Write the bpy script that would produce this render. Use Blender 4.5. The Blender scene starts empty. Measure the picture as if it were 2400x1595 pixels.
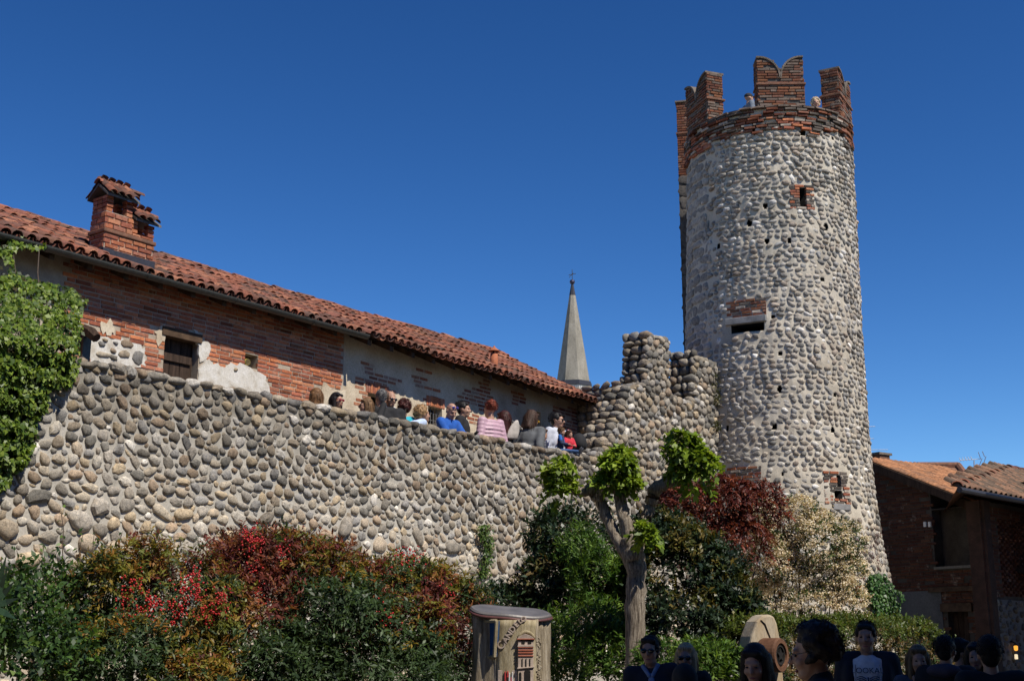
import bpy, bmesh, math, random
import numpy as np
from mathutils import Matrix, Vector

random.seed(11)
rng = np.random.default_rng(11)
SC = bpy.context.scene
COL = SC.collection

# ------------------------------------------------------------------ camera
F, HZ = 3000.0, 1515.0
PITCH = math.atan((HZ - 797.5) / F)
CP, SP = math.cos(PITCH), math.sin(PITCH)
EYE = np.array([0.0, 0.0, 1.65])
cam = bpy.data.cameras.new('camera')
cam.sensor_width = 36.0
cam.lens = F / 2400 * 36.0
cam.clip_start = 0.1
cam.clip_end = 5000
camo = bpy.data.objects.new('camera', cam)
camo.location = EYE
camo.rotation_euler = (math.pi / 2 + PITCH, 0, 0)
COL.objects.link(camo)
SC.camera = camo

# ------------------------------------------------------------------ light
SUN_AZ, SUN_EL = math.radians(133), math.radians(53)
SUN = np.array([math.sin(SUN_AZ) * math.cos(SUN_EL), math.cos(SUN_AZ) * math.cos(SUN_EL), math.sin(SUN_EL)])
world = bpy.data.worlds.new('World')
SC.world = world
world.use_nodes = True
wn = world.node_tree.nodes
wl = world.node_tree.links
sky = wn.new('ShaderNodeTexSky')
sky.sky_type = 'NISHITA'
sky.sun_disc = False
sky.sun_elevation = SUN_EL
sky.sun_rotation = SUN_AZ
sky.altitude = 300
sky.air_density = 0.8
sky.dust_density = 0.0
sky.ozone_density = 1.0
bgn = wn['Background']
bgn.inputs['Strength'].default_value = 0.053
gam = wn.new('ShaderNodeGamma')
gam.inputs['Gamma'].default_value = 1.4
hsv = wn.new('ShaderNodeHueSaturation')
hsv.inputs['Saturation'].default_value = 1.27
wl.new(sky.outputs[0], hsv.inputs['Color'])
wl.new(hsv.outputs[0], gam.inputs['Color'])
wl.new(gam.outputs[0], bgn.inputs['Color'])
sun = bpy.data.lights.new('sun', 'SUN')
sun.energy = 4.4
sun.angle = math.radians(0.5)
sun.color = (1.0, 0.93, 0.82)
suno = bpy.data.objects.new('sun', sun)
suno.rotation_euler = Vector(-SUN).to_track_quat('-Z', 'Y').to_euler()
suno.location = (20, -20, 30)
COL.objects.link(suno)
SC.view_settings.view_transform = 'Standard'
SC.view_settings.look = 'None'
SC.view_settings.gamma = 1.0
SC.view_settings.exposure = 0.4
SC.view_settings.use_curve_mapping = False

# ------------------------------------------------------------------ helpers
def ray(u, v):
    a = (u - 1200) / F
    b = (797.5 - v) / F
    return np.array([a, CP - b * SP, SP + b * CP])

def atY(u, v, Y):
    r = ray(u, v)
    return EYE + r * (Y / r[1])

def proj(P):
    d = np.asarray(P, float) - EYE
    Fd = d[..., 1] * CP + d[..., 2] * SP
    U = -d[..., 1] * SP + d[..., 2] * CP
    return 1200 + F * d[..., 0] / Fd, 797.5 - F * U / Fd

def comp(deg):
    a = math.radians(deg)
    return np.array([math.sin(a), math.cos(a), 0.0])

UP = np.array([0, 0, 1.0])

class Frame:
    """a vertical plane: point o, horizontal direction d, outward normal n"""
    def __init__(self, o, d, n):
        self.o = np.array(o, float); self.d = np.array(d, float); self.n = np.array(n, float)
    def px(self, u, v, off=0.0):
        r = ray(u, v)
        t = np.dot(self.o + self.n * off - EYE, self.n) / np.dot(r, self.n)
        return EYE + r * t
    def sz(self, u, v, off=0.0):
        P = self.px(u, v, off)
        return float(np.dot(P - self.o, self.d)), float(P[2])
    def P(self, s, z, off=0.0):
        q = self.o + self.d * s + self.n * off
        return np.array([q[0], q[1], z])
    def axes(self, s):
        return self.d, self.n

def in_poly(x, y, poly):
    c = False
    n = len(poly)
    for i in range(n):
        x1, y1 = poly[i]; x2, y2 = poly[i - 1]
        if (y1 > y) != (y2 > y) and x < (x2 - x1) * (y - y1) / (y2 - y1) + x1:
            c = not c
    return c

def tag(o, label=None, cat=None, group=None, kind=None):
    if label: o['label'] = label
    if cat: o['category'] = cat
    if group: o['group'] = group
    if kind: o['kind'] = kind
    return o

def empty(name, loc, label=None, cat=None, group=None):
    o = bpy.data.objects.new(name, None)
    o.empty_display_size = 0.2
    o.location = loc
    COL.objects.link(o)
    return tag(o, label, cat, group)

def wloc(p):
    l = np.zeros(3)
    while p is not None:
        l = l + np.array(p.location)
        p = p.parent
    return l

def put(name, mesh, parent=None, kind=None, label=None, mat=None):
    """links a mesh whose coordinates are in the world's axes; parents carry no rotation"""
    o = bpy.data.objects.new(name, mesh)
    COL.objects.link(o)
    if mat is not None: mesh.materials.append(mat)
    if parent is not None:
        o.parent = parent
        o.location = -wloc(parent)
    return tag(o, label, None, None, kind)

def mesh_np(name, V, FA, mat=None, smooth=False, col=None):
    """V n x 3, FA list of faces or m x k int array; col = per-vertex rgb"""
    me = bpy.data.meshes.new(name)
    V = np.asarray(V, np.float32)
    if isinstance(FA, np.ndarray):
        m, k = FA.shape
        me.vertices.add(len(V)); me.vertices.foreach_set('co', V.ravel())
        me.loops.add(m * k); me.loops.foreach_set('vertex_index', FA.astype(np.int32).ravel())
        me.polygons.add(m)
        me.polygons.foreach_set('loop_start', np.arange(0, m * k, k, dtype=np.int32))
        me.update(calc_edges=True)
    else:
        me.from_pydata(V.tolist(), [], FA)
    if col is not None:
        a = me.color_attributes.new('Col', 'FLOAT_COLOR', 'POINT')
        c = np.ones((len(V), 4), np.float32); c[:, :3] = col
        a.data.foreach_set('color', c.ravel())
    if smooth:
        me.polygons.foreach_set('use_smooth', np.ones(len(me.polygons), bool))
    if mat is not None: me.materials.append(mat)
    me.validate()
    return me

class MB:
    """collects simple shapes into one mesh"""
    def __init__(self): self.v = []; self.f = []
    def add(self, V, FA):
        o = len(self.v)
        self.v.extend([tuple(map(float, p)) for p in V])
        self.f.extend([tuple(i + o for i in f) for f in FA])
        return self
    def box(self, c, ax, ay, az):
        """centre and three half-axis vectors"""
        c, ax, ay, az = map(lambda q: np.asarray(q, float), (c, ax, ay, az))
        V = [c + sx * ax + sy * ay + sz * az for sz in (-1, 1) for sy in (-1, 1) for sx in (-1, 1)]
        FA = [(0, 2, 3, 1), (4, 5, 7, 6), (0, 1, 5, 4), (2, 6, 7, 3), (0, 4, 6, 2), (1, 3, 7, 5)]
        if np.dot(np.cross(ax, ay), az) < 0: FA = [f[::-1] for f in FA]
        return self.add(V, FA)
    def tube(self, pts, rad, n=8, cap=True):
        pts = [np.asarray(p, float) for p in pts]
        if not hasattr(rad, '__len__'): rad = [rad] * len(pts)
        rings = []
        ref = np.array([0.31, 0.17, 0.93])
        for i, p in enumerate(pts):
            t = pts[min(i + 1, len(pts) - 1)] - pts[max(i - 1, 0)]
            t = t / (np.linalg.norm(t) + 1e-9)
            a = np.cross(t, ref)
            if np.linalg.norm(a) < 0.1: a = np.cross(t, np.array([1.0, 0, 0]))
            a /= np.linalg.norm(a); b = np.cross(t, a)
            rings.append([p + rad[i] * (math.cos(2 * math.pi * k / n) * a + math.sin(2 * math.pi * k / n) * b) for k in range(n)])
        V = [q for r in rings for q in r]
        FA = []
        for i in range(len(pts) - 1):
            for k in range(n):
                FA.append((i * n + k, i * n + (k + 1) % n, (i + 1) * n + (k + 1) % n, (i + 1) * n + k))
        if cap:
            FA.append(tuple(range(n - 1, -1, -1)))
            FA.append(tuple((len(pts) - 1) * n + k for k in range(n)))
        return self.add(V, FA)
    def prism(self, poly, fn, t0, t1):
        """poly: 2-D outline; fn(x, y, t) -> 3-D point; between depths t0 and t1"""
        n = len(poly)
        V = [fn(x, y, t0) for x, y in poly] + [fn(x, y, t1) for x, y in poly]
        FA = [tuple(range(n - 1, -1, -1)), tuple(range(n, 2 * n))]
        FA += [(i, (i + 1) % n, n + (i + 1) % n, n + i) for i in range(n)]
        return self.add(V, FA)
    def lathe(self, prof, c, ax=UP, n=16):
        ax = np.asarray(ax, float); ax = ax / np.linalg.norm(ax)
        a = np.cross(ax, [0.3, 0.9, 0.1]); a /= np.linalg.norm(a); b = np.cross(ax, a)
        c = np.asarray(c, float)
        V = []; FA = []
        for r, h in prof:
            for k in range(n):
                t = 2 * math.pi * k / n
                V.append(c + ax * h + r * (math.cos(t) * a + math.sin(t) * b))
        for i in range(len(prof) - 1):
            for k in range(n):
                FA.append((i * n + k, i * n + (k + 1) % n, (i + 1) * n + (k + 1) % n, (i + 1) * n + k))
        FA.append(tuple(range(n - 1, -1, -1))); FA.append(tuple((len(prof) - 1) * n + k for k in range(n)))
        return self.add(V, FA)
    def mesh(self, name, mat=None, smooth=False):
        me = bpy.data.meshes.new(name)
        me.from_pydata(self.v, [], self.f)
        bm = bmesh.new(); bm.from_mesh(me)
        bmesh.ops.recalc_face_normals(bm, faces=bm.faces)
        bm.to_mesh(me); bm.free()
        if smooth: me.polygons.foreach_set('use_smooth', np.ones(len(me.polygons), bool))
        if mat is not None: me.materials.append(mat)
        return me
    def build(self, name, mat, parent=None, smooth=False, kind=None, label=None, bevel=0):
        o = put(name, self.mesh(name, mat, smooth), parent, kind, label)
        if bevel:
            m = o.modifiers.new('bevel', 'BEVEL'); m.width = bevel; m.segments = 2; m.limit_method = 'ANGLE'
        return o

# ------------------------------------------------------------------ materials
def new_mat(name):
    m = bpy.data.materials.new(name)
    m.use_nodes = True
    nt = m.node_tree
    return m, nt, nt.nodes['Principled BSDF']

def N(nt, t, **kw):
    n = nt.nodes.new(t)
    for k, v in kw.items():
        if k in n.inputs: n.inputs[k].default_value = v
        else: setattr(n, k, v)
    return n

def noise(nt, pos, scale, detail=3, rough=0.55):
    n = N(nt, 'ShaderNodeTexNoise')
    n.inputs['Scale'].default_value = scale
    n.inputs['Detail'].default_value = detail
    n.inputs['Roughness'].default_value = rough
    nt.links.new(pos, n.inputs['Vector'])
    return n.outputs['Fac']

def ramp(nt, fac, stops):
    r = N(nt, 'ShaderNodeValToRGB')
    e = r.color_ramp.elements
    e[0].position, e[0].color = stops[0][0], (*stops[0][1], 1)
    e[1].position, e[1].color = stops[-1][0], (*stops[-1][1], 1)
    for p, c in stops[1:-1]:
        q = e.new(p); q.color = (*c, 1)
    nt.links.new(fac, r.inputs['Fac'])
    return r.outputs['Color']

def mix(nt, a, b, fac, mode='MIX'):
    m = N(nt, 'ShaderNodeMix', data_type='RGBA', blend_type=mode)
    for sock, v in ((m.inputs[6], a), (m.inputs[7], b), (m.inputs[0], fac)):
        if hasattr(v, 'is_output'): nt.links.new(v, sock)
        elif hasattr(v, '__len__'): sock.default_value = (*v, 1)
        else: sock.default_value = v
    return m.outputs[2]

def g(x): return (x, x, x)

def position(nt):
    return N(nt, 'ShaderNodeNewGeometry').outputs['Position']

def piece_mat(name, src, kind):
    """stone / brick / tile / leaf: base colour from the object's own colour or from the attribute Col"""
    m, nt, b = new_mat(name)
    pos = position(nt)
    if src == 'object': c = N(nt, 'ShaderNodeObjectInfo').outputs['Color']
    else: c = N(nt, 'ShaderNodeAttribute', attribute_name='Col').outputs['Color']
    if kind == 'stone':
        c = mix(nt, c, ramp(nt, noise(nt, pos, 16, 5, 0.65), [(0.3, (.55, .52, .48)), (0.5, g(1.0)), (0.72, (1.4, 1.32, 1.2))]), 1.0, 'MULTIPLY')
        c = mix(nt, c, ramp(nt, noise(nt, pos, 70, 3, 0.7), [(0.33, g(0.5)), (0.5, g(1.0)), (0.68, g(1.3))]), 0.9, 'MULTIPLY')
        h = noise(nt, pos, 38, 5, 0.65); st, d, ro = 0.5, 0.012, 0.8
    elif kind == 'brick':
        c = mix(nt, c, ramp(nt, noise(nt, pos, 22, 4, 0.65), [(0.3, g(0.6)), (0.5, g(1.0)), (0.75, g(1.2))]), 1.0, 'MULTIPLY')
        c = mix(nt, c, (0.42, 0.36, 0.29), ramp(nt, noise(nt, pos, 5, 5, 0.7), [(0.58, g(0.0)), (0.72, g(0.55))]))
        h = noise(nt, pos, 60, 5, 0.7); st, d, ro = 0.6, 0.008, 0.9
    else:
        c = mix(nt, c, ramp(nt, noise(nt, pos, 18, 4, 0.65), [(0.3, g(0.5)), (0.5, g(1.0)), (0.75, g(1.15))]), 1.0, 'MULTIPLY')
        c = mix(nt, c, (0.05, 0.042, 0.036), ramp(nt, noise(nt, pos, 7, 6, 0.75), [(0.53, g(0.0)), (0.66, g(0.8))]))
        h = noise(nt, pos, 50, 5, 0.7); st, d, ro = 0.5, 0.008, 0.9
    nt.links.new(c, b.inputs['Base Color'])
    b.inputs['Roughness'].default_value = ro
    b.inputs['Specular IOR Level'].default_value = 0.25
    bu = N(nt, 'ShaderNodeBump', Strength=st, Distance=d)
    nt.links.new(h, bu.inputs['Height']); nt.links.new(bu.outputs[0], b.inputs['Normal'])
    return m

def rough_mat(name, stops, scale=3.0, fine=40.0, bump=0.5, dist=0.02, rough=0.9, stain=None, spec=0.2, stretch=None):
    """mottled matter: colour ramp over a broad noise, fine speckle, bump; stain = (colour, z0, z1) weathering by height"""
    m, nt, b = new_mat(name)
    pos = position(nt)
    if stretch:
        mp = N(nt, 'ShaderNodeMapping'); mp.inputs['Scale'].default_value = stretch
        nt.links.new(pos, mp.inputs['Vector']); pos = mp.outputs[0]
    c = ramp(nt, noise(nt, pos, scale, 5, 0.6), stops)
    c = mix(nt, c, ramp(nt, noise(nt, pos, fine, 3, 0.7), [(0.3, g(0.7)), (0.5, g(1.0)), (0.7, g(1.15))]), 0.8, 'MULTIPLY')
    if stain:
        col, z0, z1 = stain
        sx = N(nt, 'ShaderNodeSeparateXYZ'); nt.links.new(position(nt), sx.inputs[0])
        mr = N(nt, 'ShaderNodeMapRange'); mr.inputs['From Min'].default_value = z0; mr.inputs['From Max'].default_value = z1
        nt.links.new(sx.outputs['Z'], mr.inputs['Value'])
        nz = N(nt, 'ShaderNodeMath', operation='MULTIPLY'); nt.links.new(mr.outputs[0], nz.inputs[0])
        mul = ramp(nt, noise(nt, position(nt), 1.7, 5, 0.65), [(0.36, g(0.25)), (0.62, g(1.0))])
        nt.links.new(mul, nz.inputs[1])
        c = mix(nt, c, col, nz.outputs[0])
    nt.links.new(c, b.inputs['Base Color'])
    b.inputs['Roughness'].default_value = rough
    b.inputs['Specular IOR Level'].default_value = spec
    if bump:
        bu = N(nt, 'ShaderNodeBump', Strength=bump, Distance=dist * .35)
        nt.links.new(noise(nt, pos, fine * 0.5, 6, 0.7), bu.inputs['Height'])
        nt.links.new(bu.outputs[0], b.inputs['Normal'])
    return m

def plain_mat(name, c, rough=0.6, metal=0.0, spec=0.4, var=0.25, scale=20, bump=0.0):
    m, nt, b = new_mat(name)
    pos = position(nt)
    cc = mix(nt, c, ramp(nt, noise(nt, pos, scale, 3), [(0.3, g(1 - var)), (0.7, g(1 + var * 0.6))]), 1.0, 'MULTIPLY')
    nt.links.new(cc, b.inputs['Base Color'])
    b.inputs['Roughness'].default_value = rough
    b.inputs['Metallic'].default_value = metal
    b.inputs['Specular IOR Level'].default_value = spec
    if bump:
        bu = N(nt, 'ShaderNodeBump', Strength=bump, Distance=0.01)
        nt.links.new(noise(nt, pos, scale * 4, 4), bu.inputs['Height']); nt.links.new(bu.outputs[0], b.inputs['Normal'])
    return m

def leaf_mat(name, trans=0.35, rough=0.45):
    m, nt, b = new_mat(name)
    c = N(nt, 'ShaderNodeAttribute', attribute_name='Col').outputs['Color']
    nt.links.new(c, b.inputs['Base Color'])
    b.inputs['Roughness'].default_value = rough
    b.inputs['Specular IOR Level'].default_value = 0.35
    t = N(nt, 'ShaderNodeBsdfTranslucent')
    nt.links.new(mix(nt, c, (1.25, 1.2, 0.6), 1.0, 'MULTIPLY'), t.inputs['Color'])
    ms = N(nt, 'ShaderNodeMixShader'); ms.inputs[0].default_value = trans
    nt.links.new(b.outputs[0], ms.inputs[1]); nt.links.new(t.outputs[0], ms.inputs[2])
    nt.links.new(ms.outputs[0], nt.nodes['Material Output'].inputs['Surface'])
    return m

M = {}
for k in ('stone', 'brick', 'tile'):
    M[k] = piece_mat(k, 'object', k)
    M[k + '_c'] = piece_mat(k + '_joined', 'attr', k)
M['leaf'] = leaf_mat('leaf')
M['leaf_gloss'] = leaf_mat('leaf_gloss', 0.2, 0.42)
M['petal'] = leaf_mat('petal', 0.3, 0.7)
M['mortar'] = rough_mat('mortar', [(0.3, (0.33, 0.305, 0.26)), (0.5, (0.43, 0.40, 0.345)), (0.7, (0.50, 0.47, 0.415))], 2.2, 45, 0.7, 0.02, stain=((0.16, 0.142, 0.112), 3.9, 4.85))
M['tower_mortar'] = rough_mat('tower_mortar', [(0.3, (0.36, 0.315, 0.25)), (0.5, (0.48, 0.43, 0.345)), (0.7, (0.56, 0.51, 0.425))], 1.1, 40, 0.7, 0.02)
M['brick_mortar'] = rough_mat('brick_mortar', [(0.3, (0.30, 0.24, 0.18)), (0.7, (0.47, 0.40, 0.31))], 4, 60, 0.5, 0.01)
M['dark_mortar'] = rough_mat('dark_mortar', [(0.3, (0.05, 0.045, 0.04)), (0.7, (0.16, 0.14, 0.12))], 4, 60, 0.5, 0.01)
M['plaster'] = rough_mat('plaster', [(0.3, (0.40, 0.32, 0.225)), (0.5, (0.54, 0.455, 0.335)), (0.7, (0.62, 0.55, 0.43))], 2.0, 30, 0.4, 0.01)
M['white_render'] = rough_mat('white_render', [(0.3, (0.42, 0.37, 0.30)), (0.5, (0.58, 0.545, 0.48)), (0.7, (0.66, 0.635, 0.59))], 6, 50, 0.6, 0.02)
M['old_wood'] = rough_mat('old_wood', [(0.3, (0.022, 0.014, 0.010)), (0.7, (0.075, 0.048, 0.034))], 5, 60, 0.5, 0.01, stretch=(6, 6, 0.8))
M['beam'] = rough_mat('beam', [(0.3, (0.04, 0.025, 0.016)), (0.7, (0.12, 0.075, 0.045))], 6, 60, 0.5, 0.01)
M['gutter'] = plain_mat('gutter_metal', (0.06, 0.06, 0.052), 0.45, 0.3)
M['lead'] = plain_mat('lead', (0.045, 0.045, 0.055), 0.5, 0.3)
M['ashlar'] = rough_mat('ashlar', [(0.3, (0.12, 0.115, 0.11)), (0.7, (0.27, 0.255, 0.235))], 3, 30, 0.6, 0.02)
M['dark'] = plain_mat('shade_and_metal_black', (0.008, 0.007, 0.006), 0.95)  # near-black put in for shade inside openings; also colours black metal parts
M['ground'] = rough_mat('ground', [(0.3, (0.16, 0.14, 0.115)), (0.7, (0.28, 0.25, 0.21))], 1.5, 30, 0.5, 0.02)
M['grey_slab'] = rough_mat('grey_slab', [(0.3, (0.16, 0.16, 0.16)), (0.7, (0.30, 0.295, 0.29))], 6, 40, 0.5, 0.02)

# ------------------------------------------------------------------ pieces (stones, bricks, tiles)
def dome(seed, n=9, power=2.6):
    """a rounded cobble half sunk in its wall: x right, y up, z out of the wall; about 45 triangles"""
    r = np.random.default_rng(seed)
    ph = r.uniform(0, 6.28, 4)
    def wob(t): return 1 + 0.13 * math.sin(2 * t + ph[0]) + 0.10 * math.sin(3 * t + ph[1]) + 0.05 * math.sin(5 * t + ph[2])
    V = []; FA = []
    for rr, h in ((0.97, -0.35), (1.0, 0.22), (0.86, 0.66), (0.50, 0.92)):
        for k in range(n):
            t = 2 * math.pi * k / n
            c, s = math.cos(t), math.sin(t)
            q = (abs(c) ** power + abs(s) ** power) ** (-1 / power)
            V.append((rr * q * wob(t) * c, rr * q * wob(t) * s, h + r.uniform(-0.06, 0.06)))
    V.append((r.uniform(-.1, .1), r.uniform(-.1, .1), 1.0))
    for i in range(3):
        for k in range(n):
            FA.append((i * n + k, i * n + (k + 1) % n, (i + 1) * n + (k + 1) % n, (i + 1) * n + k))
    for k in range(n): FA.append((3 * n + k, 3 * n + (k + 1) % n, 4 * n))
    return np.array(V), FA

def brick_shape(seed):
    """unit brick x, y, z in -1..1 with a worn front edge"""
    r = np.random.default_rng(seed)
    V = []; 
    for x, y, z in ((-1, -1, -1), (1, -1, -1), (1, 1, -1), (-1, 1, -1)):
        V.append((x, y, z))
    for x, y in ((-1, -1), (1, -1), (1, 1), (-1, 1)):
        V.append((x + r.uniform(-.02, .02), y + r.uniform(-.07, .07), 0.6))
    for x, y in ((-1, -1), (1, -1), (1, 1), (-1, 1)):
        V.append((x * (0.97 + r.uniform(-.02, .02)), y * (0.88 + r.uniform(-.08, .06)), 1.0 + r.uniform(-.12, .1)))
    FA = []
    for a in (0, 4):
        for k in range(4): FA.append((a + k, a + (k + 1) % 4, a + 4 + (k + 1) % 4, a + 4 + k))
    FA.append((8, 9, 10, 11)); FA.append((3, 2, 1, 0))
    return np.array(V), FA

def tile_shape(seed):
    """a barrel tile: x across, y up the slope (0 at the lower lip .. 1), z out; hollow with a thick lip"""
    r = np.random.default_rng(seed)
    V = []; FA = []; n = 7
    for y, w, zz in ((0.0, 1.0, 0.0), (1.0, 0.8, 0.0)):
        for k in range(n):
            t = math.pi * k / (n - 1)
            V.append((-w * math.cos(t), y, w * math.sin(t) * 0.95 + zz + r.uniform(-.02, .02)))
    for k in range(n):
        t = math.pi * k / (n - 1)
        V.append((-0.82 * math.cos(t), 0.0, 0.82 * math.sin(t) * 0.93 - 0.03))
    for k in range(n):
        t = math.pi * k / (n - 1)
        V.append((-0.66 * math.cos(t), 1.0, 0.66 * math.sin(t) * 0.93 - 0.03))
    for k in range(n - 1):
        FA.append((k, n + k, n + k + 1, k + 1))
        FA.append((2 * n + k, k, k + 1, 2 * n + k + 1))
        FA.append((2 * n + k, 2 * n + k + 1, 3 * n + k + 1, 3 * n + k))
    return np.array(V), FA

SHAPES = {'stone': [dome(i, 9, 2.1 + 0.12 * (i % 8)) for i in range(14)] + [dome(200 + i, 7, 3.4) for i in range(6)], 'brick': [brick_shape(40 + i) for i in range(6)], 'tile': [tile_shape(70 + i) for i in range(5)]}
SHAPES['block'] = [dome(90 + i, 12, 7.0) for i in range(6)]
SMESH = {}
for k, L in SHAPES.items():
    mk = {'block': 'stone'}.get(k, k)
    SMESH[k] = [mesh_np(k, V, FA, M[mk], smooth=(k != 'brick' and not (k == 'stone' and i >= 14))) for i, (V, FA) in enumerate(L)]

class Pieces:
    """a lot of alike pieces of one part: the largest in view become objects, the rest one joined mesh"""
    def __init__(self, shape, name=None):
        self.shape, self.name, self.L = shape, name or shape, []
    def add(self, c, ax, ay, az, col, w=1.0):
        self.L.append((np.asarray(c, float), np.asarray(ax, float), np.asarray(ay, float), np.asarray(az, float), tuple(np.clip(col, 0.004, 1)), w))
    def emit(self, parent, most=300, hidden=None, smooth=None):
        if not self.L: return
        sc = []
        for c, ax, ay, az, col, w in self.L:
            u, v = proj(c)
            d = c - EYE
            dn = np.linalg.norm(d)
            face = -np.dot(az, d) / (np.linalg.norm(az) * dn)
            area = np.linalg.norm(ax) * np.linalg.norm(ay) / dn ** 2 * max(face, 0.0) * w
            if not (-10 < u < 2410 and -10 < v < 1605) or (hidden and hidden(u, v)): area *= 1e-6
            sc.append(area)
        order = np.argsort(-np.array(sc))
        ns = len(SHAPES[self.shape])
        pl = wloc(parent)
        for i in order[:most]:
            c, ax, ay, az, col, w = self.L[i]
            o = bpy.data.objects.new(self.name, SMESH[self.shape][i % ns])
            COL.objects.link(o)
            o.parent = parent
            Mx = np.eye(4); Mx[:3, 0] = ax; Mx[:3, 1] = ay; Mx[:3, 2] = az; Mx[:3, 3] = c - pl
            o.matrix_basis = Matrix(Mx.tolist())
            o.color = (*col, 1)
        rest = order[most:]
        if len(rest):
            VV, FF, CC, SM = [], [], [], []
            off = 0
            for i in rest:
                c, ax, ay, az, col, w = self.L[i]
                V, FA = SHAPES[self.shape][i % ns]
                VV.append(c + V[:, :1] * ax + V[:, 1:2] * ay + V[:, 2:3] * az)
                CC.append(np.tile(col, (len(V), 1)))
                FF.extend([tuple(q + off for q in f) for f in FA])
                SM.extend([self.shape != 'brick' and not (self.shape == 'stone' and i % ns >= 14)] * len(FA))
                off += len(V)
            mk = {'block': 'stone'}.get(self.shape, self.shape)
            me = mesh_np(self.name, np.concatenate(VV), FF, M[mk + '_c'], smooth=(self.shape != 'brick'), col=np.concatenate(CC))
            if len(me.polygons) == len(SM): me.polygons.foreach_set('use_smooth', np.array(SM))
            put(self.name, me, parent, kind='stuff')

STONE_COLS = [(0.29, 0.24, 0.18), (0.24, 0.21, 0.17), (0.33, 0.265, 0.18), (0.20, 0.18, 0.15), (0.26, 0.235, 0.20), (0.33, 0.285, 0.22), (0.27, 0.205, 0.145), (0.16, 0.15, 0.13), (0.36, 0.33, 0.28), (0.23, 0.22, 0.205)]
def stone_col(k=1.0):
    c = np.array(STONE_COLS[rng.integers(len(STONE_COLS))])
    if rng.random() < 0.04: c = np.array((0.52, 0.49, 0.44))
    return c * k * rng.uniform(0.8, 1.2)
BRICK_COLS = [(0.31, 0.105, 0.052), (0.28, 0.095, 0.05), (0.35, 0.13, 0.062), (0.25, 0.085, 0.052), (0.38, 0.165, 0.09), (0.30, 0.125, 0.08)]
def brick_col(k=1.0):
    return np.array(BRICK_COLS[rng.integers(len(BRICK_COLS))]) * k * rng.uniform(0.8, 1.2)

def scatter(area, size, n_try, asp=1.3, poly=None, lo=0.55, big=0, bigz=3.3):
    """dart throwing of ellipses in a box (x0, x1, y0, y1); size = biggest half width; returns x, y, half width"""
    x0, x1, y0, y1 = area
    cell = size * 2
    grid = {}
    out = []
    radii = size * (lo + (1 - lo) * np.sort(rng.random(n_try) ** 1.6)[::-1])
    xs = rng.uniform(x0, x1, n_try); ys = rng.uniform(y0, y1, n_try)
    if big:
        radii = np.concatenate([np.sort(rng.uniform(size * 1.15, size * 1.85, big))[::-1], radii])
        xs = np.concatenate([rng.uniform(x0, x1, big), xs]); ys = np.concatenate([rng.uniform(y0, bigz, big), ys])
        cell = size * 3.8
    for x, y, r in zip(xs, ys, radii):
        if poly is not None and not in_poly(x, y, poly): continue
        gx, gy = int(x / cell), int(y * asp / cell)
        ok = True
        for i in range(gx - 1, gx + 2):
            for j in range(gy - 1, gy + 2):
                for (a, b, q) in grid.get((i, j), ()):
                    if (a - x) ** 2 + ((b - y) * asp) ** 2 < ((q + r) * 0.985) ** 2: ok = False; break
                if not ok: break
            if not ok: break
        if ok:
            grid.setdefault((gx, gy), []).append((x, y, r)); out.append((x, y, r))
    return out

def holes_wall(fr, s0, s1, z0, z1, holes, depth, name, mat, parent, off=0.0, back=0.25):
    """a wall face with real openings (s0, s1, z0, z1 each) and their reveals"""
    S = sorted({s0, s1, *[h[0] for h in holes], *[h[1] for h in holes]})
    Z = sorted({z0, z1, *[h[2] for h in holes], *[h[3] for h in holes]})
    mb = MB()
    for a, b in zip(S[:-1], S[1:]):
        for c, d in zip(Z[:-1], Z[1:]):
            m = ((a + b) / 2, (c + d) / 2)
            if any(h[0] < m[0] < h[1] and h[2] < m[1] < h[3] for h in holes): continue
            mb.add([fr.P(a, c, off), fr.P(b, c, off), fr.P(b, d, off), fr.P(a, d, off)], [(0, 1, 2, 3)])
    for h in holes:
        q = [(h[0], h[2]), (h[1], h[2]), (h[1], h[3]), (h[0], h[3])]
        for i in range(4):
            a, b = q[i], q[(i + 1) % 4]
            mb.add([fr.P(*a, off), fr.P(*b, off), fr.P(*b, off - depth), fr.P(*a, off - depth)], [(3, 2, 1, 0)])
    # back and sides, so that the wall has its real thickness
    b0 = off - back
    mb.add([fr.P(s0, z0, off), fr.P(s0, z1, off), fr.P(s0, z1, b0), fr.P(s0, z0, b0)], [(0, 1, 2, 3)])
    mb.add([fr.P(s1, z0, off), fr.P(s1, z1, off), fr.P(s1, z1, b0), fr.P(s1, z0, b0)], [(3, 2, 1, 0)])
    mb.add([fr.P(s0, z1, off), fr.P(s1, z1, off), fr.P(s1, z1, b0), fr.P(s0, z1, b0)], [(0, 1, 2, 3)])
    for a, b in zip(S[:-1], S[1:]):
        for c, d in zip(Z[:-1], Z[1:]):
            m = ((a + b) / 2, (c + d) / 2)
            if depth >= back and any(h[0] < m[0] < h[1] and h[2] < m[1] < h[3] for h in holes): continue
            mb.add([fr.P(a, c, b0), fr.P(b, c, b0), fr.P(b, d, b0), fr.P(a, d, b0)], [(3, 2, 1, 0)])
    me = bpy.data.meshes.new(name); me.from_pydata(mb.v, [], mb.f); me.materials.append(mat)
    return put(name, me, parent)

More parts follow.
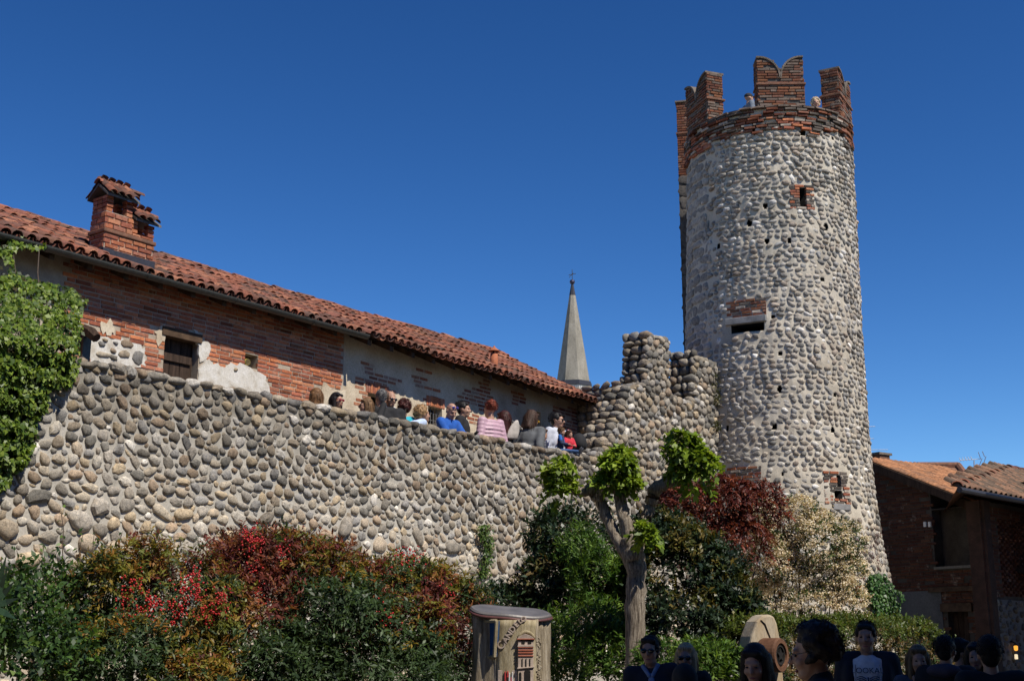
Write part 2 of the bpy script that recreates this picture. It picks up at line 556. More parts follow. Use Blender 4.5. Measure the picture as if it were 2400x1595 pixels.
def brick_rows(P, fr, s0, s1, z0, z1, skip, col, L=0.25, H=0.055, J=0.012, out=0.012, off=0.0, depth=0.05, rnd=1.0, cuts=()):
    """running-bond bricks on a frame; skip(s, z) leaves a brick out"""
    nr_ = max(1, round((z1 - z0) / (H + J))); H = (z1 - z0) / nr_ - J
    z = z0; row = 0
    while row < nr_:
        s = s0 + (0 if row % 2 else -L / 2) + rng.uniform(-.04, .04) * rnd
        while s < s1:
            l = L * (1 if rng.random() > 0.13 else 0.5) * rng.uniform(0.96, 1.03)
            a, b = max(s, s0), min(s + l, s1)
            for q in cuts:
                if q[2] < z + H * .8 and q[3] > z + H * .2 and a < q[1] and b > q[0]:
                    if q[0] - a > b - q[1]: b = q[0]
                    else: a = q[1]
            if b - a > 0.05:
                m = ((a + b) / 2, z + H / 2)
                if not skip(*m):
                    o = out * rng.uniform(0.5, 1.4)
                    tilt = rng.normal(0, 0.008) * rnd
                    d, n = fr.axes(m[0])
                    P.add(fr.P(m[0], m[1] + rng.normal(0, .0015), off + o - depth / 2), d * (b - a) / 2 + UP * tilt * (b - a) / 2, UP * H / 2 * rng.uniform(0.93, 1.04), n * depth / 2, col(m[0], m[1]))
            s += l + J
        z += H + J; row += 1
# ================================================================== ground
me = mesh_np('ground', [(-900, -900, 0), (900, -900, 0), (900, 900, 0), (-900, 900, 0)], [(0, 1, 2, 3)], M['ground'])
put('ground', me, kind='structure')

# ================================================================== rampart wall
W = Frame((-5.03, 14.72, 0), (0.62848622, 0.77782072, 0), (0.77782072, -0.62848622, 0))
ZW = 4.95
ZWALK = 3.72
TH = 0.55
sL = W.sz(-120, 790)[0] - 4.0
raised = [W.sz(*q) for q in [(1392, 1078), (1418, 1050), (1440, 1008), (1463, 960), (1478, 912), (1518, 898), (1522, 786), (1567, 800), (1568, 930), (1628, 952), (1631, 838), (1666, 852)]]
sR = raised[-1][0] + 0.5
raised.append((sR, raised[-1][1]))
s0r = raised[0][0]
prof = [(sL, 0), (sR, 0)] + raised[::-1] + [(s0r - 0.05, ZW - 0.04), (sL, ZW - 0.04)]
rampart = empty('rampart_wall', (*W.P(0, 0)[:2], 0), 'long rampart wall of rounded river cobbles set in pale mortar, people leaning over its top', 'wall')
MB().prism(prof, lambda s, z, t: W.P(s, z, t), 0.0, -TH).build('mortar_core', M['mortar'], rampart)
Q = Pieces('stone')
def cobble(fr, s, z, hw, asp, k, rot=None, off=0.0, dep=None):
    if rot is None: rot = rng.normal(0, 0.28)
    d, n = fr.axes(s)
    c, sn = math.cos(rot), math.sin(rot)
    hh = hw / asp * rng.uniform(0.9, 1.08)
    n2 = n + d * rng.normal(0, .12) + UP * rng.normal(0, .12)
    n2 /= np.linalg.norm(n2)
    Q_.add(fr.P(s, z, off), (d * c + UP * sn) * hw, (-d * sn + UP * c) * hh, n2 * (dep or min(hw, hh * 1.15) * rng.uniform(0.40, 0.75)), stone_col(k))
Q_ = Q
for x, y, r in scatter((sL, sR, 1.2, ZW - 0.10), 0.086, 380000, 1.3, lo=0.38, big=480):
    if x > s0r - 0.1 and y > 4.5: continue
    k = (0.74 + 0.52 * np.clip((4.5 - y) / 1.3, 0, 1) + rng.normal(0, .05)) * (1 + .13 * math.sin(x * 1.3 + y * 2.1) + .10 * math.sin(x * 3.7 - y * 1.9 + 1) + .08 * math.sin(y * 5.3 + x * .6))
    el = rng.uniform(.85, 1.3)
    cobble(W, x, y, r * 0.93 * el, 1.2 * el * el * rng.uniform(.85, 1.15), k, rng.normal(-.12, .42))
# capping stones along the top and over its back
s = sL
while s < s0r - 0.05:
    l = rng.uniform(0.07, 0.15)
    cobble(W, s + l, ZW - 0.055 + rng.normal(0, .012), l * 0.98, l / rng.uniform(.055, .08), rng.uniform(.6, 1.0), rng.normal(0, .12), -0.03, 0.10)
    for off in (-0.18, -0.36):
        d, n = W.d, W.n
        Q.add(W.P(s + l + rng.normal(0, .04), ZW - 0.06, off), d * l * rng.uniform(.6, .95), n * 0.1, UP * rng.uniform(0.06, 0.12), stone_col(0.7))
    s += 2 * l
# the raised end with its two merlons: flat dry-looking cobbles, on the front and on the left-hand ends
rp = raised + [(sR, 4.4), (s0r - .05, 4.4)]
for x, y, r in scatter((s0r - .05, sR, 4.4, 8.2), 0.10, 50000, 1.3, rp, 0.42):
    cobble(W, x, y, r * 1.0, 1.3, rng.uniform(0.8, 1.15), rng.normal(0, .4), 0.0, r * 0.62)
E_END = Frame(W.P(0, 0), -W.n, -W.d)     # faces back along the wall
for i, (a, b) in enumerate(zip(raised[:-1], raised[1:])):
    if b[0] - a[0] < 0.35 and b[1] - a[1] > 0.15 or (i in (0, 1, 2, 3)):
        z = min(a[1], b[1]) + 0.04
        top = max(a[1], b[1]) + 0.03
        while z < top:
            hh = rng.uniform(0.05, 0.10)
            f = np.clip((z - a[1]) / (b[1] - a[1] + 1e-6), 0, 1)
            sx = a[0] + (b[0] - a[0]) * f
            q = -0.02
            while q < TH:
                l = rng.uniform(0.11, 0.28)
                l = min(l, max(TH + 0.03 - q, 0.1))
                c = W.P(sx, z + hh, -(q + l / 2))
                Q.add(c, -W.n * l / 2 * 1.03, UP * hh * 1.02 + W.n * rng.normal(0, .01), -W.d * rng.uniform(.09, .16), stone_col(rng.uniform(.6, .95)))
                q += l
            z += hh * 1.9
# cobbles on the level tops
for a, b in zip(raised[:-1], raised[1:]):
    if abs(b[1] - a[1]) < 0.3 and b[0] - a[0] > 0.15:
        L = b[0] - a[0]
        for k in range(int(L / 0.16) + 1):
            for off in (-0.04, -0.2, -0.38, -0.52):
                x = a[0] + (k + .5) * 0.16
                if x > b[0]: continue
                z = a[1] + (b[1] - a[1]) * (x - a[0]) / L
                Q.add(W.P(x, z, off), W.d * .09, W.n * .085, UP * rng.uniform(.05, .1), stone_col(0.75))
def hid_wall(u, v):
    if u < 1130: return v > 1250 - (max(0, 400 - u) * -0.1)
    if u < 1240: return v > 1350
    if u < 1540: return v > 1200
    return v > 1090
Q.emit(rampart, 300, hid_wall)

# short wall behind, closing the walkway, in the shade of the roof
xw = Frame(W.P(s0r + 4.7, 0, -TH), -W.n, -W.d)
cross = empty('cobble_cross_wall', xw.P(0, 0), 'short dark cobble wall closing the walkway behind the raised merlons', 'wall')
tz = xw.sz(1400, 910)[1]
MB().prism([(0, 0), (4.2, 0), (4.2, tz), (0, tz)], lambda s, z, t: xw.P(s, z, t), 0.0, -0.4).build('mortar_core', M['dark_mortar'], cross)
Q = Q_ = Pieces('stone')
z = 4.0
while z < tz + 0.05:
    hh = rng.uniform(.06, .085); s = 0.0
    while s < 4.2:
        l = rng.uniform(.09, .15)
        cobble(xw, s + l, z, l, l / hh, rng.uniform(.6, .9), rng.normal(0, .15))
        s += 2.1 * l
    z += hh * 2.1
Q.emit(cross, 120)

# walkway behind the rampart
me = MB().prism([(sL, 0.0), (sR, 0.0), (sR, ZWALK), (sL, ZWALK)], lambda s, z, t: W.P(s, z, t), -TH - 0.003, -3.6).mesh('walkway', M['ground'])
put('walkway', me, kind='structure')

# ================================================================== round tower
YC = 27.5
rowsv = [150, 250, 330, 400, 550, 680, 820, 920, 1010, 1110, 1200, 1290, 1340, 1500]
rowR = [1984, 1984, 1986, 1990, 2000, 2007, 2014, 2021, 2027, 2036, 2046, 2060, 2072, 2106]
rowL = [1613, 1613, 1613, 1613, 1612, 1611, 1610, 1608, 1606, 1602, 1596, 1588, 1580, 1560]
TZ, TX, TR = [], [], []
for v, a, b in zip(rowsv, rowL, rowR):
    A_, B_ = atY(a, v, YC), atY(b, v, YC)
    TZ.append(A_[2]); TX.append((A_[0] + B_[0]) / 2); TR.append((B_[0] - A_[0]) / 2 * 0.998)
TZ, TX, TR = [np.array(q)[::-1] for q in (TZ, TX, TR)]
XC0 = float(np.interp(11, TZ, TX))
fw = np.array([XC0, YC, 0]); fw /= np.linalg.norm(fw)
rt = np.array([fw[1], -fw[0], 0])
def tower_R(z): return float(np.interp(z, TZ, TR))
def tower_C(z): return np.array([float(np.interp(z, TZ, TX)), YC, z])
class Cyl:
    """the tower's face: s = arc at radius 1.8 from the side nearest the camera, positive to the right"""
    R0 = 1.8
    def P(self, s, z, off=0.0):
        t = s / self.R0
        q = tower_C(z) + (tower_R(z) + off) * (math.sin(t) * rt - math.cos(t) * fw)
        return np.array([q[0], q[1], z])
    def axes(self, s):
        t = s / self.R0
        return math.cos(t) * rt + math.sin(t) * fw, math.sin(t) * rt - math.cos(t) * fw
    def px(self, u, v):
        s, z = 0.0, 9.0
        for _ in range(40):
            uu, vv = proj(self.P(s, z))
            s = float(np.clip(s + (u - uu) * 0.007 / max(math.cos(s / self.R0), .2), -2.7, 2.7)); z += (vv - v) * 0.008
        return s, z
T = Cyl()
Z_ST = T.px(1835, 303)[1]      # top of the cobbles
Z_RIM = T.px(1835, 247)[1]
tower = empty('round_tower', (XC0, YC, 0), 'tall round cobblestone tower with brick swallowtail merlons on top', 'tower')
def rect_px(u0, u1, v0, v1):
    a = T.px(u0, (v0 + v1) / 2); b = T.px(u1, (v0 + v1) / 2); c = T.px((u0 + u1) / 2, v0); d = T.px((u0 + u1) / 2, v1)
    return (a[0], b[0], d[1], c[1])
slits = [rect_px(1874, 1889, 440, 484), rect_px(1716, 1789, 757, 773), rect_px(1962, 1969, 1116, 1140), rect_px(1957, 1974, 1150, 1168)]
patches = [rect_px(1850, 1908, 432, 490), rect_px(1702, 1796, 700, 742), rect_px(1700, 1800, 742, 776), rect_px(1930, 1990, 1103, 1180), rect_px(1690, 1785, 1092, 1128)]
holes = []
for u, v, r in [(1829, 828, 4), (1827, 912, 6.5), (1815, 1000, 6), (1956, 925, 4), (1952, 1008, 6), (1793, 482, 6), (1756, 523, 7), (1850, 565, 6), (1936, 532, 7), (1684, 577, 5), (1812, 741, 4), (1705, 1003, 4), (1927, 655, 5), (1838, 330, 0), (1766, 310, 7), (1880, 312, 9), (1951, 325, 5), (1798, 565, 6), (1835, 1108, 3)]:
    if r: holes.append((*T.px(u, v), r * 0.0068))
NT, NZ = 300, 330
zz = np.linspace(0, Z_RIM - 0.02, NZ); ss = np.linspace(-2.95, 2.95, NT)
Vt = np.zeros((NZ, NT, 3)); Voff = np.zeros((NZ, NT))
pn = np.random.default_rng(5).normal(0, 1, (NZ // 6 + 2, NT // 6 + 2))
for j, z in enumerate(zz):
    C_, R_ = tower_C(z), tower_R(z)
    t = ss / 1.8
    off = np.zeros(NT)
    a = j / 6; i0 = int(a); fr_ = a - i0
    b = np.arange(NT) / 6; b0 = b.astype(int); fb = b - b0
    nv = (pn[i0, b0] * (1 - fr_) + pn[i0 + 1, b0] * fr_) * (1 - fb) + (pn[i0, b0 + 1] * (1 - fr_) + pn[i0 + 1, b0 + 1] * fr_) * fb
    off += 0.012 * nv
    for (h0, h1, h2, h3) in slits:
        if h2 < z < h3: off[(ss > h0) & (ss < h1)] = -0.85
    for hs, hz, hr in holes:
        if abs(z - hz) < hr: off[np.abs(ss - hs) < math.sqrt(hr * hr - (z - hz) ** 2)] = -0.34
    if z > Z_ST: off -= 0.02
    Voff[j] = off
    q = C_[None, :2] + (R_ + off)[:, None] * (np.sin(t)[:, None] * rt[None, :2] - np.cos(t)[:, None] * fw[None, :2])
    Vt[j, :, :2] = q; Vt[j, :, 2] = z
idx = np.arange(NZ * NT).reshape(NZ, NT)
FT = np.stack([idx[:-1, :-1], idx[:-1, 1:], idx[1:, 1:], idx[1:, :-1]], -1).reshape(-1, 4)
tm = mesh_np('mortar_core', Vt.reshape(-1, 3), FT, M['tower_mortar'], smooth=False)
tm.materials.append(M['dark'])
tm.polygons.foreach_set('material_index', (Voff.reshape(-1)[FT].min(1) < -.3).astype(np.int32))  # slit and hole faces coloured near-black for the shade inside them
put('mortar_core', tm, tower)
# back of the shell, inner parapet face and platform
mb = MB()
nb = 28
def ring(z, off, t0=-2.95 / 1.8, t1=2.95 / 1.8, n=nb):
    return [T.P(1.8 * (t0 + (t1 - t0) * k / n), z, off) for k in range(n + 1)]
def strip(A_, B_):
    V = A_ + B_; n = len(A_)
    mb.add(V, [(k, k + 1, n + k + 1, n + k) for k in range(n - 1)])
ZP = 12.55
strip(ring(Z_RIM - .02, -.005, n=60), ring(Z_RIM - .02, -.42, n=60)); strip(ring(Z_RIM - .02, -.42), ring(ZP, -.42))
def back(z): return [T.P(1.8 * (2.95 / 1.8 + (2 * math.pi - 2 * 2.95 / 1.8) * k / 12), z, 0) for k in range(13)]
for za, zb_ in zip([0, 1, 2, 3, 4, 6, 8, 10], [1, 2, 3, 4, 6, 8, 10, ZP]): strip(back(za), back(zb_))
mb.add([T.P(1.8 * 2 * math.pi * k / 36, ZP, -0.02) for k in range(36)], [tuple(range(36))])
mb.build('inner_shell', M['tower_mortar'], tower)

def in_rect(s, z, r, m=0.0): return r[0] - m < s < r[1] + m and r[2] - m < z < r[3] + m
Q = Q_ = Pieces('stone')
blocks = Pieces('block', 'stone_block')
S_ASH = T.px(1662, 600)[0]
z = 0.9
row = 0
while z < Z_ST - 0.02:
    upper = z > T.px(1835, 480)[1]
    H = rng.uniform(0.098, 0.116) if not upper else rng.uniform(0.10, 0.118)
    if z < 4.5: H *= 1.25
    s = -2.85 + rng.uniform(0, .15)
    while s < 2.85:
        hw = rng.uniform(.045, .095) * (1.0 if not upper else 1.05) * (1.25 if z < 4.5 else 1)
        gap = rng.uniform(.0, .036) if not upper else rng.uniform(0, .02)
        s += hw
        zc = z + H * .5 + rng.normal(0, .012)
        ash = s < S_ASH + rng.normal(0, .12) + 0.12 * math.sin(z * 9) and zc > 6.6 and zc < Z_ST
        if not ash and not any(in_rect(s, zc, r, .03) for r in patches) and not any((s - a) ** 2 + (zc - b) ** 2 < (c + .05) ** 2 for a, b, c in holes) and rng.random() > (.03 if upper else .05):
            hh = H * rng.uniform(.38, .52)
            if hh > hw: hh = hw * .95
            tiltm = -0.5 if s > 0.2 else 0.1
            k = rng.uniform(.8, 1.15)
            Q_n = len(Q.L)
            cobble(T, s, zc, hw, hw / hh, k, rng.normal(tiltm * (1.0 if rng.random() < .6 else .2), .3), -0.005, min(hw, hh * 1.2) * rng.uniform(.45, .85) * (1.3 if upper else 1))
            # these cobbles are greyer than the rampart's
            L = list(Q.L[-1]); c = np.array(L[4]); gcol = c.mean(); L[4] = tuple(np.clip((c * .6 + gcol * np.array((.4, .4, .395))) * 1.3, 0, 1)); Q.L[-1] = tuple(L)
        s += hw + gap
    z += H; row += 1
Q.emit(tower, 300, lambda u, v: v > 1120 and u < 1990 and v > 1140 + (u - 1790) * 0.2)
# dressed blocks up the left-hand side
z = 6.6
while z < Z_ST - 0.06:
    H = rng.uniform(.15, .24); s = -2.85 + rng.uniform(0, .3)
    while s < S_ASH - 0.05:
        l = rng.uniform(.22, .5); e = min(s + l, S_ASH + rng.uniform(-.1, .12))
        if e - s > .08:
            d, n = T.axes((s + e) / 2)
            blocks.add(T.P((s + e) / 2, z + H / 2, -.01), d * (e - s) / 2 * .97, UP * H / 2 * .93, n * rng.uniform(.02, .05), np.array((.33, .31, .28)) * rng.uniform(.6, 1.1))
        s = e + .012
    z += H
blocks.emit(tower, 120)

# brickwork on the face: band under the rim, slit surrounds, patches
B = Pieces('brick')
def dirty(k):
    c = brick_col(k)
    r = rng.random()
    if r < .34: c = np.array((.11, .09, .075)) * rng.uniform(.6, 1.4)
    elif r < .42: c = np.array((.40, .34, .28)) * rng.uniform(.7, 1.2)
    return c
def lower_edge(s): return Z_ST - 0.02 + 0.07 * math.sin(s * 5.1) + 0.06 * math.sin(s * 11 + 1) + .04 * math.sin(s * 23) - 0.2 * min(1, max(0, (-s - .5)))
def skipband(s, z):
    if z < lower_edge(s): return True
    if any((s - a) ** 2 + (z - b) ** 2 < (c + .03) ** 2 for a, b, c in holes): return True
    return rng.random() < (.20 if z < Z_RIM - .32 else .10)
brick_rows(B, T, -2.85, 2.85, Z_ST - 0.14, Z_RIM - 0.06, skipband, lambda s, z: dirty((1.25 if math.sin(s * 2.3 + z * 5) > .3 else .62) if z < Z_RIM - .25 else .5), L=.235, H=.05, J=.011, out=.065, depth=.18, rnd=4)
brick_rows(B, T, -2.85, 2.85, Z_RIM - 0.055, Z_RIM, lambda s, z: rng.random() < .03, lambda s, z: np.array((.16, .12, .095)) * rng.uniform(.7, 1.3), L=.26, H=.05, J=.008, out=.075, depth=.30)
for i, r in enumerate(patches):
    if i == 2: continue
    brick_rows(B, T, *r, lambda s, z, i=i: any(in_rect(s, z, h, .012) for h in slits) or (abs(s - (r[0] + r[1]) / 2) > (r[1] - r[0]) * .42 and rng.random() < .35), lambda s, z, i=i: dirty(1.0 if i in (0, 3) else .6), L=.2, H=.05, J=.012, out=.02, depth=.08, cuts=slits)
B.emit(tower, 300)
r = patches[2]
d, n = T.axes((r[0] + r[1]) / 2)
zl = (slits[1][3] + r[3]) / 2
MB().box(T.P((r[0] + r[1]) / 2, zl, -.02), d * (r[1] - r[0]) / 2, UP * (r[3] - slits[1][3]) / 2, n * .065).build('lintel', M['grey_slab'], tower, bevel=.012)
r = patches[3]
d, n = T.axes((r[0] + r[1]) / 2 + .05)
MB().box(T.P((r[0] + r[1]) / 2 + .05, r[2] - .06, -.02), d * .22, UP * .06, n * .06).build('sill_slab', M['grey_slab'], tower, bevel=.01)

# merlons
def merlon(deg, k):
    t = math.radians(deg)
    d = math.cos(t) * rt + math.sin(t) * fw
    n = math.sin(t) * rt - math.cos(t) * fw
    c = tower_C(Z_RIM); c = c + (tower_R(Z_RIM) - .01) * n
    fr = Frame((c[0], c[1], 0), d, n)
    wd, th = 0.5, 0.40
    def top(x):
        x = abs(x)
        if x > .44: return 1.12
        return .62 + .50 * math.sqrt(max(0, 1 - ((.45 - x) / .45) ** 2))
    xs = np.linspace(-wd, wd, 33)
    outline = [(-wd, 0), (wd, 0)] + [(x, top(x)) for x in xs[::-1]]
    m = MB().prism([(x * .985, y * .992) for x, y in outline], lambda x, y, q: fr.P(x, Z_RIM - .01 + y, q), -.012, -th + .012).build('merlon', M['dark_mortar'], tower)
    P = Pieces('brick')
    col = lambda s, z: (brick_col(k) * np.array((.85, .95, 1.0)) if rng.random() > .4 else np.array((.17, .125, .10)) * rng.uniform(.6, 1.2)) * (0.8 if z > Z_RIM + .6 else 1)
    brick_rows(P, fr, -wd, wd, Z_RIM, Z_RIM + 1.14, lambda s, z: z + .02 > Z_RIM + top(s) or rng.random() < (.05 if abs(s) < .4 else .14), col, L=.25, H=.049, J=.014, out=.012, depth=.06)
    for sg in (-1, 1):
        fe = Frame(fr.P(sg * wd, 0, 0), -n * sg * -1 if False else (n if sg > 0 else -n), d * sg)
        a0, a1 = (-th, 0) if sg > 0 else (0, th)
        brick_rows(P, fe, a0 + .004, a1 - .004, Z_RIM, Z_RIM + 1.12, lambda s, z: rng.random() < .02, col, L=.2, H=.05, J=.011, out=.012, depth=.06)
    P.emit(m, 110)
    # string course and the curved coping
    mb = MB()
    mb.box(fr.P(0, Z_RIM + .50, -th / 2), d * (wd + .035), n * (th / 2 + .035), UP * .022)
    mb.build('string_course', M['old_brick'], m, bevel=.006)
    mb = MB()
    for i in range(len(xs) - 1):
        a, b = (xs[i], top(xs[i])), (xs[i + 1], top(xs[i + 1]))
        mid = ((a[0] + b[0]) / 2, (a[1] + b[1]) / 2)
        e = np.array([b[0] - a[0], b[1] - a[1]]); L = np.linalg.norm(e); e /= L
        ev = d * e[0] + UP * e[1]; nv = -d * e[1] + UP * e[0]
        mb.box(fr.P(mid[0], Z_RIM + mid[1] + .012, -th / 2), ev * (L / 2 + .006), n * (th / 2 + .03), nv * .02)
    mb.build('coping', M['coping'], m)
M['old_brick'] = rough_mat('old_brick', [(0.3, (.11, .07, .05)), (0.7, (.26, .12, .075))], 8, 50, .5, .01)
M['coping'] = rough_mat('coping', [(0.3, (.10, .085, .07)), (0.7, (.22, .18, .145))], 8, 50, .5, .01)
merlon(10.5, .66)
merlon(-58, .7)
merlon(73, .7)
# pier behind on the left, at the open back of the tower
pa, pb = atY(1593, 500, 29.4), atY(1640, 500, 29.4)
pn_ = comp(193); pd = np.array([-pn_[1], pn_[0], 0]); pd = pd if np.dot(pd, pb - pa) > 0 else -pd
pf = Frame((pa[0], pa[1], 0), pd, pn_)
zt, zs, zb = pf.sz(1600, 240)[1], pf.sz(1600, 312)[1], pf.sz(1600, 415)[1]
pier = MB().prism([(0.0, 0), (.7, 0), (.7, zt), (0.0, zt)], lambda s, z, q: pf.P(s, z, q), -.01, -.55).build('pier', M['dark_mortar'], tower)
P = Pieces('brick')
brick_rows(P, pf, 0.0, .7, zb, zt, lambda s, z: rng.random() < .02, lambda s, z: brick_col(.5), L=.21, H=.05, J=.012, out=.01, depth=.05)
P.emit(pier, 80)
P = Pieces('block', 'stone_block')
z = 4.0
while z < zb - .1:
    H = rng.uniform(.25, .38)
    P.add(pf.P(.18, z + H / 2, 0), pd * .165, UP * H / 2 * .97, pn_ * .015, np.array((.13, .12, .11)) * rng.uniform(.7, 1.1))  # pier blocks coloured darker to stand for the tower's shade
    P.add(pf.P(.54, z + H / 2, 0), pd * .16, UP * H / 2 * .97, pn_ * .015, np.array((.13, .12, .11)) * rng.uniform(.7, 1.1))
    z += H
P.emit(pier, 60)
MB().box(pf.P(.34, zt + .02, -.27), pd * .37, pn_ * .31, UP * .02).build('coping', M['coping'], pier)
MB().box(pf.P(.34, zs, -.27), pd * .365, pn_ * .305, UP * .02).build('string_course', M['old_brick'], pier)
# ================================================================== the long house on the rampart
dA, dB = comp(36.65), comp(34.6)
nA, nB = np.array([dA[1], -dA[0], 0]), np.array([dB[1], -dB[0], 0])
ZE = 7.0
eA = Frame((-6.61, 16.62, 0), dA, nA)
eB = Frame((-2.64, 21.96, 0), dB, nB)
OV = 0.36
fA = Frame(eA.o - nA * OV, dA, nA)
fB = Frame(eB.o - nB * .47, dB, nB)
house = empty('long_house', (*fA.P(0, 0)[:2], 0), 'long low house with a red barrel tile roof behind the rampart wall', 'house')
sA0, sA1 = fA.sz(-140, 700)[0] - 4.0, fA.sz(806, 850)[0]
sB0 = float(np.dot(fA.P(sA1, 0) - fB.o, dB)); sB1 = fB.sz(1357, 990)[0]
def rA(u0, u1, v0, v1):
    m = (u0 + u1) / 2
    return (fA.sz(u0, (v0 + v1) / 2)[0], fA.sz(u1, (v0 + v1) / 2)[0], fA.sz(m, v1)[1], fA.sz(m, v0)[1])
def rB(u0, u1, v0, v1):
    m = (u0 + u1) / 2
    return (fB.sz(u0, (v0 + v1) / 2)[0], fB.sz(u1, (v0 + v1) / 2)[0], fB.sz(m, v1)[1], fB.sz(m, v0)[1])
ZF, ZTOP = ZWALK + .01, ZE + 0.12
win = rA(384, 466, 792, 860); win = (win[0], win[1], 4.95, win[3])
nic = rA(573, 604, 830, 862)
dark = rA(186, 206, 775, 850)
facA = holes_wall(fA, sA0, sA1, ZF, ZTOP, [win, nic], .20, 'brick_facade', M['brick_mortar'], house)
render_px = [[(205, 795), (235, 787), (275, 792), (305, 797), (330, 806), (340, 830), (342, 862), (200, 862)],
             [(463, 862), (478, 842), (490, 838), (500, 850), (520, 858), (545, 853), (575, 858), (602, 868), (622, 884), (632, 905), (632, 935), (460, 925)],
             [(452, 770), (470, 800), (482, 798), (492, 812), (486, 838), (468, 850), (462, 815)], [(362, 770), (384, 764), (388, 790), (372, 812), (364, 790)], [(238, 757), (262, 755), (270, 770), (258, 785), (240, 780)],
             [(750, 897), (768, 900), (775, 915), (808, 912), (808, 960), (745, 950)]]
render_sz = [[fA.sz(*q) for q in p] for p in render_px]
def skipA(s, z):
    if in_rect(s, z, win, .05) or in_rect(s, z, nic, .03): return True
    for p in render_sz:
        if in_poly(s, z, p): return rng.random() > .06
    if s < fA.sz(150, 750)[0]: return True
    return rng.random() < .012
B = Pieces('brick')
brick_rows(B, fA, sA0, sA1 - .03, 4.6, ZTOP - .05, skipA, lambda s, z: brick_col(1.05 + .25 * rng.random()) * np.array((1.06, 1.02, .95)) * (1 if rng.random() > .07 else .5), L=.25, H=.056, J=.013, out=.010, depth=.05, cuts=[win, nic])
B.emit(facA, 300, lambda u, v: v < 700 + (u - 200) * .24)
for i, p in enumerate(render_sz):
    ctr = np.mean(p, axis=0)
    q = []
    for a, b in zip(p, p[1:] + p[:1]):
        for f in (0, .33, .66):
            q.append((a[0] + (b[0] - a[0]) * f + rng.normal(0, .022), a[1] + (b[1] - a[1]) * f + rng.normal(0, .022)))
    MB().prism(q, lambda s, z, t: fA.P(s, z, t), -.03, .011 + .002 * i).build('render_patch', M['white_render'] if i < 3 else M['plaster'], facA)
Q = Q_ = Pieces('stone')
for u, v, w, h in [(237, 806, 9, 6), (270, 804, 6, 4), (296, 806, 14, 10), (241, 831, 17, 7), (290, 830, 14, 9), (322, 838, 14, 16), (264, 822, 7, 6), (265, 838, 10, 6), (245, 797, 6, 5), (551, 866, 6, 5)]:
    s, z = fA.sz(u, v)
    Q.add(fA.P(s, z, .008), dA * w * .0075, UP * h * .0062, nA * .03, stone_col(.9))
Q.emit(facA, 20)
# shuttered window
wc = ((win[0] + win[1]) / 2, win[3])
sh = MB(); ww = win[1] - win[0]
pl = MB().box(fA.P(wc[0], (win[2] + win[3]) / 2, -.17), dA * ww / 2, UP * (win[3] - win[2]) / 2, nA * .012).build('shutter', M['old_wood'], facA)
for k in range(3):
    MB().box(fA.P(win[0] + ww * (.03 + .3 * (k + .5)), (win[2] + win[3]) / 2, -.145), dA * ww * .143, UP * (win[3] - win[2]) / 2, nA * .012).build('plank', M['old_wood'], pl, bevel=.004)
zr = fA.sz(425, 838)[1]
MB().box(fA.P(wc[0] - .02, zr, -.115), dA * ww * .45, UP * .06, nA * .018).build('rail', M['old_wood'], pl, bevel=.004)
MB().box(fA.P(wc[0] - .02, win[3] + .05, -.05), dA * (ww / 2 + .05), UP * .07, nA * .085).build('wood_lintel', M['beam'], facA, bevel=.006)
# niche with its little yellow disc
MB().box(fA.P((nic[0] + nic[1]) / 2, (nic[2] + nic[3]) / 2, -.19), dA * (nic[1] - nic[0]) / 2, UP * (nic[3] - nic[2]) / 2, nA * .008).build('niche_back', M['old_wood'], facA)
disc_c = fA.P(nic[0] + .33 * (nic[1] - nic[0]), nic[2] + .42 * (nic[3] - nic[2]), -.035)
dsc = put('round_emblem', MB().lathe([(.002, -.012), (.056, -.012), (.056, .012), (.002, .012)], disc_c, nA, 20).mesh('round_emblem', plain_mat('emblem_yellow', (.62, .48, .10), .6)), None)
tag(dsc, 'small round yellow emblem in the little square niche', 'emblem')
mk = MB()
for a in (90, 210, 330, 30, 150):
    e = dA * math.cos(math.radians(a)) + UP * math.sin(math.radians(a))
    mk.box(disc_c + nA * .0135 + e * .022, e * .02, np.cross(nA, e) * .005, nA * .002)
mk.lathe([(.046, .0), (.054, .0), (.054, .003), (.046, .003)], disc_c + nA * .0125, nA, 20)
mk.build('mark', plain_mat('emblem_mark', (.12, .09, .03), .7), dsc)
# dark post with the broken beam end by the ivy
MB().box(fA.P((dark[0] + dark[1]) / 2, (dark[2] + dark[3]) / 2 - .1, .03), dA * (dark[1] - dark[0]) / 2, UP * ((dark[3] - dark[2]) / 2 + .1), nA * .05).build('post', M['gutter'], house, bevel=.01)
a = fA.px(197, 770, .06); b = fA.px(226, 792, .30)
MB().tube([a, (a + b) / 2 + UP * .02, b], [.07, .085, .07], 7).build('beam_stub', M['old_wood'], house)

# plastered part
w1 = rB(861, 900, 924, 968); w1 = (w1[0], w1[1], 4.3, w1[3])
w2 = rB(1003, 1036, 954, 990); w2 = (w2[0], w2[1], w2[2] - .25, w2[3])
w3 = rB(1236, 1268, 962, 1010); w3 = (w3[0], w3[1], 4.5, w3[3])
facB = holes_wall(fB, sB0 + .01, sB1, ZF, ZTOP, [w1, w2, w3], .22, 'plaster_facade', M['plaster'], house, back=.3)
for w in (w1, w2, w3):
    MB().box(fB.P((w[0] + w[1]) / 2, (w[2] + w[3]) / 2, -.24), dB * (w[1] - w[0]) / 2, UP * (w[3] - w[2]) / 2, nB * .01).build('window_back', M['dark'], facB)
bars = MB()
for f in (.2, .4, .6, .8): bars.tube([fB.P(w2[0] + (w2[1] - w2[0]) * f, w2[2], -.08), fB.P(w2[0] + (w2[1] - w2[0]) * f, w2[3], -.08)], .009, 6)
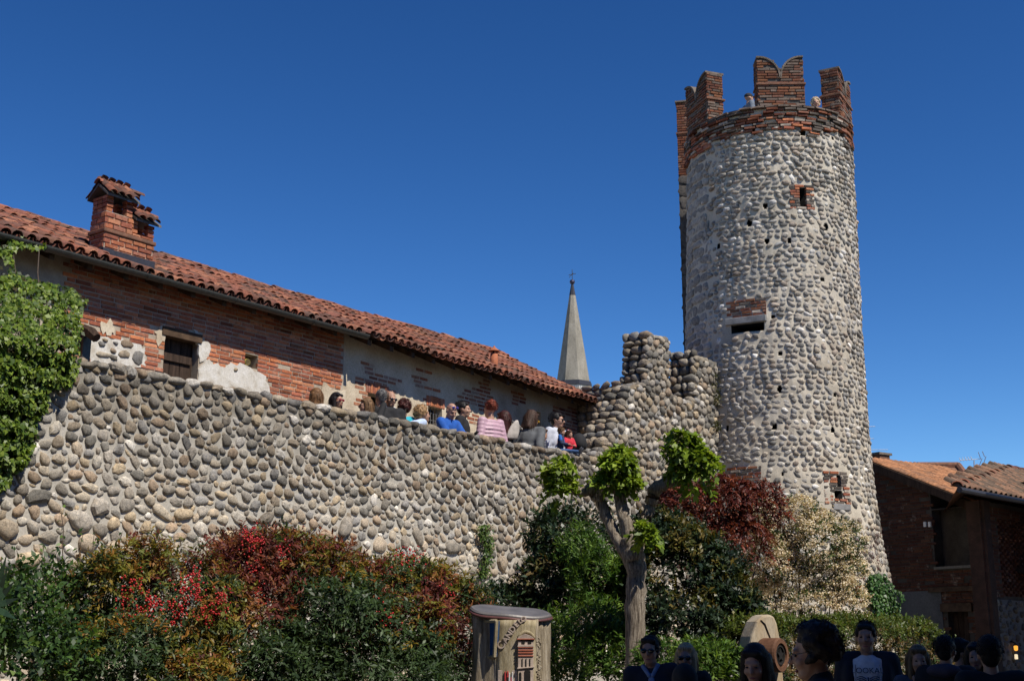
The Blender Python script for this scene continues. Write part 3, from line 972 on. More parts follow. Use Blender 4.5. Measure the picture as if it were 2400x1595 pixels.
for f in (.3, .55, .8): bars.tube([fB.P(w2[0], w2[2] + (w2[3] - w2[2]) * f, -.085), fB.P(w2[1], w2[2] + (w2[3] - w2[2]) * f, -.085)], .008, 6)
bars.build('window_bars', plain_mat('iron_bars', (.20, .19, .18), .6, .4), facB)
MB().box(fB.P(sB0 + .035, (ZF + ZTOP) / 2, .012), dB * .04, UP * (ZTOP - ZF) / 2, nB * .02).build('plaster_edge', M['white_render'], facB)
patch_px = [[(851, 849), (872, 852), (884, 872), (915, 885), (938, 888), (938, 905), (930, 925), (905, 915), (880, 908), (862, 905), (838, 905), (836, 885), (858, 885), (862, 868)],
            [(970, 857), (1008, 862), (1006, 900), (1028, 905), (1024, 920), (1000, 914), (982, 905), (970, 898)],
            [(980, 925), (1050, 930), (1052, 945), (985, 938)], [(836, 905), (858, 908), (860, 955), (836, 950)], [(1080, 905), (1110, 910), (1135, 880), (1150, 900), (1150, 968), (1120, 962), (1075, 948)],
            [(1105, 965), (1128, 966), (1130, 1000), (1100, 1000)], [(1190, 915), (1230, 920), (1235, 950), (1200, 945)], [(1290, 950), (1400, 960), (1400, 1050), (1300, 1040)]]
patch = [[fB.sz(*q) for q in p] for p in patch_px]
B = Pieces('brick')
brick_rows(B, fB, sB0 + .1, sB1, 4.3, ZTOP - .1, lambda s, z: not any(in_poly(s, z, p) for p in patch) or in_rect(s, z, w1, .03) or in_rect(s, z, w2, .03) or in_rect(s, z, w3, .03) or rng.random() < .16, lambda s, z: (lambda c, q: c * (1 - q) + np.array((.42, .36, .28)) * q)(brick_col(.95), max(0, rng.normal(.08, .22))), L=.24, H=.058, J=.02, out=.005, depth=.04, rnd=2)
for w in (w1, w2):
    x = w[0] - .06
    while x < w[1] + .06:
        B.add(fB.P(x + .03, w[3] + .10, -.01), dB * .028, UP * .10, nB * .022, brick_col(1.25))
        x += .064
B.emit(facB, 260)

# eaves timber, roof
def roof_slope(fr, pts, w):
    return np.mean([(fr.sz(u, v, -w)[1] - ZE) / w for u, v in pts])
RW = 3.0
kA = roof_slope(eA, [(150, 536), (420, 622), (700, 716)], RW)
kB0 = roof_slope(eB, [(880, 764)], RW); kB1 = roof_slope(eB, [(1290, 872)], RW)
print('roof slopes', kA, kB0, kB1)
roof = empty('roof', (0, 0, 0)); roof.parent = house; roof.location = -wloc(house)
TL = Pieces('tile')
PAN = Pieces('tile')
def tile_col():
    r = rng.random()
    c = np.array([(.27, .10, .06), (.235, .088, .055), (.31, .135, .08), (.20, .08, .056), (.155, .075, .056)][rng.integers(5)])
    if r < .26: c = c * .5 + np.array((.03, .025, .02))
    return c * rng.uniform(.75, 1.2)
chim_fp = []
def roof_part(fr, s0, s1, k0, k1, pitch=.195):
    n = int((s1 - s0) / pitch)
    for i in range(n):
        s = s0 + (i + .5) * pitch
        k = k0 + (k1 - k0) * (s - s0) / (s1 - s0)
        sl = -fr.n + UP * k; L = np.linalg.norm(sl); sl = sl / L
        nr = np.cross(fr.d, sl); nr = nr if nr[2] > 0 else -nr
        ex = .30; rows = int(RW * L / ex) + 1
        for j in range(rows):
            y = -.09 + j * ex
            jit = fr.d * rng.normal(0, .012)
            ln = .40 * rng.uniform(.96, 1.05)
            yaw = rng.normal(0, .035)
            lift = nr * (.055 + rng.normal(0, .006) + (.010 if j else 0))
            c = fr.P(s, ZE + .0, 0) + sl * y + lift + jit + UP * .02 * math.sin(s * 1.9 + j * .4)
            sag = nr * .018
            if not any(a < s < b and e < y < f for a, b, e, f in chim_fp):
                TL.add(c + sag * .6, fr.d * .088 * rng.uniform(.94, 1.06), (sl * math.cos(yaw) + fr.d * math.sin(yaw)) * ln - sag * 1.2, nr * .085, tile_col())
                PAN.add(c + fr.d * pitch / 2 + nr * .028 - jit * .5, fr.d * .09, sl * ln - sag, -nr * .08, tile_col() * .8)
    return n
def deck(fr, s0, s1, k0, k1, name, mat, t0, t1, w0, w1, parent):
    V = []
    for s, k in ((s0, k0), (s1, k1)):
        for w in (w0, w1):
            for t in (t0, t1): V.append(fr.P(s, ZE + w * k + t, -w))
    me = MB().add(V, [(0, 1, 3, 2), (4, 6, 7, 5), (0, 4, 5, 1), (2, 3, 7, 6), (1, 5, 7, 3), (0, 2, 6, 4)]).mesh(name, mat)
    return put(name, me, parent)
eA0, eA1 = eA.sz(-160, 500)[0] - 4.0, eA.sz(852, 785)[0]
eB0, eB1 = float(np.dot(eA.P(eA1, 0) - eB.o, dB)), eB.sz(1412, 950)[0]
# chimney seat, found where its foot meets the slope
best = min(np.arange(.3, 2.6, .02), key=lambda w: abs(eA.sz(240, 590, -w)[1] - (ZE + .12 + w * kA)))
cf = Frame(eA.o - nA * best, dA, nA)
c0, c1 = cf.sz(242, 590)[0], cf.sz(357, 620)[0]
cm = cf.sz(312, 500)[0]
LT = np.linalg.norm(-nA + UP * kA)
CD = .36
chim_fp.append((c0 - .06, c1 + .06, best * LT - .35, (best + CD) * LT + .0))
roof_part(eA, eA0, eA1, kA, kA)
roof_part(eB, eB0 + .03, eB1, kB0, kB1)
deck(eA, eA0, eA1, kA, kA, 'roof_boards', M['old_wood'], -.03, .03, .02, RW, roof)
deck(eB, eB0, eB1, kB0, kB1, 'roof_boards', M['old_wood'], -.03, .03, .02, RW, roof)
for fr, a, b, k0, k1 in ((eA, eA0, eA1, kA, kA), (eB, eB0, eB1, kB0, kB1)):
    s = a
    while s < b:
        k = k0 + (k1 - k0) * (s - a) / (b - a)
        TL.add(fr.P(s, ZE + RW * k + .07 + rng.normal(0, .01), -RW), -fr.n * .11, fr.d * .42, UP * .10, tile_col() * 1.1)
        s += .34
    x = a + .2
    while x < b - .1:
        k = k0 + (k1 - k0) * (x - a) / (b - a)
        MB().box(fr.P(x, ZE - .10 + .45 * k, -.45), fr.d * .045, (-fr.n + UP * k) * .42, UP * .05).build('rafter', M['beam'], roof)
        x += .62
TL.emit(roof, 300)
PAN.name = 'pan_tile'
PAN.emit(roof, 0)
# far slope, end and rear walls close the house
for fr, a, b, k in ((eA, eA0, eA1, kA), (eB, eB0, eB1, (kB0 + kB1) / 2)):
    V = [fr.P(a, ZE + RW * k - .02, -RW), fr.P(b, ZE + RW * k - .02, -RW), fr.P(b, ZE - .3, -2 * RW), fr.P(a, ZE - .3, -2 * RW)]
    V += [p + UP * .05 for p in V]
    put('rear_slope', MB().add(V, [(0, 1, 2, 3), (7, 6, 5, 4), (0, 4, 5, 1), (1, 5, 6, 2), (2, 6, 7, 3), (3, 7, 4, 0)]).mesh('rear_slope', M['old_brick']), house)
    MB().prism([(a, 0), (b, 0), (b, ZE - .3), (a, ZE - .3)], lambda s, z, t, fr=fr: fr.P(s, z, t), -2 * RW + .6, -2 * RW + .3).build('rear_wall', M['plaster'], house)
for fr, s, k in ((eA, eA0 + .1, kA), (eB, sB1 - .1, kB1)):
    MB().prism([(-2 * RW + .3, 0), (-.8, 0), (-.8, ZE), (-RW, ZE + RW * k - .1), (-2 * RW + .3, ZE - .3)], lambda o, z, t, fr=fr, s=s: fr.P(s + t, z, o), -.1, .1).build('end_wall', M['plaster'], house)
# gutter with joints
gm = MB()
pr = [(.075 * math.cos(math.radians(a)), .075 * math.sin(math.radians(a))) for a in range(180, 361, 20)] + [(.066 * math.cos(math.radians(a)), .066 * math.sin(math.radians(a))) for a in range(360, 179, -20)]
gm.prism(pr, lambda x, y, t: eA.P(t, ZE - .005 + y, .06 + x), eA0, eA1 + .02)
gut = gm.build('gutter', M['gutter'], house, smooth=False)
for s in np.arange(eA0 + .5, eA1, 1.7):
    MB().prism([(x * 1.1, y * 1.1) for x, y in pr], lambda x, y, t: eA.P(t, ZE - .005 + y, .06 + x), s, s + .05).build('gutter_joint', M['gutter'], gut)
MB().prism(pr[:10], lambda x, y, t: eA.P(t, ZE - .005 + y, .06 + x), eA1 + .02, eA1 + .03).build('end_cap', M['gutter'], gut)

# chimney
zc = lambda u, v: cf.sz(u, v)[1]
zb_, zst, zsl, zcp = zc(242, 592), zc(248, 540), zc(281, 502), zc(290, 470)
zcp += .02; zap = zcp + .20
zs2, zc2 = zc(340, 553), zc(345, 523)
chim = MB()
LF = Frame(cf.P(c0, 0), -nA, -dA)       # left-hand end
RF = Frame(cf.P(c1, 0), nA, dA)
chim.box(cf.P((c0 + c1) / 2, (zb_ - .6 + zst) / 2, -CD / 2), dA * (c1 - c0) / 2 * .99, nA * (CD / 2 - .01), UP * (zst - zb_ + .6) / 2)
chim.box(cf.P((c0 + cm) / 2, (zst + zsl) / 2, -CD / 2), dA * (cm - c0) / 2 * .985, nA * (CD / 2 - .015), UP * (zsl - zst) / 2)
chim.box(cf.P((cm + c1) / 2, (zst + zs2) / 2 - .02, -CD / 2), dA * (c1 - cm) / 2 * .985, nA * (CD / 2 - .015), UP * ((zs2 - zst) / 2))
ch = chim.build('chimney', M['brick_mortar'], house)
B = Pieces('brick')
cc = lambda s, z: brick_col(1.1)
brick_rows(B, cf, c0, c1, zb_ - .12, zst - .02, lambda s, z: False, cc, L=.235, H=.062, J=.016, out=.012)
brick_rows(B, cf, c0, cm, zst + .05, zsl, lambda s, z: False, cc, L=.22, H=.062, J=.015, out=.004, off=.006)
brick_rows(B, cf, cm + .01, c1, zst + .05, zs2, lambda s, z: False, cc, L=.22, H=.062, J=.015, out=.004, off=.006)
brick_rows(B, LF, 0.0, CD, zb_ - .12, zst - .02, lambda s, z: False, cc, L=.22, H=.062, J=.016, out=.01)
brick_rows(B, LF, 0.0, CD, zst + .05, zsl, lambda s, z: False, cc, L=.22, H=.062, J=.015, out=.004, off=.006)
RF2 = Frame(cf.P(cm, 0), nA, dA)
brick_rows(B, RF2, -CD, 0, zs2, zsl, lambda s, z: False, cc, L=.22, H=.062, J=.015, out=.004, off=.006)
def pillar(s, q, z0, z1, w=.055, dp=.055):
    z = z0
    while z < z1 - .02:
        h = min(.062, z1 - z)
        B.add(cf.P(s, z + h / 2, q), dA * w * rng.uniform(.95, 1.05), UP * h / 2 * .9, nA * dp, brick_col(1.0)); z += h + .006
for s_ in (c0 + .06, cm - .06):
    for q in (-.06, -CD + .06): pillar(s_, q, zsl, zcp)
pillar(c0 + .06, -CD / 2, zsl, zcp)
for q in (-.06, -CD + .06): pillar(c1 - .06, q, zs2, zc2)
pillar(cm + .05, -.06, zs2, zc2)
B.emit(ch, 260)
MB().box(cf.P((c0 + c1) / 2, zst + .01, -CD / 2), dA * ((c1 - c0) / 2 + .03), nA * (CD / 2 + .03), UP * .032).build('string_course', M['old_brick'], ch, bevel=.014)
# lead flashing round its foot
kf = MB().prism([(c0 - .025, zb_ - .55), (c1 + .025, zb_ - .55), (c1 + .025, zb_ + .075), (c0 - .025, zb_ + .075)], lambda s, z, t: cf.P(s, z, t), .028, -CD - .03).build('flashing', M['lead'], ch)
CT = Pieces('tile')
def cap(s0, s1, ze, zr, name):
    m = MB()
    rise = zr - ze
    m.prism([(.07, ze), (-CD / 2, zr), (-CD - .07, ze), (-CD - .07, ze - .035), (-CD / 2, zr - .04), (.07, ze - .035)], lambda o, z, t: cf.P(t, z, o), s0 - .05, s1 + .07)
    m.build(name, M['dark_mortar'], ch)
    for sg in (1, -1):
        for k in range(int((s1 - s0 + .12) / .13)):
            s = s0 - .05 + .07 + k * .135
            sl = (-nA * sg * (CD / 2 + .07) + UP * rise); sl /= np.linalg.norm(sl)
            nr = np.cross(dA, sl); nr = nr if nr[2] > 0 else -nr
            o = .11 if sg > 0 else -CD - .11
            for j in range(2):
                CT.add(cf.P(s, ze + .005, o) + sl * j * .2 + nr * .01, dA * .07, sl * .27, nr * .06, tile_col() * .8)
    s = s0 - .07
    while s < s1 + .02:
        CT.add(cf.P(s, zr + .01, -CD / 2), -nA * .09, dA * .3, UP * .075, tile_col() * 1.2); s += .26
cap(c0, cm, zcp, zap, 'chimney_cap')
cap(cm + .07, c1, zc2, zc2 + (zap - zcp) * .85, 'chimney_cap')
CT.emit(ch, 60)

# terracotta flue on the lower roof
fb = min(np.arange(.3, 3, .02), key=lambda w: abs(eB.sz(1158, 855, -w)[1] - (ZE + .1 + w * (kB0 + kB1) / 2)))
fp = eB.px(1158, 857, -fb); ft = eB.px(1163, 818, -fb)
hgt = ft[2] - fp[2]
terr = plain_mat('terracotta', (.38, .125, .055), .8, var=.3)
fl = MB().lathe([(.085, -.25), (.085, hgt * .1), (.078, hgt * .68), (.06, hgt * .69)], fp, UP, 16).build('flue_pipe', terr, house, smooth=True)
MB().lathe([(.05, hgt * .66), (.05, hgt * .84)], fp, UP, 10).build('flue_core', M['dark'], fl)
for a in range(4):
    e = comp(45 + 90 * a + 20)
    MB().box(fp + e * .062 + UP * hgt * .76, e * .012, np.cross(UP, e) * .018, UP * hgt * .09).build('flue_post', terr, fl)
MB().lathe([(.12, hgt * .84), (.115, hgt * .88), (.03, hgt * 1.06), (.012, hgt * 1.16)], fp, UP, 16).build('flue_cap', terr, fl)

# ================================================================== church spire far behind
YS = 120.0
sp_b, sp_t = atY(1344, 897, YS), atY(1344.5, 690, YS)
spire = empty('church_spire', (sp_b[0], sp_b[1], 0), 'grey eight-sided church spire with a lead tip rising behind the roof', 'church')
spm = rough_mat('spire_slate', [(.3, (.17, .155, .125)), (.5, (.25, .23, .19)), (.7, (.31, .285, .24))], 1.2, 12, .5, .03, stretch=(1, 1, .35))
rb = 41 / F * YS * 1.0
def octa(rows, name, mat, rot=22.5, base=sp_b):
    m = MB(); V = []
    for r, z in rows:
        for k in range(8):
            a = math.radians(rot + 45 * k); V.append((base[0] + r * math.cos(a), base[1] + r * math.sin(a), z))
    FA = [(i * 8 + k, i * 8 + (k + 1) % 8, (i + 1) * 8 + (k + 1) % 8, (i + 1) * 8 + k) for i in range(len(rows) - 1) for k in range(8)]
    FA += [tuple(range(7, -1, -1)), tuple((len(rows) - 1) * 8 + k for k in range(8))]
    return m.add(V, FA).build(name, mat, spire)
ROT = 14
octa([(rb * 1.02, sp_b[2]), (rb * .965, sp_b[2] + .55), (.30, sp_t[2])], 'spire', spm, ROT)
zt_ = atY(1345, 664, YS)[2]
octa([(.33, sp_t[2] - .1), (.10, zt_)], 'lead_tip', M['lead'], ROT)
put('finial', MB().lathe([(.02, -.25), (.2, -.18), (.27, 0), (.2, .18), (.02, .25)], (sp_b[0], sp_b[1], zt_ + .15), UP, 12).mesh('finial', plain_mat('dark_blue_metal', (.05, .05, .09), .4, .5), True), spire)
cr = MB(); zc_ = zt_ + .3
cr.tube([(sp_b[0], sp_b[1], zc_), (sp_b[0], sp_b[1], zc_ + 1.1)], .03, 6)
cr.tube([(sp_b[0] - .35, sp_b[1], zc_ + .55), (sp_b[0] + .35, sp_b[1], zc_ + .7)], .03, 6)
cr.tube([(sp_b[0] - .3, sp_b[1], zc_ + .3), (sp_b[0] + .1, sp_b[1], zc_ + .75)], .025, 6)
cr.build('cross', M['gutter'], spire)
octa([(rb * 1.12, sp_b[2] - .02), (rb * 1.14, sp_b[2] - .45)][::-1], 'cornice_slab', M['lead'], ROT)
wh = plain_mat('white_stone', (.62, .60, .57), .8)
octa([(rb * 1.03, sp_b[2] - 2.0), (rb * 1.03, sp_b[2] - .46)], 'cornice', wh, ROT)
for k in range(8):
    a0, a1 = math.radians(ROT + 45 * k), math.radians(ROT + 45 * (k + 1))
    pa_, pb_ = [np.array([sp_b[0] + rb * 1.06 * math.cos(a), sp_b[1] + rb * 1.06 * math.sin(a), sp_b[2] - .72]) for a in (a0, a1)]
    dm = MB()
    for q in range(7):
        c_ = pa_ + (pb_ - pa_) * (q + .5) / 7; e = (pb_ - pa_) / 7 * .28
        dm.box(c_, e, np.array([e[1], -e[0], 0]) * .5, UP * .16)
    dm.build('dentils', wh, spire)
octa([(rb * .98, 0), (rb * .98, sp_b[2] - 2.0)], 'bell_tower', wh, ROT)
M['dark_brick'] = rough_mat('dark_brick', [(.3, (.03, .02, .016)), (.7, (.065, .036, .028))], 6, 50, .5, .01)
# ================================================================== barns on the right
dBW, nBW = comp(145), comp(235)
P0 = atY(2040, 1300, 31.0)
BW = Frame((P0[0], P0[1], 0), dBW, nBW)
barn = empty('barn', (P0[0], P0[1], 0), 'old brick barn with a dark open loft beside the round tower', 'barn')
vs0, vz0 = BW.sz(2030, 1074); vs1, vz1 = BW.sz(2264, 1166)
kb = (vz0 - vz1) / (vs1 - vs0)
op = (BW.sz(2187, 1250)[0], BW.sz(2330, 1250)[0], BW.sz(2250, 1331)[1], BW.sz(2250, 1188)[1])
dr = (BW.sz(2226, 1500)[0], BW.sz(2274, 1500)[0], 0.0, BW.sz(2250, 1432)[1])
sw0, sw1 = BW.sz(1960, 1300)[0], BW.sz(2345, 1300)[0]
ztop = BW.sz(2250, 1186)[1]
def roofz(s): return vz0 - (s - vs0) * kb
M['barn_mortar'] = rough_mat('barn_mortar', [(.3, (.045, .038, .032)), (.7, (.095, .08, .066))], 3, 40, .5, .02)  # mortar toned down to stand for the shade on the barn wall
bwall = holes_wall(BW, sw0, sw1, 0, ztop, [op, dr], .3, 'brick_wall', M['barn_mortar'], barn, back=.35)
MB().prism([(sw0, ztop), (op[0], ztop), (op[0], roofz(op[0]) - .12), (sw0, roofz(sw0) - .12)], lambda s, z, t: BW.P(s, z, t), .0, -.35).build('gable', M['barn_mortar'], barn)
B = Pieces('brick')
pl_z = BW.sz(2120, 1386)[1]
def skipB(s, z):
    if in_rect(s, z, op, .02) or in_rect(s, z, dr, .05): return True
    if z > roofz(s) - .16 or (s > op[0] and z > ztop): return True
    if z < pl_z and s < op[0] + .1: return True
    return rng.random() < .03
brick_rows(B, BW, BW.sz(2025, 1300)[0], sw1, .2, vz0, skipB, lambda s, z: brick_col(.27), L=.25, H=.06, J=.013, out=.012)  # brick colour scaled down to carry the barn wall's shade
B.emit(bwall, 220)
MB().prism([(sw0, .02), (op[0] + .1, .02), (op[0] + .1, pl_z), (sw0, pl_z)], lambda s, z, t: BW.P(s, z, t), -.02, .015).build('plaster_base', rough_mat('grey_plaster', [(.3, (.08, .08, .085)), (.7, (.14, .14, .14))], 2, 30, .4, .01), bwall)
MB().box(BW.P((op[0] + op[1]) / 2, op[2] + .03, .02), dBW * (op[1] - op[0]) / 2, nBW * .05, UP * .03).build('loft_rail', plain_mat('grey_wood', (.16, .145, .12), .8), barn)
zf = BW.sz(2250, 1379)[1]
MB().box(BW.P((op[0] + op[1]) / 2, zf, .02), dBW * ((op[1] - op[0]) / 2 + .2), nBW * .06, UP * .05).build('floor_beam', M['beam'], barn)
dl = MB().box(BW.P((dr[0] + dr[1]) / 2, dr[3] / 2, -.22), dBW * (dr[1] - dr[0]) / 2, UP * dr[3] / 2, nBW * .02).build('door', M['old_wood'], barn)
for k in range(4):
    MB().box(BW.P(dr[0] + (k + .5) * (dr[1] - dr[0]) / 4, dr[3] / 2, -.19), dBW * (dr[1] - dr[0]) / 8.6, UP * dr[3] / 2, nBW * .012).build('plank', M['old_wood'], dl, bevel=.004)
MB().box(BW.P((dr[0] + dr[1]) / 2, dr[3] + .09, .01), dBW * ((dr[1] - dr[0]) / 2 + .14), UP * .09, nBW * .06).build('lintel', M['beam'], barn)
for u in (2170, 2181):  # two white plates standing in for small lit patches on the wall
    s, z = BW.sz(u, 1228)
    MB().box(BW.P(s, z, .03), dBW * .035, UP * .06, nBW * .02).build('light_patch', plain_mat('light_patch_white', (.75, .72, .66), .4), barn, bevel=.006)
# loft inside; near-black back sheet put in to stand for its shade
MB().box(BW.P((op[0] + op[1]) / 2, (op[2] + op[3]) / 2, -1.3), dBW * 1.9, UP * 1.25, nBW * .05).build('loft_back', M['dark'], barn)
MB().box(BW.P((op[0] + op[1]) / 2, op[2] - .1, -.8), dBW * 1.6, UP * .05, nBW * .6).build('loft_floor', M['old_wood'], barn)
# roof running down to the right
sl = dBW - UP * kb; sl /= np.linalg.norm(sl)
nr = np.cross(nBW, sl); nr = nr if nr[2] > 0 else -nr
Lr = (vs1 - vs0 + .25) * math.sqrt(1 + kb * kb)
r0 = BW.P(vs0, vz0, .12)
RD = 3.4
V = [r0, r0 + sl * Lr, r0 + sl * Lr - nBW * RD, r0 - nBW * RD]
rf = put('roof', MB().add([p - nr * .10 for p in V] + [p for p in V], [(3, 2, 1, 0), (4, 5, 6, 7), (0, 1, 5, 4), (1, 2, 6, 5), (2, 3, 7, 6), (3, 0, 4, 7)]).mesh('roof', M['beam']), barn)
TB = Pieces('tile')
for i in range(int(RD / .19)):
    for j in range(int(Lr / .27)):
        p = r0 - nBW * (.08 + i * .19 + rng.normal(0, .008)) + sl * (Lr - j * .27 + .03) + nr * .012
        TB.add(p, nBW * .098, -sl * .33, nr * .06, (np.array((.36, .17, .085)) if rng.random() > .3 else np.array((.25, .13, .075))) * rng.uniform(.8, 1.2))
TB.emit(rf, 240)
MB().box(r0 + sl * Lr * .5 + nBW * .03 - nr * .1, sl * Lr * .5, nBW * .03, nr * .09).build('verge_board', M['old_wood'], barn)
for k in range(5):
    MB().box(r0 + sl * (Lr - .35) - nBW * (.3 + k * .6) - nr * .2, sl * .42, nBW * .06, nr * .07).build('rafter', M['beam'], barn)
# far hipped roof and the little chimney over the ridge
c_ = atY(2060, 1078, 34)
bc = MB().box(c_, comp(145) * .2, comp(55) * .2, UP * .13).build('chimney', M['old_brick'], barn)
MB().box(c_ + UP * .15, comp(145) * .24, comp(55) * .26, UP * .03).build('chimney_slab', M['coping'], bc)

far = empty('far_tiled_house', (*atY(2200, 1300, 40)[:2], 0), 'distant house with a small red hipped tile roof above the barn roof', 'house')
fa, fb_, fc, fd = atY(2128, 1130, 40), atY(2290, 1150, 40), atY(2150, 1093, 42), atY(2246, 1093, 42)
fm = MB().add([fa, fb_, fd, fc], [(0, 1, 2, 3)])
fd2 = atY(2300, 1128, 44)
fm.add([fb_, fd2, fd], [(0, 1, 2)])
fr_ = fm.build('roof', M['old_brick'], far)
e = fb_ - fa; L = np.linalg.norm(e); e /= L
u_ = (fc - fa); u_ -= e * np.dot(u_, e); LU = np.linalg.norm(u_); u_ /= LU
nn = np.cross(e, u_); nn = nn if nn[2] > 0 else -nn
P = Pieces('tile')
for i in range(int(L / .24)):
    for j in range(int(LU / .34) + 1):
        f = j * .34 / LU
        lo_, hi_ = f * np.dot(fc - fa, e), L - f * (L - np.dot(fd - fa, e))
        if lo_ < i * .24 + .1 < hi_: P.add(fa + e * (i * .24 + .12) + u_ * j * .34 + nn * .02, e * .115, u_ * .4, nn * .1, tile_col() * 1.1)
P.emit(fr_, 130)
for a, b in ((fc, fd), (fd, fb_)): MB().tube([a + UP * .05, b + UP * .05], .11, 8).build('ridge_tile', M['old_brick'], far)
q0 = [fa, fb_, fd2]
MB().add([np.array([p[0], p[1], 0]) for p in q0] + [p - UP * .1 for p in q0], [(0, 1, 4, 3), (1, 2, 5, 4)]).build('wall', M['plaster'], far)

# house on the far right, eaves towards the lane
d2, n2 = comp(44.5), comp(134.5)
e0 = atY(2243, 1144, 25.0)
E2 = Frame((e0[0], e0[1], 0), d2, n2)
z2 = e0[2]
h2 = empty('corner_house', (e0[0], e0[1], 0), 'house at the right edge with a dark barrel tile roof and a pierced brick wall', 'house')
OV2 = .55
F2 = Frame(E2.o - n2 * OV2, d2, n2)
x0 = F2.sz(2306, 1300)[0]; x1 = x0 + 7.0
lat = (F2.sz(2343, 1300)[0], F2.sz(2343, 1300)[0] + 4.5, F2.sz(2370, 1397)[1], F2.sz(2370, 1218)[1])
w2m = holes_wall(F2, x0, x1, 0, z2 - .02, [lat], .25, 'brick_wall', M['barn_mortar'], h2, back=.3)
B = Pieces('brick')
zst2 = F2.sz(2370, 1400)[1]
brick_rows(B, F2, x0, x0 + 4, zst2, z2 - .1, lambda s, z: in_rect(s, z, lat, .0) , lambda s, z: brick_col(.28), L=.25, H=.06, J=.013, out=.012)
z = lat[2]; row = 0
while z < lat[3]:
    s = lat[0] + (.12 if row % 2 else 0)
    while s < lat[1]:
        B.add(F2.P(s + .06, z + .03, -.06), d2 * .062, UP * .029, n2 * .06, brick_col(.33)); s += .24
    z += .062; row += 1
B.emit(w2m, 220)
MB().box(F2.P((lat[0] + lat[1]) / 2, (lat[2] + lat[3]) / 2, -.24), d2 * (lat[1] - lat[0]) / 2, UP * (lat[3] - lat[2]) / 2, n2 * .02).build('lattice_back', M['dark'], w2m)
Q = Q_ = Pieces('stone')
MB().prism([(x0 + .3, .05), (x0 + 4, .05), (x0 + 4, zst2 - .05), (x0 + .3, zst2 - .05)], lambda s, z, t: F2.P(s, z, t), -.02, .02).build('stone_plinth', rough_mat('grey_mortar', [(.3, (.11, .11, .115)), (.7, (.18, .18, .18))], 2, 30, .5, .02), w2m)
for x, y, r in scatter((x0 + .35, x0 + 3.2, .2, zst2 - .1), .12, 4000, 1.3, lo=.4): cobble(F2, x, y, r * .8, 1.4, .5, rng.normal(0, .5), .02)
Q.emit(w2m, 120)
MB().box(F2.P(x0 - .012, z2 / 2, -.15), d2 * .01, n2 * .15, UP * z2 / 2 * .99).build('end_wall', M['dark_brick'], h2)
RW2 = 2.0
k2 = (E2.sz(2390, 1083, -RW2)[1] - .27 - z2) / RW2
sl2 = -n2 + UP * k2; L2 = np.linalg.norm(sl2); sl2 /= L2
nr2 = np.cross(d2, sl2); nr2 = nr2 if nr2[2] > 0 else -nr2
sh_ = E2.sz(2362, 1088, -RW2)[0]
poly2 = [(0, 0), (x1 + .3, 0), (x1 + .3, RW2), (sh_, RW2)]
rf2 = MB().prism(poly2, lambda s, w, t: E2.P(s, z2 + w * k2, -w) + nr2 * t, -.08, .0).build('roof', M['old_wood'], h2)
P = Pieces('tile')
for i in range(int((x1 + .3) / .235)):
    s = (i + .5) * .235
    for j in range(int(RW2 * L2 / .3) + 1):
        y = -.06 + j * .3
        if y / L2 < RW2 * min(1, s / sh_) + .02:
            P.add(E2.P(s, z2, 0) + sl2 * y + nr2 * .03 + d2 * rng.normal(0, .008), d2 * .10, sl2 * .42, nr2 * .105, (np.array((.20, .115, .075)) if rng.random() > .35 else np.array((.13, .09, .065))) * rng.uniform(.75, 1.2))
P.emit(rf2, 200)
hp = Pieces('tile')
for k in range(10):
    f = k / 10
    a = E2.P(sh_ * f, z2 + RW2 * f * k2 + .05, -RW2 * f); b = E2.P(sh_ * (f + .14), z2 + RW2 * (f + .14) * k2 + .05, -RW2 * (f + .14))
    t_ = b - a; sd = np.cross(t_, UP); sd /= np.linalg.norm(sd)
    hp.add(a, sd * .12, t_, UP * .11, tile_col() * .7)
s = sh_
while s < x1:
    hp.add(E2.P(s, z2 + RW2 * k2 + .05, -RW2), -n2 * .12, d2 * .45, UP * .11, tile_col() * .7); s += .38
hp.name = 'ridge_tile'
hp.emit(rf2, 40)
V = [E2.P(0, z2, 0), E2.P(sh_, z2 + RW2 * k2, -RW2), E2.P(sh_, z2, -2 * RW2), E2.P(x1, z2 + RW2 * k2, -RW2), E2.P(x1, z2, -2 * RW2)]
put('rear_slope', MB().add(V, [(0, 1, 2), (1, 3, 4, 2)]).mesh('rear_slope', M['old_brick']), h2)
MB().tube([E2.P(-.05, z2 - .03, .07), E2.P(x1, z2 - .03, .07)], .06, 8).build('gutter', M['lead'], h2)
a = F2.P(x0 + .12, 0, .02)
MB().box(F2.P(x0 + .15, z2 / 2, .03), d2 * .13, n2 * .05, UP * z2 / 2 * .995).build('corner_pier', M['dark_brick'], h2)

# television aerials
def aerial(u, v0, v1, Y, arms, name_label):
    p0, p1 = atY(u, v0, Y), atY(u, v1, Y)
    r = empty('television_aerial', p0, name_label, 'aerial')
    al = plain_mat('aluminium', (.55, .56, .58), .4, .6)
    MB().tube([p0, p1], .014, 6).build('mast', al, r)
    m = MB()
    for (du0, dv0, du1, dv1) in arms:
        m.tube([p1 + np.array([du0, 0, dv0]), p1 + np.array([du1, 0.1, dv1])], .008, 5)
    m.build('antenna_rods', al, r)
yag = [(-.35, .0, .2, .05)] + [(-.33 + .06 * k, -.0 - .0, -.33 + .06 * k, .03 + .004 * k) for k in range(0)] + [(x, .06 + .1 * x - .05, x, .06 + .1 * x + .05) for x in (-.32, -.25, -.18, -.11, -.04)] + [(.12, .2, .2, .05), (.2, .05, .14, -.14), (.22, .22, .3, .1), (.3, .1, .24, -.12)]
aerial(2283, 1122, 1078, 31, yag, 'pale television aerial on a thin mast above the tiled roofs')
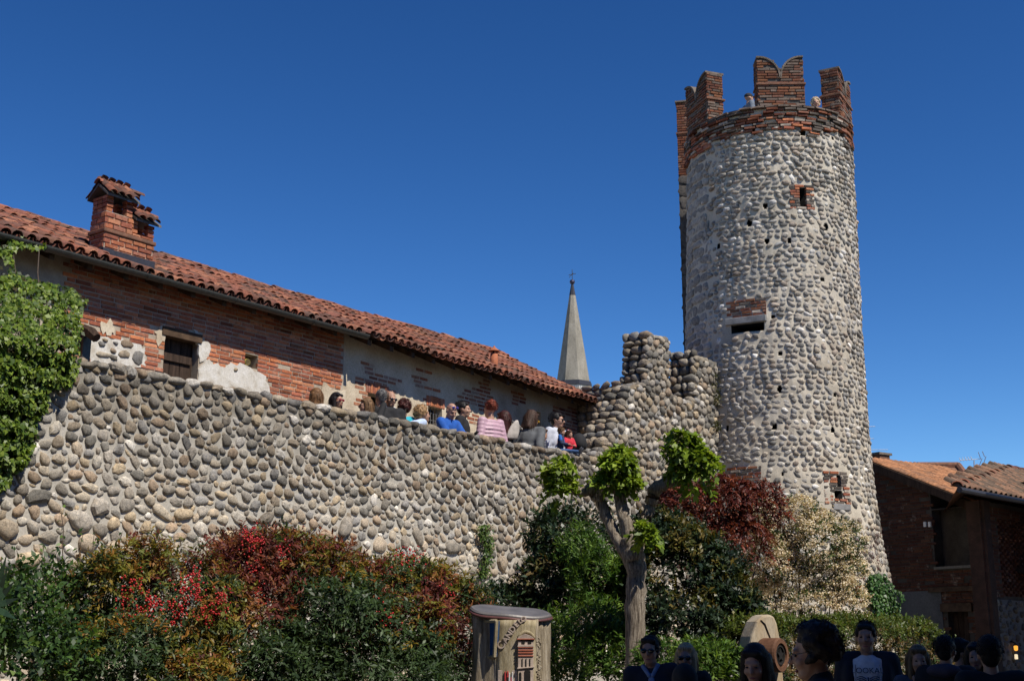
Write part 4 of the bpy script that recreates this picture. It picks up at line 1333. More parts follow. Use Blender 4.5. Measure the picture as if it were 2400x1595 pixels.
aerial(2032, 1085, 1000, 34, [(-.3, .0, .25, .03), (-.3, -.32, .2, -.3), (-.28, -.62, .55, -.6), (-.28, -.72, .62, -.72), (-.05, .1, .1, -.1)], 'thin dark aerial with level rods close beside the tower')

# ------------------------------------------------------------------ unseen houses added right of and behind the viewer to shade the lane
def plain_house(name, label, fr, L, D, H, rise, mat):
    r = empty(name, fr.P(0, 0), label, 'house')
    win_ = [(1.2 + 2.6 * k, 2.1 + 2.6 * k, 1.2, 2.5) for k in range(int((L - 1) / 2.6))] + [(1.2 + 2.6 * k, 2.1 + 2.6 * k, 4.3, 5.6) for k in range(int((L - 1) / 2.6))]
    holes_wall(fr, 0, L, 0, H, win_, .22, 'front_wall', mat, r, back=.4)
    for w in win_: MB().box(fr.P((w[0] + w[1]) / 2, (w[2] + w[3]) / 2, -.2), fr.d * .45, UP * (w[3] - w[2]) / 2, fr.n * .03).build('shutter', M['old_wood'], r)
    for s in (0.2, L - .2): MB().prism([(-D, 0), (-.4, 0), (-.4, H), (-D / 2, H + rise), (-D, H)], lambda o, z, t, s=s: fr.P(s + t, z, o), -.2, .2).build('end_wall', mat, r)
    MB().prism([(0, 0), (L, 0), (L, H), (0, H)], lambda s, z, t: fr.P(s, z, t), -D, -D + .4).build('rear_wall', mat, r)
    MB().prism([(.5, H - .1), (-D / 2, H + rise), (-D - .5, H - .1), (-D - .5, H + .05), (-D / 2, H + rise + .16), (.5, H + .05)], lambda o, z, t: fr.P(t, z, o), -.3, L + .3).build('roof', M['old_brick'], r)
    return r
lane = Frame((18.0, 8.25, 0), (-1, 0, 0), (0, 1, 0))
plain_house('unseen_lane_house', 'tall brick house across the lane shading the visitors', lane, 13.0, 7.0, 9.0, 1.2, M['old_brick'])
lf = Frame(E2.P(9.0, 0, 4.6), -d2, -n2)
plain_house('unseen_narrow_house', 'tall plain house facing the corner house across a narrow lane', lf, 7.6, 6.0, 9.9, 1.0, M['plaster'])

bk = Frame((-17.0, -2.6, 0), (1, 0, 0), (0, 1, 0))
plain_house('unseen_rear_house', 'long brick house closing the lane behind the viewer', bk, 26.0, 7.0, 9.5, 1.2, M['old_brick'])
# ================================================================== foliage
def leaf_mesh(name, P, T_, Nn, L, Wd, col, mat):
    n = len(P)
    T_ = T_ / (np.linalg.norm(T_, axis=1, keepdims=True) + 1e-9)
    S = np.cross(T_, Nn); S /= (np.linalg.norm(S, axis=1, keepdims=True) + 1e-9)
    U_ = np.cross(S, T_)
    L = L[:, None]; Wd = Wd[:, None]
    V = np.empty((n, 4, 3), np.float32)
    V[:, 0] = P
    V[:, 1] = P + T_ * L * .45 + S * Wd * .5 + U_ * Wd * .18
    V[:, 2] = P + T_ * L - U_ * L * .12
    V[:, 3] = P + T_ * L * .45 - S * Wd * .5 + U_ * Wd * .18
    FA = np.arange(n * 4).reshape(n, 4)
    return mesh_np(name, V.reshape(-1, 3), FA, mat, col=np.repeat(np.clip(col, .003, .9), 4, axis=0))

def unit(v): return v / (np.linalg.norm(v, axis=-1, keepdims=True) + 1e-9)

def fnoise(P, f, seed):
    r = np.random.default_rng(seed)
    o = np.zeros(len(P))
    for k in range(5):
        d = unit(r.normal(0, 1, 3)) * f * r.uniform(.6, 1.6)
        o += np.sin(P @ d + r.uniform(0, 6.28))
    return o / 2.2

def shell(ells, n, r, lo=.72, hi=1.04, lump=.10, gap=-.42):
    """points and outward directions on the lumpy shell of a union of ellipsoids (centre, radii)"""
    area = np.array([e[1][0] * e[1][2] for e in ells]); area = area / area.sum()
    k = r.choice(len(ells), n, p=area)
    C = np.array([e[0] for e in ells])[k]; R = np.array([e[1] for e in ells])[k]
    d = unit(r.normal(0, 1, (n, 3)))
    d[:, 2] = np.where((d[:, 2] < -.2) & (r.random(n) < .6), -d[:, 2], d[:, 2])
    d[:, 1] = np.where((d[:, 1] > .3) & (r.random(n) < .6), -d[:, 1], d[:, 1])
    q = lo + (hi - lo) * r.random(n) ** .6
    P = C + d * R * q[:, None]
    P += d * R * (lump * fnoise(P, 6.0, 3))[:, None] + d * R * (lump * .8 * fnoise(P, 15.0, 4))[:, None]
    keep = np.ones(n, bool)
    for i, e in enumerate(ells):
        f = (((P - np.array(e[0])) / np.array(e[1])) ** 2).sum(1)
        keep &= ~((f < .5) & (k != i))
    keep &= (fnoise(P, 7.0, 17) > gap) | (q < lo + .08) | (r.random(n) < .13)
    return P[keep], unit(d / R)[keep]

def sprays(P, O, r, per, stem, L, Wd, upb=.4, spread=.9, droop=0.0):
    """each point grows a stem with leaves left and right of it"""
    n = len(P)
    D = unit(O * .8 + np.array([0, 0, upb]) + r.normal(0, .45, (n, 3)))
    sl = stem * r.uniform(.6, 1.3, n)
    side = unit(np.cross(D, unit(r.normal(0, 1, (n, 3)))))
    PP, TT, NN, ID = [], [], [], []
    for j in range(per):
        f = (j + .4) / per
        sg = 1 if j % 2 else -1
        p = P + D * (sl * f)[:, None] + np.array([0, 0, -droop]) * (sl * f * f)[:, None]
        t = unit(D * .55 + side * sg * spread * (1 - .5 * f) + r.normal(0, .25, (n, 3)) + np.array([0, 0, -droop * .5]))
        nn = unit(O * .6 + np.array([0, 0, .7]) + r.normal(0, .4, (n, 3)))
        PP.append(p); TT.append(t); NN.append(nn); ID.append(np.arange(n))
    PP, TT, NN, ID = map(np.concatenate, (PP, TT, NN, ID))
    m = len(PP)
    gs = r.uniform(.7, 1.3, n)[ID]
    return PP, TT, NN, L * gs * r.uniform(.6, 1.3, m), Wd * gs * r.uniform(.65, 1.25, m), ID

def E3(u, v, Y, ru, rv, dep=.8):
    c = atY(u, v, Y)
    return (c, (ru * Y / F, max(ru, rv) * Y / F * dep, rv * Y / F))

def pal(cols, w, n, r):
    c = np.array(cols)[r.choice(len(cols), n, p=np.array(w) / np.sum(w))]
    return c * r.uniform(.7, 1.3, (n, 1))

def shrub(name, label, ells, n, per, stem, L, Wd, colfn, seed, mat='leaf', stems=5, upb=.4, droop=0., lump=.10, lo=.72, cat='shrub', base=None, stem_mat=None, dz=0.0):
    ells = [(np.array(a) - [0, 0, dz], b_) for a, b_ in ells]
    r = np.random.default_rng(seed)
    c0_ = np.mean([e[0] for e in ells], axis=0)
    b = np.array(base) if base is not None else np.array([c0_[0], c0_[1], 0.0])
    root = empty(name, b, label, cat)
    P, O = shell(ells, n, r, lo=lo, lump=lump)
    PP, TT, NN, LL, WW, ID = sprays(P, O, r, per, stem, L, Wd, upb, droop=droop)
    col = colfn(P, O, r)[ID] * r.uniform(.8, 1.2, (len(PP), 1))
    put('foliage', leaf_mesh('foliage', PP, TT, NN, LL, WW, col, M[mat]), root, kind='stuff')
    m = MB()
    for e in ells:
        for k in range(max(1, stems // len(ells) + 1)):
            tip = np.array(e[0]) + np.array(e[1]) * r.normal(0, .45, 3)
            mid = (b * .5 + tip * .5) + r.normal(0, .08, 3)
            m.tube([b + np.array([r.normal(0, .12), r.normal(0, .12), 0]), mid, tip], [.022, .016, .006], 5)
    m.build('stems', M[stem_mat or 'twig'], root, smooth=True)
    return root, P, O, r

M['twig'] = plain_mat('twig', (.07, .05, .035), .9)
M['bark'] = rough_mat('bark', [(.34, (.085, .066, .05)), (.5, (.26, .215, .165)), (.66, (.42, .365, .29))], 14, 70, 1.0, .05, stretch=(4, 4, .35))
M['berry'] = plain_mat('berry', (.42, .018, .018), .3, var=.3)
ico_v = None
def berries(name, centers, r, rad, spread, per, mat, parent):
    bm = bmesh.new(); bmesh.ops.create_icosphere(bm, subdivisions=1, radius=1)
    V0 = np.array([v.co[:] for v in bm.verts]); bm.verts.index_update()
    F0 = np.array([[v.index for v in f.verts] for f in bm.faces]); bm.free()
    C = np.repeat(centers, per, axis=0) + r.normal(0, 1, (len(centers) * per, 3)) * np.array(spread)
    R = rad * r.uniform(.7, 1.2, len(C))
    V = (C[:, None, :] + V0[None] * R[:, None, None]).reshape(-1, 3)
    FA = (F0[None] + (np.arange(len(C)) * len(V0))[:, None, None]).reshape(-1, 3)
    put(name, mesh_np(name, V, FA, mat, smooth=True), parent, kind='stuff')

G_D, G_M, G_L = (.018, .04, .014), (.04, .085, .022), (.10, .17, .03)
# --- nandina and roses in front of the rampart
def c_rose(P, O, r): return pal([G_D, G_M, (.06, .12, .025), (.10, .16, .03)], [3, 4, 3, 1], len(P), r)
ro, P, O, r = shrub('rose_bush', 'dark green leafy rose bush in the lower left corner with tall thin shoots', [E3(40, 1465, 11.5, 170, 130), E3(-30, 1580, 11, 170, 150), E3(170, 1500, 11.6, 110, 120), E3(120, 1380, 11.8, 80, 60)], 2600, 7, .22, .062, .036, c_rose, 21, lump=.2, dz=.14)
sh_ = MB(); PP = []
for (u0, v0, u1, v1) in [(150, 1420, 145, 1195), (105, 1430, 100, 1270), (170, 1420, 190, 1250), (215, 1430, 222, 1255), (60, 1430, 40, 1285), (260, 1420, 285, 1250), (20, 1420, 5, 1310)]:
    a, b = atY(u0, v0, 11.8), atY(u1, v1, 12.0)
    pts = [a + (b - a) * f + rng.normal(0, .012, 3) for f in np.linspace(0, 1, 6)]
    sh_.tube(pts, [.007, .006, .006, .005, .004, .003], 5)
    for f in np.linspace(.05, 1, 26): PP.append(a + (b - a) * f + rng.normal(0, .02, 3))
sh_.build('shoots', M['twig'], ro)
PP = np.array(PP); k = len(PP)
put('shoot_leaves', leaf_mesh('shoot_leaves', PP, unit(rng.normal(0, 1, (k, 3)) + [0, -.3, .1]), unit(rng.normal(0, .5, (k, 3)) + [.3, -.5, .8]), .055 * rng.uniform(.6, 1.3, k), .032 * rng.uniform(.7, 1.2, k), pal([G_M, G_L, (.12, .07, .03)], [4, 3, 1], k, rng), M['leaf']), ro, kind='stuff')

def nand(reds, seed):
    def fn(P, O, r):
        a = fnoise(P, 3.2, seed); b = fnoise(P, 7.5, seed + 1)
        top = (P[:, 2] - P[:, 2].mean()) / (P[:, 2].std() + 1e-6)
        n = len(P)
        green = pal([(.038, .068, .028), (.055, .095, .032), (.075, .115, .052), (.028, .048, .022)], [3, 3, 2, 2], n, r)
        yel = pal([(.24, .17, .028), (.17, .165, .03), (.27, .13, .03), (.13, .15, .03)], [3, 3, 2, 2], n, r)
        red = pal([(.17, .045, .032), (.115, .028, .028), (.25, .10, .045), (.085, .032, .028)], [3, 3, 3, 2], n, r)
        s = .55 * a + .45 * b + .45 * top + r.normal(0, .35, n)
        c = green.copy()
        wr, wy = reds
        m = s > np.quantile(s, 1 - wy); c[m] = yel[m]
        t = .7 * fnoise(P, 4.1, seed + 7) + .5 * b + .40 * top + r.normal(0, .3, n)
        m = t > np.quantile(t, 1 - wr); c[m] = red[m]
        return c
    return fn
NL = dict(dz=.15, per=11, stem=.24, L=.058, Wd=.020, upb=.35, droop=.35, lump=.16)
n1, P, O, r = shrub('nandina_bush', 'yellow and orange nandina bush with red berry clusters, left of the crimson one', [E3(330, 1400, 12.0, 130, 120), E3(440, 1390, 12.2, 120, 115), E3(270, 1380, 12.0, 90, 80), E3(490, 1490, 12, 130, 130), E3(320, 1530, 11.7, 170, 110), E3(440, 1580, 11.6, 150, 80)], 5600, colfn=nand((.10, .50), 31), seed=31, **NL)
bc_ = [atY(u, v, 11.45) for u, v in [(290, 1400), (310, 1425), (350, 1410), (365, 1408), (315, 1362), (450, 1345), (455, 1370), (465, 1388), (430, 1375), (410, 1420), (430, 1425), (515, 1400), (515, 1420), (412, 1455), (495, 1450), (350, 1435), (305, 1440), (480, 1430)]]
berries('berries', np.array(bc_), r, .010, (.04, .07, .05), 32, M['berry'], n1)
n2_, P, O, r = shrub('nandina_bush', 'crimson and orange nandina bush, the tallest and reddest one against the wall', [E3(620, 1330, 12.6, 100, 100), E3(740, 1345, 12.8, 110, 85), E3(560, 1300, 12.8, 50, 60), E3(690, 1280, 12.9, 70, 55), E3(610, 1450, 12.3, 120, 130), E3(760, 1450, 12.4, 150, 130), E3(860, 1370, 12.9, 70, 75), E3(640, 1560, 12, 160, 100)], 6200, colfn=nand((.36, .30), 41), seed=41, **NL)
bc_ = [atY(u, v, 12.0) for u, v in [(575, 1250), (590, 1260), (580, 1275), (605, 1275), (660, 1290), (600, 1400), (605, 1390), (890, 1440), (910, 1445), (595, 1330)]]
berries('berries', np.array(bc_), r, .010, (.04, .07, .05), 24, M['berry'], n2_)
n3, P, O, r = shrub('nandina_bush', 'green nandina bush with reddish tips beside the carved stump', [E3(970, 1400, 13.1, 100, 85), E3(1060, 1430, 13.2, 70, 80), E3(930, 1500, 12.7, 150, 120), E3(1030, 1530, 12.9, 80, 90), E3(880, 1570, 12.4, 160, 80), E3(940, 1340, 13.2, 60, 50)], 5200, colfn=nand((.22, .26), 51), seed=51, **NL)
bc_ = [atY(u, v, 12.6) for u, v in [(935, 1300), (960, 1305), (975, 1300), (1045, 1385), (920, 1405), (985, 1500)]]
berries('berries', np.array(bc_), r, .010, (.04, .05, .05), 20, M['berry'], n3)

# --- between stump and tower
def c_phot(P, O, r):
    n = len(P); c = pal([(.014, .030, .014), (.022, .045, .018), (.035, .06, .022)], [3, 3, 2], n, r)
    m = (fnoise(P, 9, 5) + r.normal(0, .4, n) > .9); c[m] = pal([(.13, .09, .03), (.10, .09, .03)], [1, 1], m.sum(), r); return c
shrub('laurel_shrub', 'tall dark glossy evergreen shrub left of the pollarded tree', [E3(1320, 1265, 17.2, 75, 70), E3(1290, 1350, 17, 50, 80), E3(1390, 1290, 17.2, 70, 85), E3(1400, 1410, 17, 70, 110), E3(1320, 1440, 17, 60, 90), E3(1200, 1420, 17.2, 60, 45), E3(1160, 1450, 16.5, 50, 50)], 3600, 7, .20, .085, .036, c_phot, 61, 'leaf_gloss', lump=.18, dz=.08)
def c_lime(P, O, r):
    n = len(P); return pal([(.05, .11, .02), (.09, .17, .03), (.14, .22, .04), (.03, .06, .015)], [3, 3, 2, 1], n, r)
shrub('green_shrub', 'bright green narrow-leaved shrub left of the tree trunk', [E3(1400, 1490, 15.8, 75, 75), E3(1420, 1570, 15.6, 90, 80), E3(1340, 1560, 15.8, 70, 80), E3(1400, 1375, 16.3, 50, 70), E3(1300, 1500, 16, 40, 70), E3(1360, 1310, 16.5, 35, 50)], 2900, 9, .17, .080, .020, c_lime, 62, lump=.22, upb=.7)
shrub('green_shrub', 'small bright green bush behind the fair-haired woman', [E3(1670, 1570, 13.2, 55, 42), E3(1640, 1590, 13.0, 60, 50), E3(1720, 1590, 13.2, 40, 60), E3(1560, 1560, 13.4, 60, 50)], 1000, 9, .13, .065, .018, c_lime, 63, lump=.2, upb=.8)
def c_vib(P, O, r):
    n = len(P); c = pal([(.013, .028, .014), (.022, .042, .018), (.034, .055, .022), (.05, .075, .045)], [3, 3, 2, 1.0], n, r)
    m = (O[:, 2] * .5 + fnoise(P, 12, 8) * .6 + r.normal(0, .35, n) > .45); c[m] = pal([(.13, .10, .022), (.10, .085, .02), (.08, .09, .022)], [2, 2, 2], m.sum(), r); return c
shrub('viburnum_mound', 'large rounded dark green bush dotted with ochre flower heads', [E3(1570, 1310, 16.6, 95, 95), E3(1620, 1370, 16.3, 120, 110), E3(1530, 1400, 16.3, 60, 120), E3(1690, 1440, 16.1, 90, 85), E3(1600, 1480, 16, 120, 100), E3(1720, 1500, 16, 70, 60)], 6500, 8, .13, .070, .034, c_vib, 64, 'leaf_gloss', lump=.10)
def c_plum(P, O, r):
    n = len(P); return pal([(.115, .026, .02), (.17, .04, .024), (.075, .018, .014), (.23, .07, .035)], [3, 3, 2, 1], n, r)
shrub('plum_tree', 'red leaved plum tree between the dark bush and the tower', [E3(1610, 1190, 20.0, 65, 60), E3(1690, 1190, 20.0, 75, 70), E3(1760, 1190, 20.0, 60, 55), E3(1670, 1260, 19.8, 80, 70), E3(1740, 1270, 19.8, 45, 60), E3(1590, 1160, 20.2, 40, 40)], 3000, 9, .20, .075, .026, c_plum, 65, lump=.22, droop=.6, cat='tree')
def c_fl(P, O, r):
    n = len(P); return pal([(.035, .065, .022), (.055, .09, .03), (.08, .11, .04), (.22, .05, .025)], [3, 3, 2, .25], n, r)
FE = [E3(1850, 1225, 20.6, 60, 55), E3(1900, 1280, 20.6, 85, 70), E3(1815, 1310, 20.5, 50, 60), E3(1950, 1340, 20.6, 55, 50), E3(1880, 1360, 20.6, 90, 55), E3(1900, 1415, 20.6, 95, 40), E3(1820, 1405, 20.5, 50, 40), E3(1970, 1410, 20.4, 45, 40)]
w9, P, O, r = shrub('flowering_photinia', 'open shrub covered in creamy white flower heads in front of the tower', FE, 1700, 7, .14, .075, .030, c_fl, 66, lump=.25, stems=14, base=atY(1890, 1560, 20.7) * np.array([1, 1, 0]), stem_mat='twig')
Pf, Of = shell(FE, 1500, r, lo=.9, hi=1.08, lump=.25, gap=-.8)
k = 34
PP = np.repeat(Pf, k, 0) + Of.repeat(k, 0) * .06 + r.normal(0, .042, (len(Pf) * k, 3)) * np.array([1, 1, .55])
put('flower_heads', leaf_mesh('flower_heads', PP, unit(Of.repeat(k, 0) + r.normal(0, .6, PP.shape)), unit(Of.repeat(k, 0) + r.normal(0, .5, PP.shape) + [0, 0, .5]), np.full(len(PP), .028), np.full(len(PP), .028), pal([(.70, .60, .46), (.60, .50, .36), (.45, .32, .21), (.76, .69, .56)], [3, 3, 1.3, 2], len(PP), r), M['petal']), w9, kind='stuff')

# --- hedge
def hedge():
    r = np.random.default_rng(71)
    a, b = atY(1830, 1500, 14.6), atY(2215, 1500, 16.4)
    d = (b - a) * np.array([1, 1, 0]); L = np.linalg.norm(d); d /= L
    n = np.array([d[1], -d[0], 0])
    root = empty('box_hedge', (*((a + b) / 2)[:2], 0), 'clipped green hedge with tan young leaves behind the visitors', 'hedge')
    za, zb = atY(1830, 1476, 14.6)[2], atY(2215, 1472, 16.4)[2]
    m = 5200
    s = r.uniform(-.1, L + .05, m); f = r.random(m)
    front = f < .62
    zt = za + (zb - za) * np.clip(s / L, 0, 1) + .05 * np.sin(s * 5) + .03 * np.sin(s * 13)
    endr = np.clip((s - L + .45) / .5, 0, 1) ** 2 * .35
    zt = zt - endr
    z = np.where(front, zt - r.random(m) ** 1.1 * 1.5, zt + r.normal(0, .03, m))
    w = np.where(front, r.normal(0, .04, m), -r.random(m) * .9)
    P = a * np.array([1, 1, 0]) + d * s[:, None] + n * w[:, None] + np.array([0, 0, 1]) * np.maximum(z, .05)[:, None]
    O = np.where(front[:, None], n + np.array([0, 0, .25]), np.array([0, 0, 1.0]) + n * .2)
    PP, TT, NN, LL, WW, ID = sprays(P, unit(O), r, 8, .11, .046, .022, .6)
    cf_ = pal([(.16, .11, .05), (.20, .145, .075), (.05, .08, .02), (.025, .045, .015), (.28, .22, .14)], [3, 2, 3, 2, .6], m, r)
    ct = pal([(.07, .11, .02), (.10, .13, .025), (.13, .12, .03)], [3, 3, 1], m, r)
    edge = (zt - z < .12)
    col = np.where((front & ~edge)[:, None], cf_, ct)
    put('foliage', leaf_mesh('foliage', PP, TT, NN, LL, WW, col[ID] * r.uniform(.8, 1.2, (len(PP), 1)), M['leaf']), root, kind='stuff')
    mb = MB()
    for k in range(26):
        p = a * np.array([1, 1, 0]) + d * (L * (k + .5) / 26) - n * r.uniform(.2, .6)
        mb.tube([p, p + UP * r.uniform(1.3, 1.6) + d * r.normal(0, .1)], [.018, .006], 5)
    mb.build('stems', M['twig'], root)
hedge()

# --- ivy
def creeper(name, label, PP, O, L, Wd, cols, w, seed, mat='leaf', n_per=1, droop=.8, stems=None, under=None):
    r = np.random.default_rng(seed); n = len(PP)
    root = empty(name, PP[np.argmin(PP[:, 2])], label, 'ivy')
    T_ = unit(np.array([0, 0, -droop]) + r.normal(0, .5, (n, 3)) + O * .35)
    Nn = unit(O + r.normal(0, .35, (n, 3)) + [0, 0, .35])
    cl = pal(cols, w, n, r)
    if under is not None: cl[under] = pal([(.03, .055, .014), (.045, .075, .018), (.07, .06, .025)], [3, 3, 1], int(under.sum()), r)  # under-layer leaves coloured darker to stand for shade between the clumps
    put('leaves', leaf_mesh('leaves', PP, T_, Nn, L * r.uniform(.6, 1.2, n), Wd * r.uniform(.6, 1.2, n), cl, M[mat]), root, kind='stuff')
    if stems:
        m = MB()
        for s in stems: m.tube(s, .008, 5)
        m.build('vine_stems', M['twig'], root)
    return root
r = np.random.default_rng(81)
poly = [(-480, 470), (-120, 520), (0, 548), (55, 548), (92, 566), (112, 572), (95, 582), (60, 580), (30, 585), (25, 600), (45, 640), (110, 660), (165, 672), (205, 700), (195, 712), (185, 740), (190, 765), (182, 800), (186, 850), (165, 900), (112, 912), (104, 960), (84, 985), (86, 1010), (74, 1050), (60, 1085), (25, 1110), (20, 1135), (-5, 1150), (-120, 1190), (-480, 1300)]
hole = [(10, 600), (-120, 610), (-120, 640), (20, 645), (35, 625)]
PP, OO, UN = [], [], []
while len(PP) < 25000:
    u = r.uniform(-110, 210) if r.random() < .72 else r.uniform(-480, -110); v = r.uniform(470, 1300)
    if not in_poly(u, v, poly): continue
    if in_poly(u, v, hole) and r.random() < .93: continue
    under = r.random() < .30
    clump = math.sin(u * .07 + v * .03) + math.sin(v * .09 - u * .02) + math.sin(u * .13 + v * .05 + 2)
    
    if not under and math.sin(u * .11 + v * .05 + 1.5 * math.sin(v * .045)) + math.sin(v * .13 - u * .05) + r.normal(0, .35) < -.75: continue
    per = np.clip((790 - v) / 230, 0, 1)
    off = -per * 2.55 + .17 + .03 * clump + r.uniform(-.15, .03) * (1 if r.random() < .5 else .3)
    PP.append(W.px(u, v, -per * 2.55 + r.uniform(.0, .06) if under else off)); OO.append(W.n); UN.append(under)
stems = [[W.px(u0 + k * (u1 - u0) / 5 + rng.normal(0, 4), v0 + k * (v1 - v0) / 5, -np.clip((790 - (v0 + k * (v1 - v0) / 5)) / 230, 0, 1) * 2.55 + .02) for k in range(6)] for u0, v0, u1, v1 in [(10, 1140, 60, 650), (40, 1080, 120, 660), (80, 980, 170, 690), (60, 900, 30, 580), (20, 1000, -20, 560), (100, 900, 90, 572)]]
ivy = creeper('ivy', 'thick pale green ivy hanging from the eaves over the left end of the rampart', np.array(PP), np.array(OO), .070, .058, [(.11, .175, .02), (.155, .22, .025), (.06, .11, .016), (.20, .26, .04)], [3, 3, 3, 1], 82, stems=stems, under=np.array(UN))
PP = []
while len(PP) < 650:
    v = r.uniform(1228, 1352); u = 1139 + 5 * math.sin(v * .06) + r.normal(0, 7)
    PP.append(W.px(u, v, .09 + r.uniform(-.05, .05)))
creeper('ivy', 'narrow strand of ivy climbing the bare lower wall', np.array(PP), np.tile(W.n, (650, 1)), .05, .042, [(.05, .10, .02), (.09, .15, .03), (.13, .17, .05)], [3, 2, 1], 83)
PP, OO = [], []
poly = [(2022, 1348), (2045, 1342), (2068, 1358), (2078, 1385), (2085, 1410), (2092, 1450), (2040, 1450), (2030, 1420), (2022, 1390)]
while len(PP) < 1600:
    u, v = r.uniform(2020, 2095), r.uniform(1340, 1450)
    if in_poly(u, v, poly):
        s, z = T.px(min(u, 2062), v)
        n_ = T.axes(s)[1]
        PP.append(T.P(s, z, .12 + r.uniform(-.05, .08)) + rt * max(0, u - 2062) * .0088); OO.append(n_)
for f in np.linspace(0, 1, 60):
    u = 2078 + 22 * math.sin(f * 3.1); v = 1378 + 45 * f
    s, z = T.px(2060, v); PP.append(T.P(s, z, .12) + rt * (u - 2062) * .0088 + r.normal(0, .03, 3)); OO.append(T.axes(s)[1])
creeper('ivy', 'bright green ivy at the right foot of the round tower', np.array(PP), np.array(OO), .075, .06, [(.03, .085, .02), (.06, .13, .03), (.16, .24, .12)], [3, 3, .8], 84, 'leaf_gloss')
PP, OO = [], []
while len(PP) < 900:
    u, v = r.uniform(1648, 1695), r.uniform(850, 1010)
    if math.sin(v * .07) + math.sin(u * .2 + v * .11) + r.normal(0, .5) < .1: continue
    s, z = T.px(max(u, 1660), v)
    PP.append(T.P(s, z, .10 + r.uniform(-.05, .12))); OO.append(T.axes(s)[1])
creeper('ivy', 'sparse olive creeper in the corner where the rampart meets the tower', np.array(PP), np.array(OO), .05, .035, [(.07, .075, .02), (.10, .10, .025), (.05, .05, .02)], [3, 2, 2], 85)
PP, OO = [], []
for k in range(34):
    u0, v0 = r.uniform(1985, 2040), r.uniform(1245, 1320)
    for q in range(10):
        s, z = T.px(min(u0 + r.normal(0, 6), 2048), v0 + r.normal(0, 9)); PP.append(T.P(s, z, .25 + r.normal(0, .05))); OO.append(T.axes(s)[1])
creeper('plum_shoots', 'wispy dark red shoots in front of the tower foot', np.array(PP), np.array(OO), .05, .022, [(.10, .02, .02), (.07, .018, .018)], [1, 1], 86)['category'] = 'plant'

# spiky leaves at the left edge
ag = empty('yucca', (*atY(-10, 1500, 10.5)[:2], 0), 'spiky blades of a yucca at the left edge', 'plant')
b0 = atY(-20, 1420, 10.5)
for k, (du, dv) in enumerate([(28, -125), (10, -150), (42, -60), (50, -20), (30, -90), (-10, -140), (45, 30)]):
    tip = atY(-20 + du * 1.3, 1420 + dv, 10.4)
    e = tip - b0; sd = np.cross(e, [0, 1, 0]); sd /= np.linalg.norm(sd)
    V = [b0 - sd * .02, b0 + sd * .02, b0 + e * .5 + sd * .026 + [0, .02, 0], b0 + e * .5 - sd * .026 + [0, .02, 0], tip, b0 + e * .5 + np.array([0, .045, 0]), b0 + np.array([0, .03, 0])]
    MB().add(V, [(0, 1, 2, 3), (3, 2, 4), (6, 5, 3, 0), (1, 2, 5, 6), (5, 4, 3), (2, 4, 5)]).build('blade', plain_mat('yucca_leaf', (.04, .085, .04), .5) if k == 0 else bpy.data.materials['yucca_leaf'], ag)
MB().tube([[b0[0], b0[1], 0], b0], [.07, .06], 8).build('stem', M['twig'], ag)

# --- pollarded tree
YT = 14.6
tree = empty('pollarded_tree', (*atY(1489, 1590, YT)[:2], 0), 'pollarded tree with knobbly limbs and round tufts of fresh leaves', 'tree')
def limb(pts, name):
    m = MB()
    fine, rad = [], []
    A = np.array(pts, float); A = np.vstack([2 * A[0] - A[1], A, 2 * A[-1] - A[-2]])
    for i in range(1, len(A) - 2):
        for t in np.linspace(0, 1, 6)[:None if i == len(A) - 3 else -1]:
            p0, p1, p2, p3 = A[i - 1:i + 3]
            q = .5 * (2 * p1 + (p2 - p0) * t + (2 * p0 - 5 * p1 + 4 * p2 - p3) * t * t + (3 * p1 - p0 - 3 * p2 + p3) * t ** 3)
            fine.append(atY(q[0], q[1], YT + q[3]) + rng.normal(0, .006, 3)); rad.append(q[2] * (.80 if name == 'limb' else .92) * YT / F * rng.uniform(.93, 1.10))
    if name == 'limb': rad[-1] *= 1.25; rad[-2] *= 1.3; rad[-3] *= 1.15
    m.tube(fine, rad, 14)
    # ridged bark
    V = np.array(m.v)
    V += np.stack([.009 * np.sin(V[:, 0] * 95 + V[:, 2] * 9), .009 * np.sin(V[:, 1] * 95 + 1 + V[:, 2] * 7), .0 * V[:, 2]], 1)
    m.v = [tuple(p) for p in V]
    return m.build(name, M['bark'], tree, smooth=True)
zb = 1800
limb([(1487, 1850, 30, 0), (1487, 1600, 25.5, 0), (1489, 1450, 24.5, 0), (1490, 1345, 25, 0), (1484, 1290, 29, 0), (1478, 1258, 26, 0)], 'trunk')
limb([(1470, 1300, 20, .02), (1440, 1250, 17, .05), (1420, 1205, 16, .1), (1402, 1165, 16, .12), (1385, 1150, 17, .12), (1360, 1152, 13, .1), (1340, 1142, 12, .1), (1318, 1122, 11, .1)], 'limb')
limb([(1402, 1170, 14, .1), (1410, 1150, 12, .05), (1418, 1140, 10, 0)], 'limb')
limb([(1480, 1275, 22, 0), (1466, 1225, 19, .0), (1458, 1190, 18, .05), (1452, 1160, 20, .1), (1450, 1135, 14, .1)], 'limb')
limb([(1492, 1275, 20, .05), (1512, 1225, 18, .1), (1524, 1180, 18, .15), (1536, 1148, 20, .15), (1558, 1132, 18, .1), (1590, 1122, 17, .05), (1622, 1105, 14, .0)], 'limb')
def c_map(P, O, r): return pal([(.15, .23, .02), (.21, .30, .03), (.09, .15, .016), (.28, .36, .045)], [3, 3, 2, 1], len(P), r)
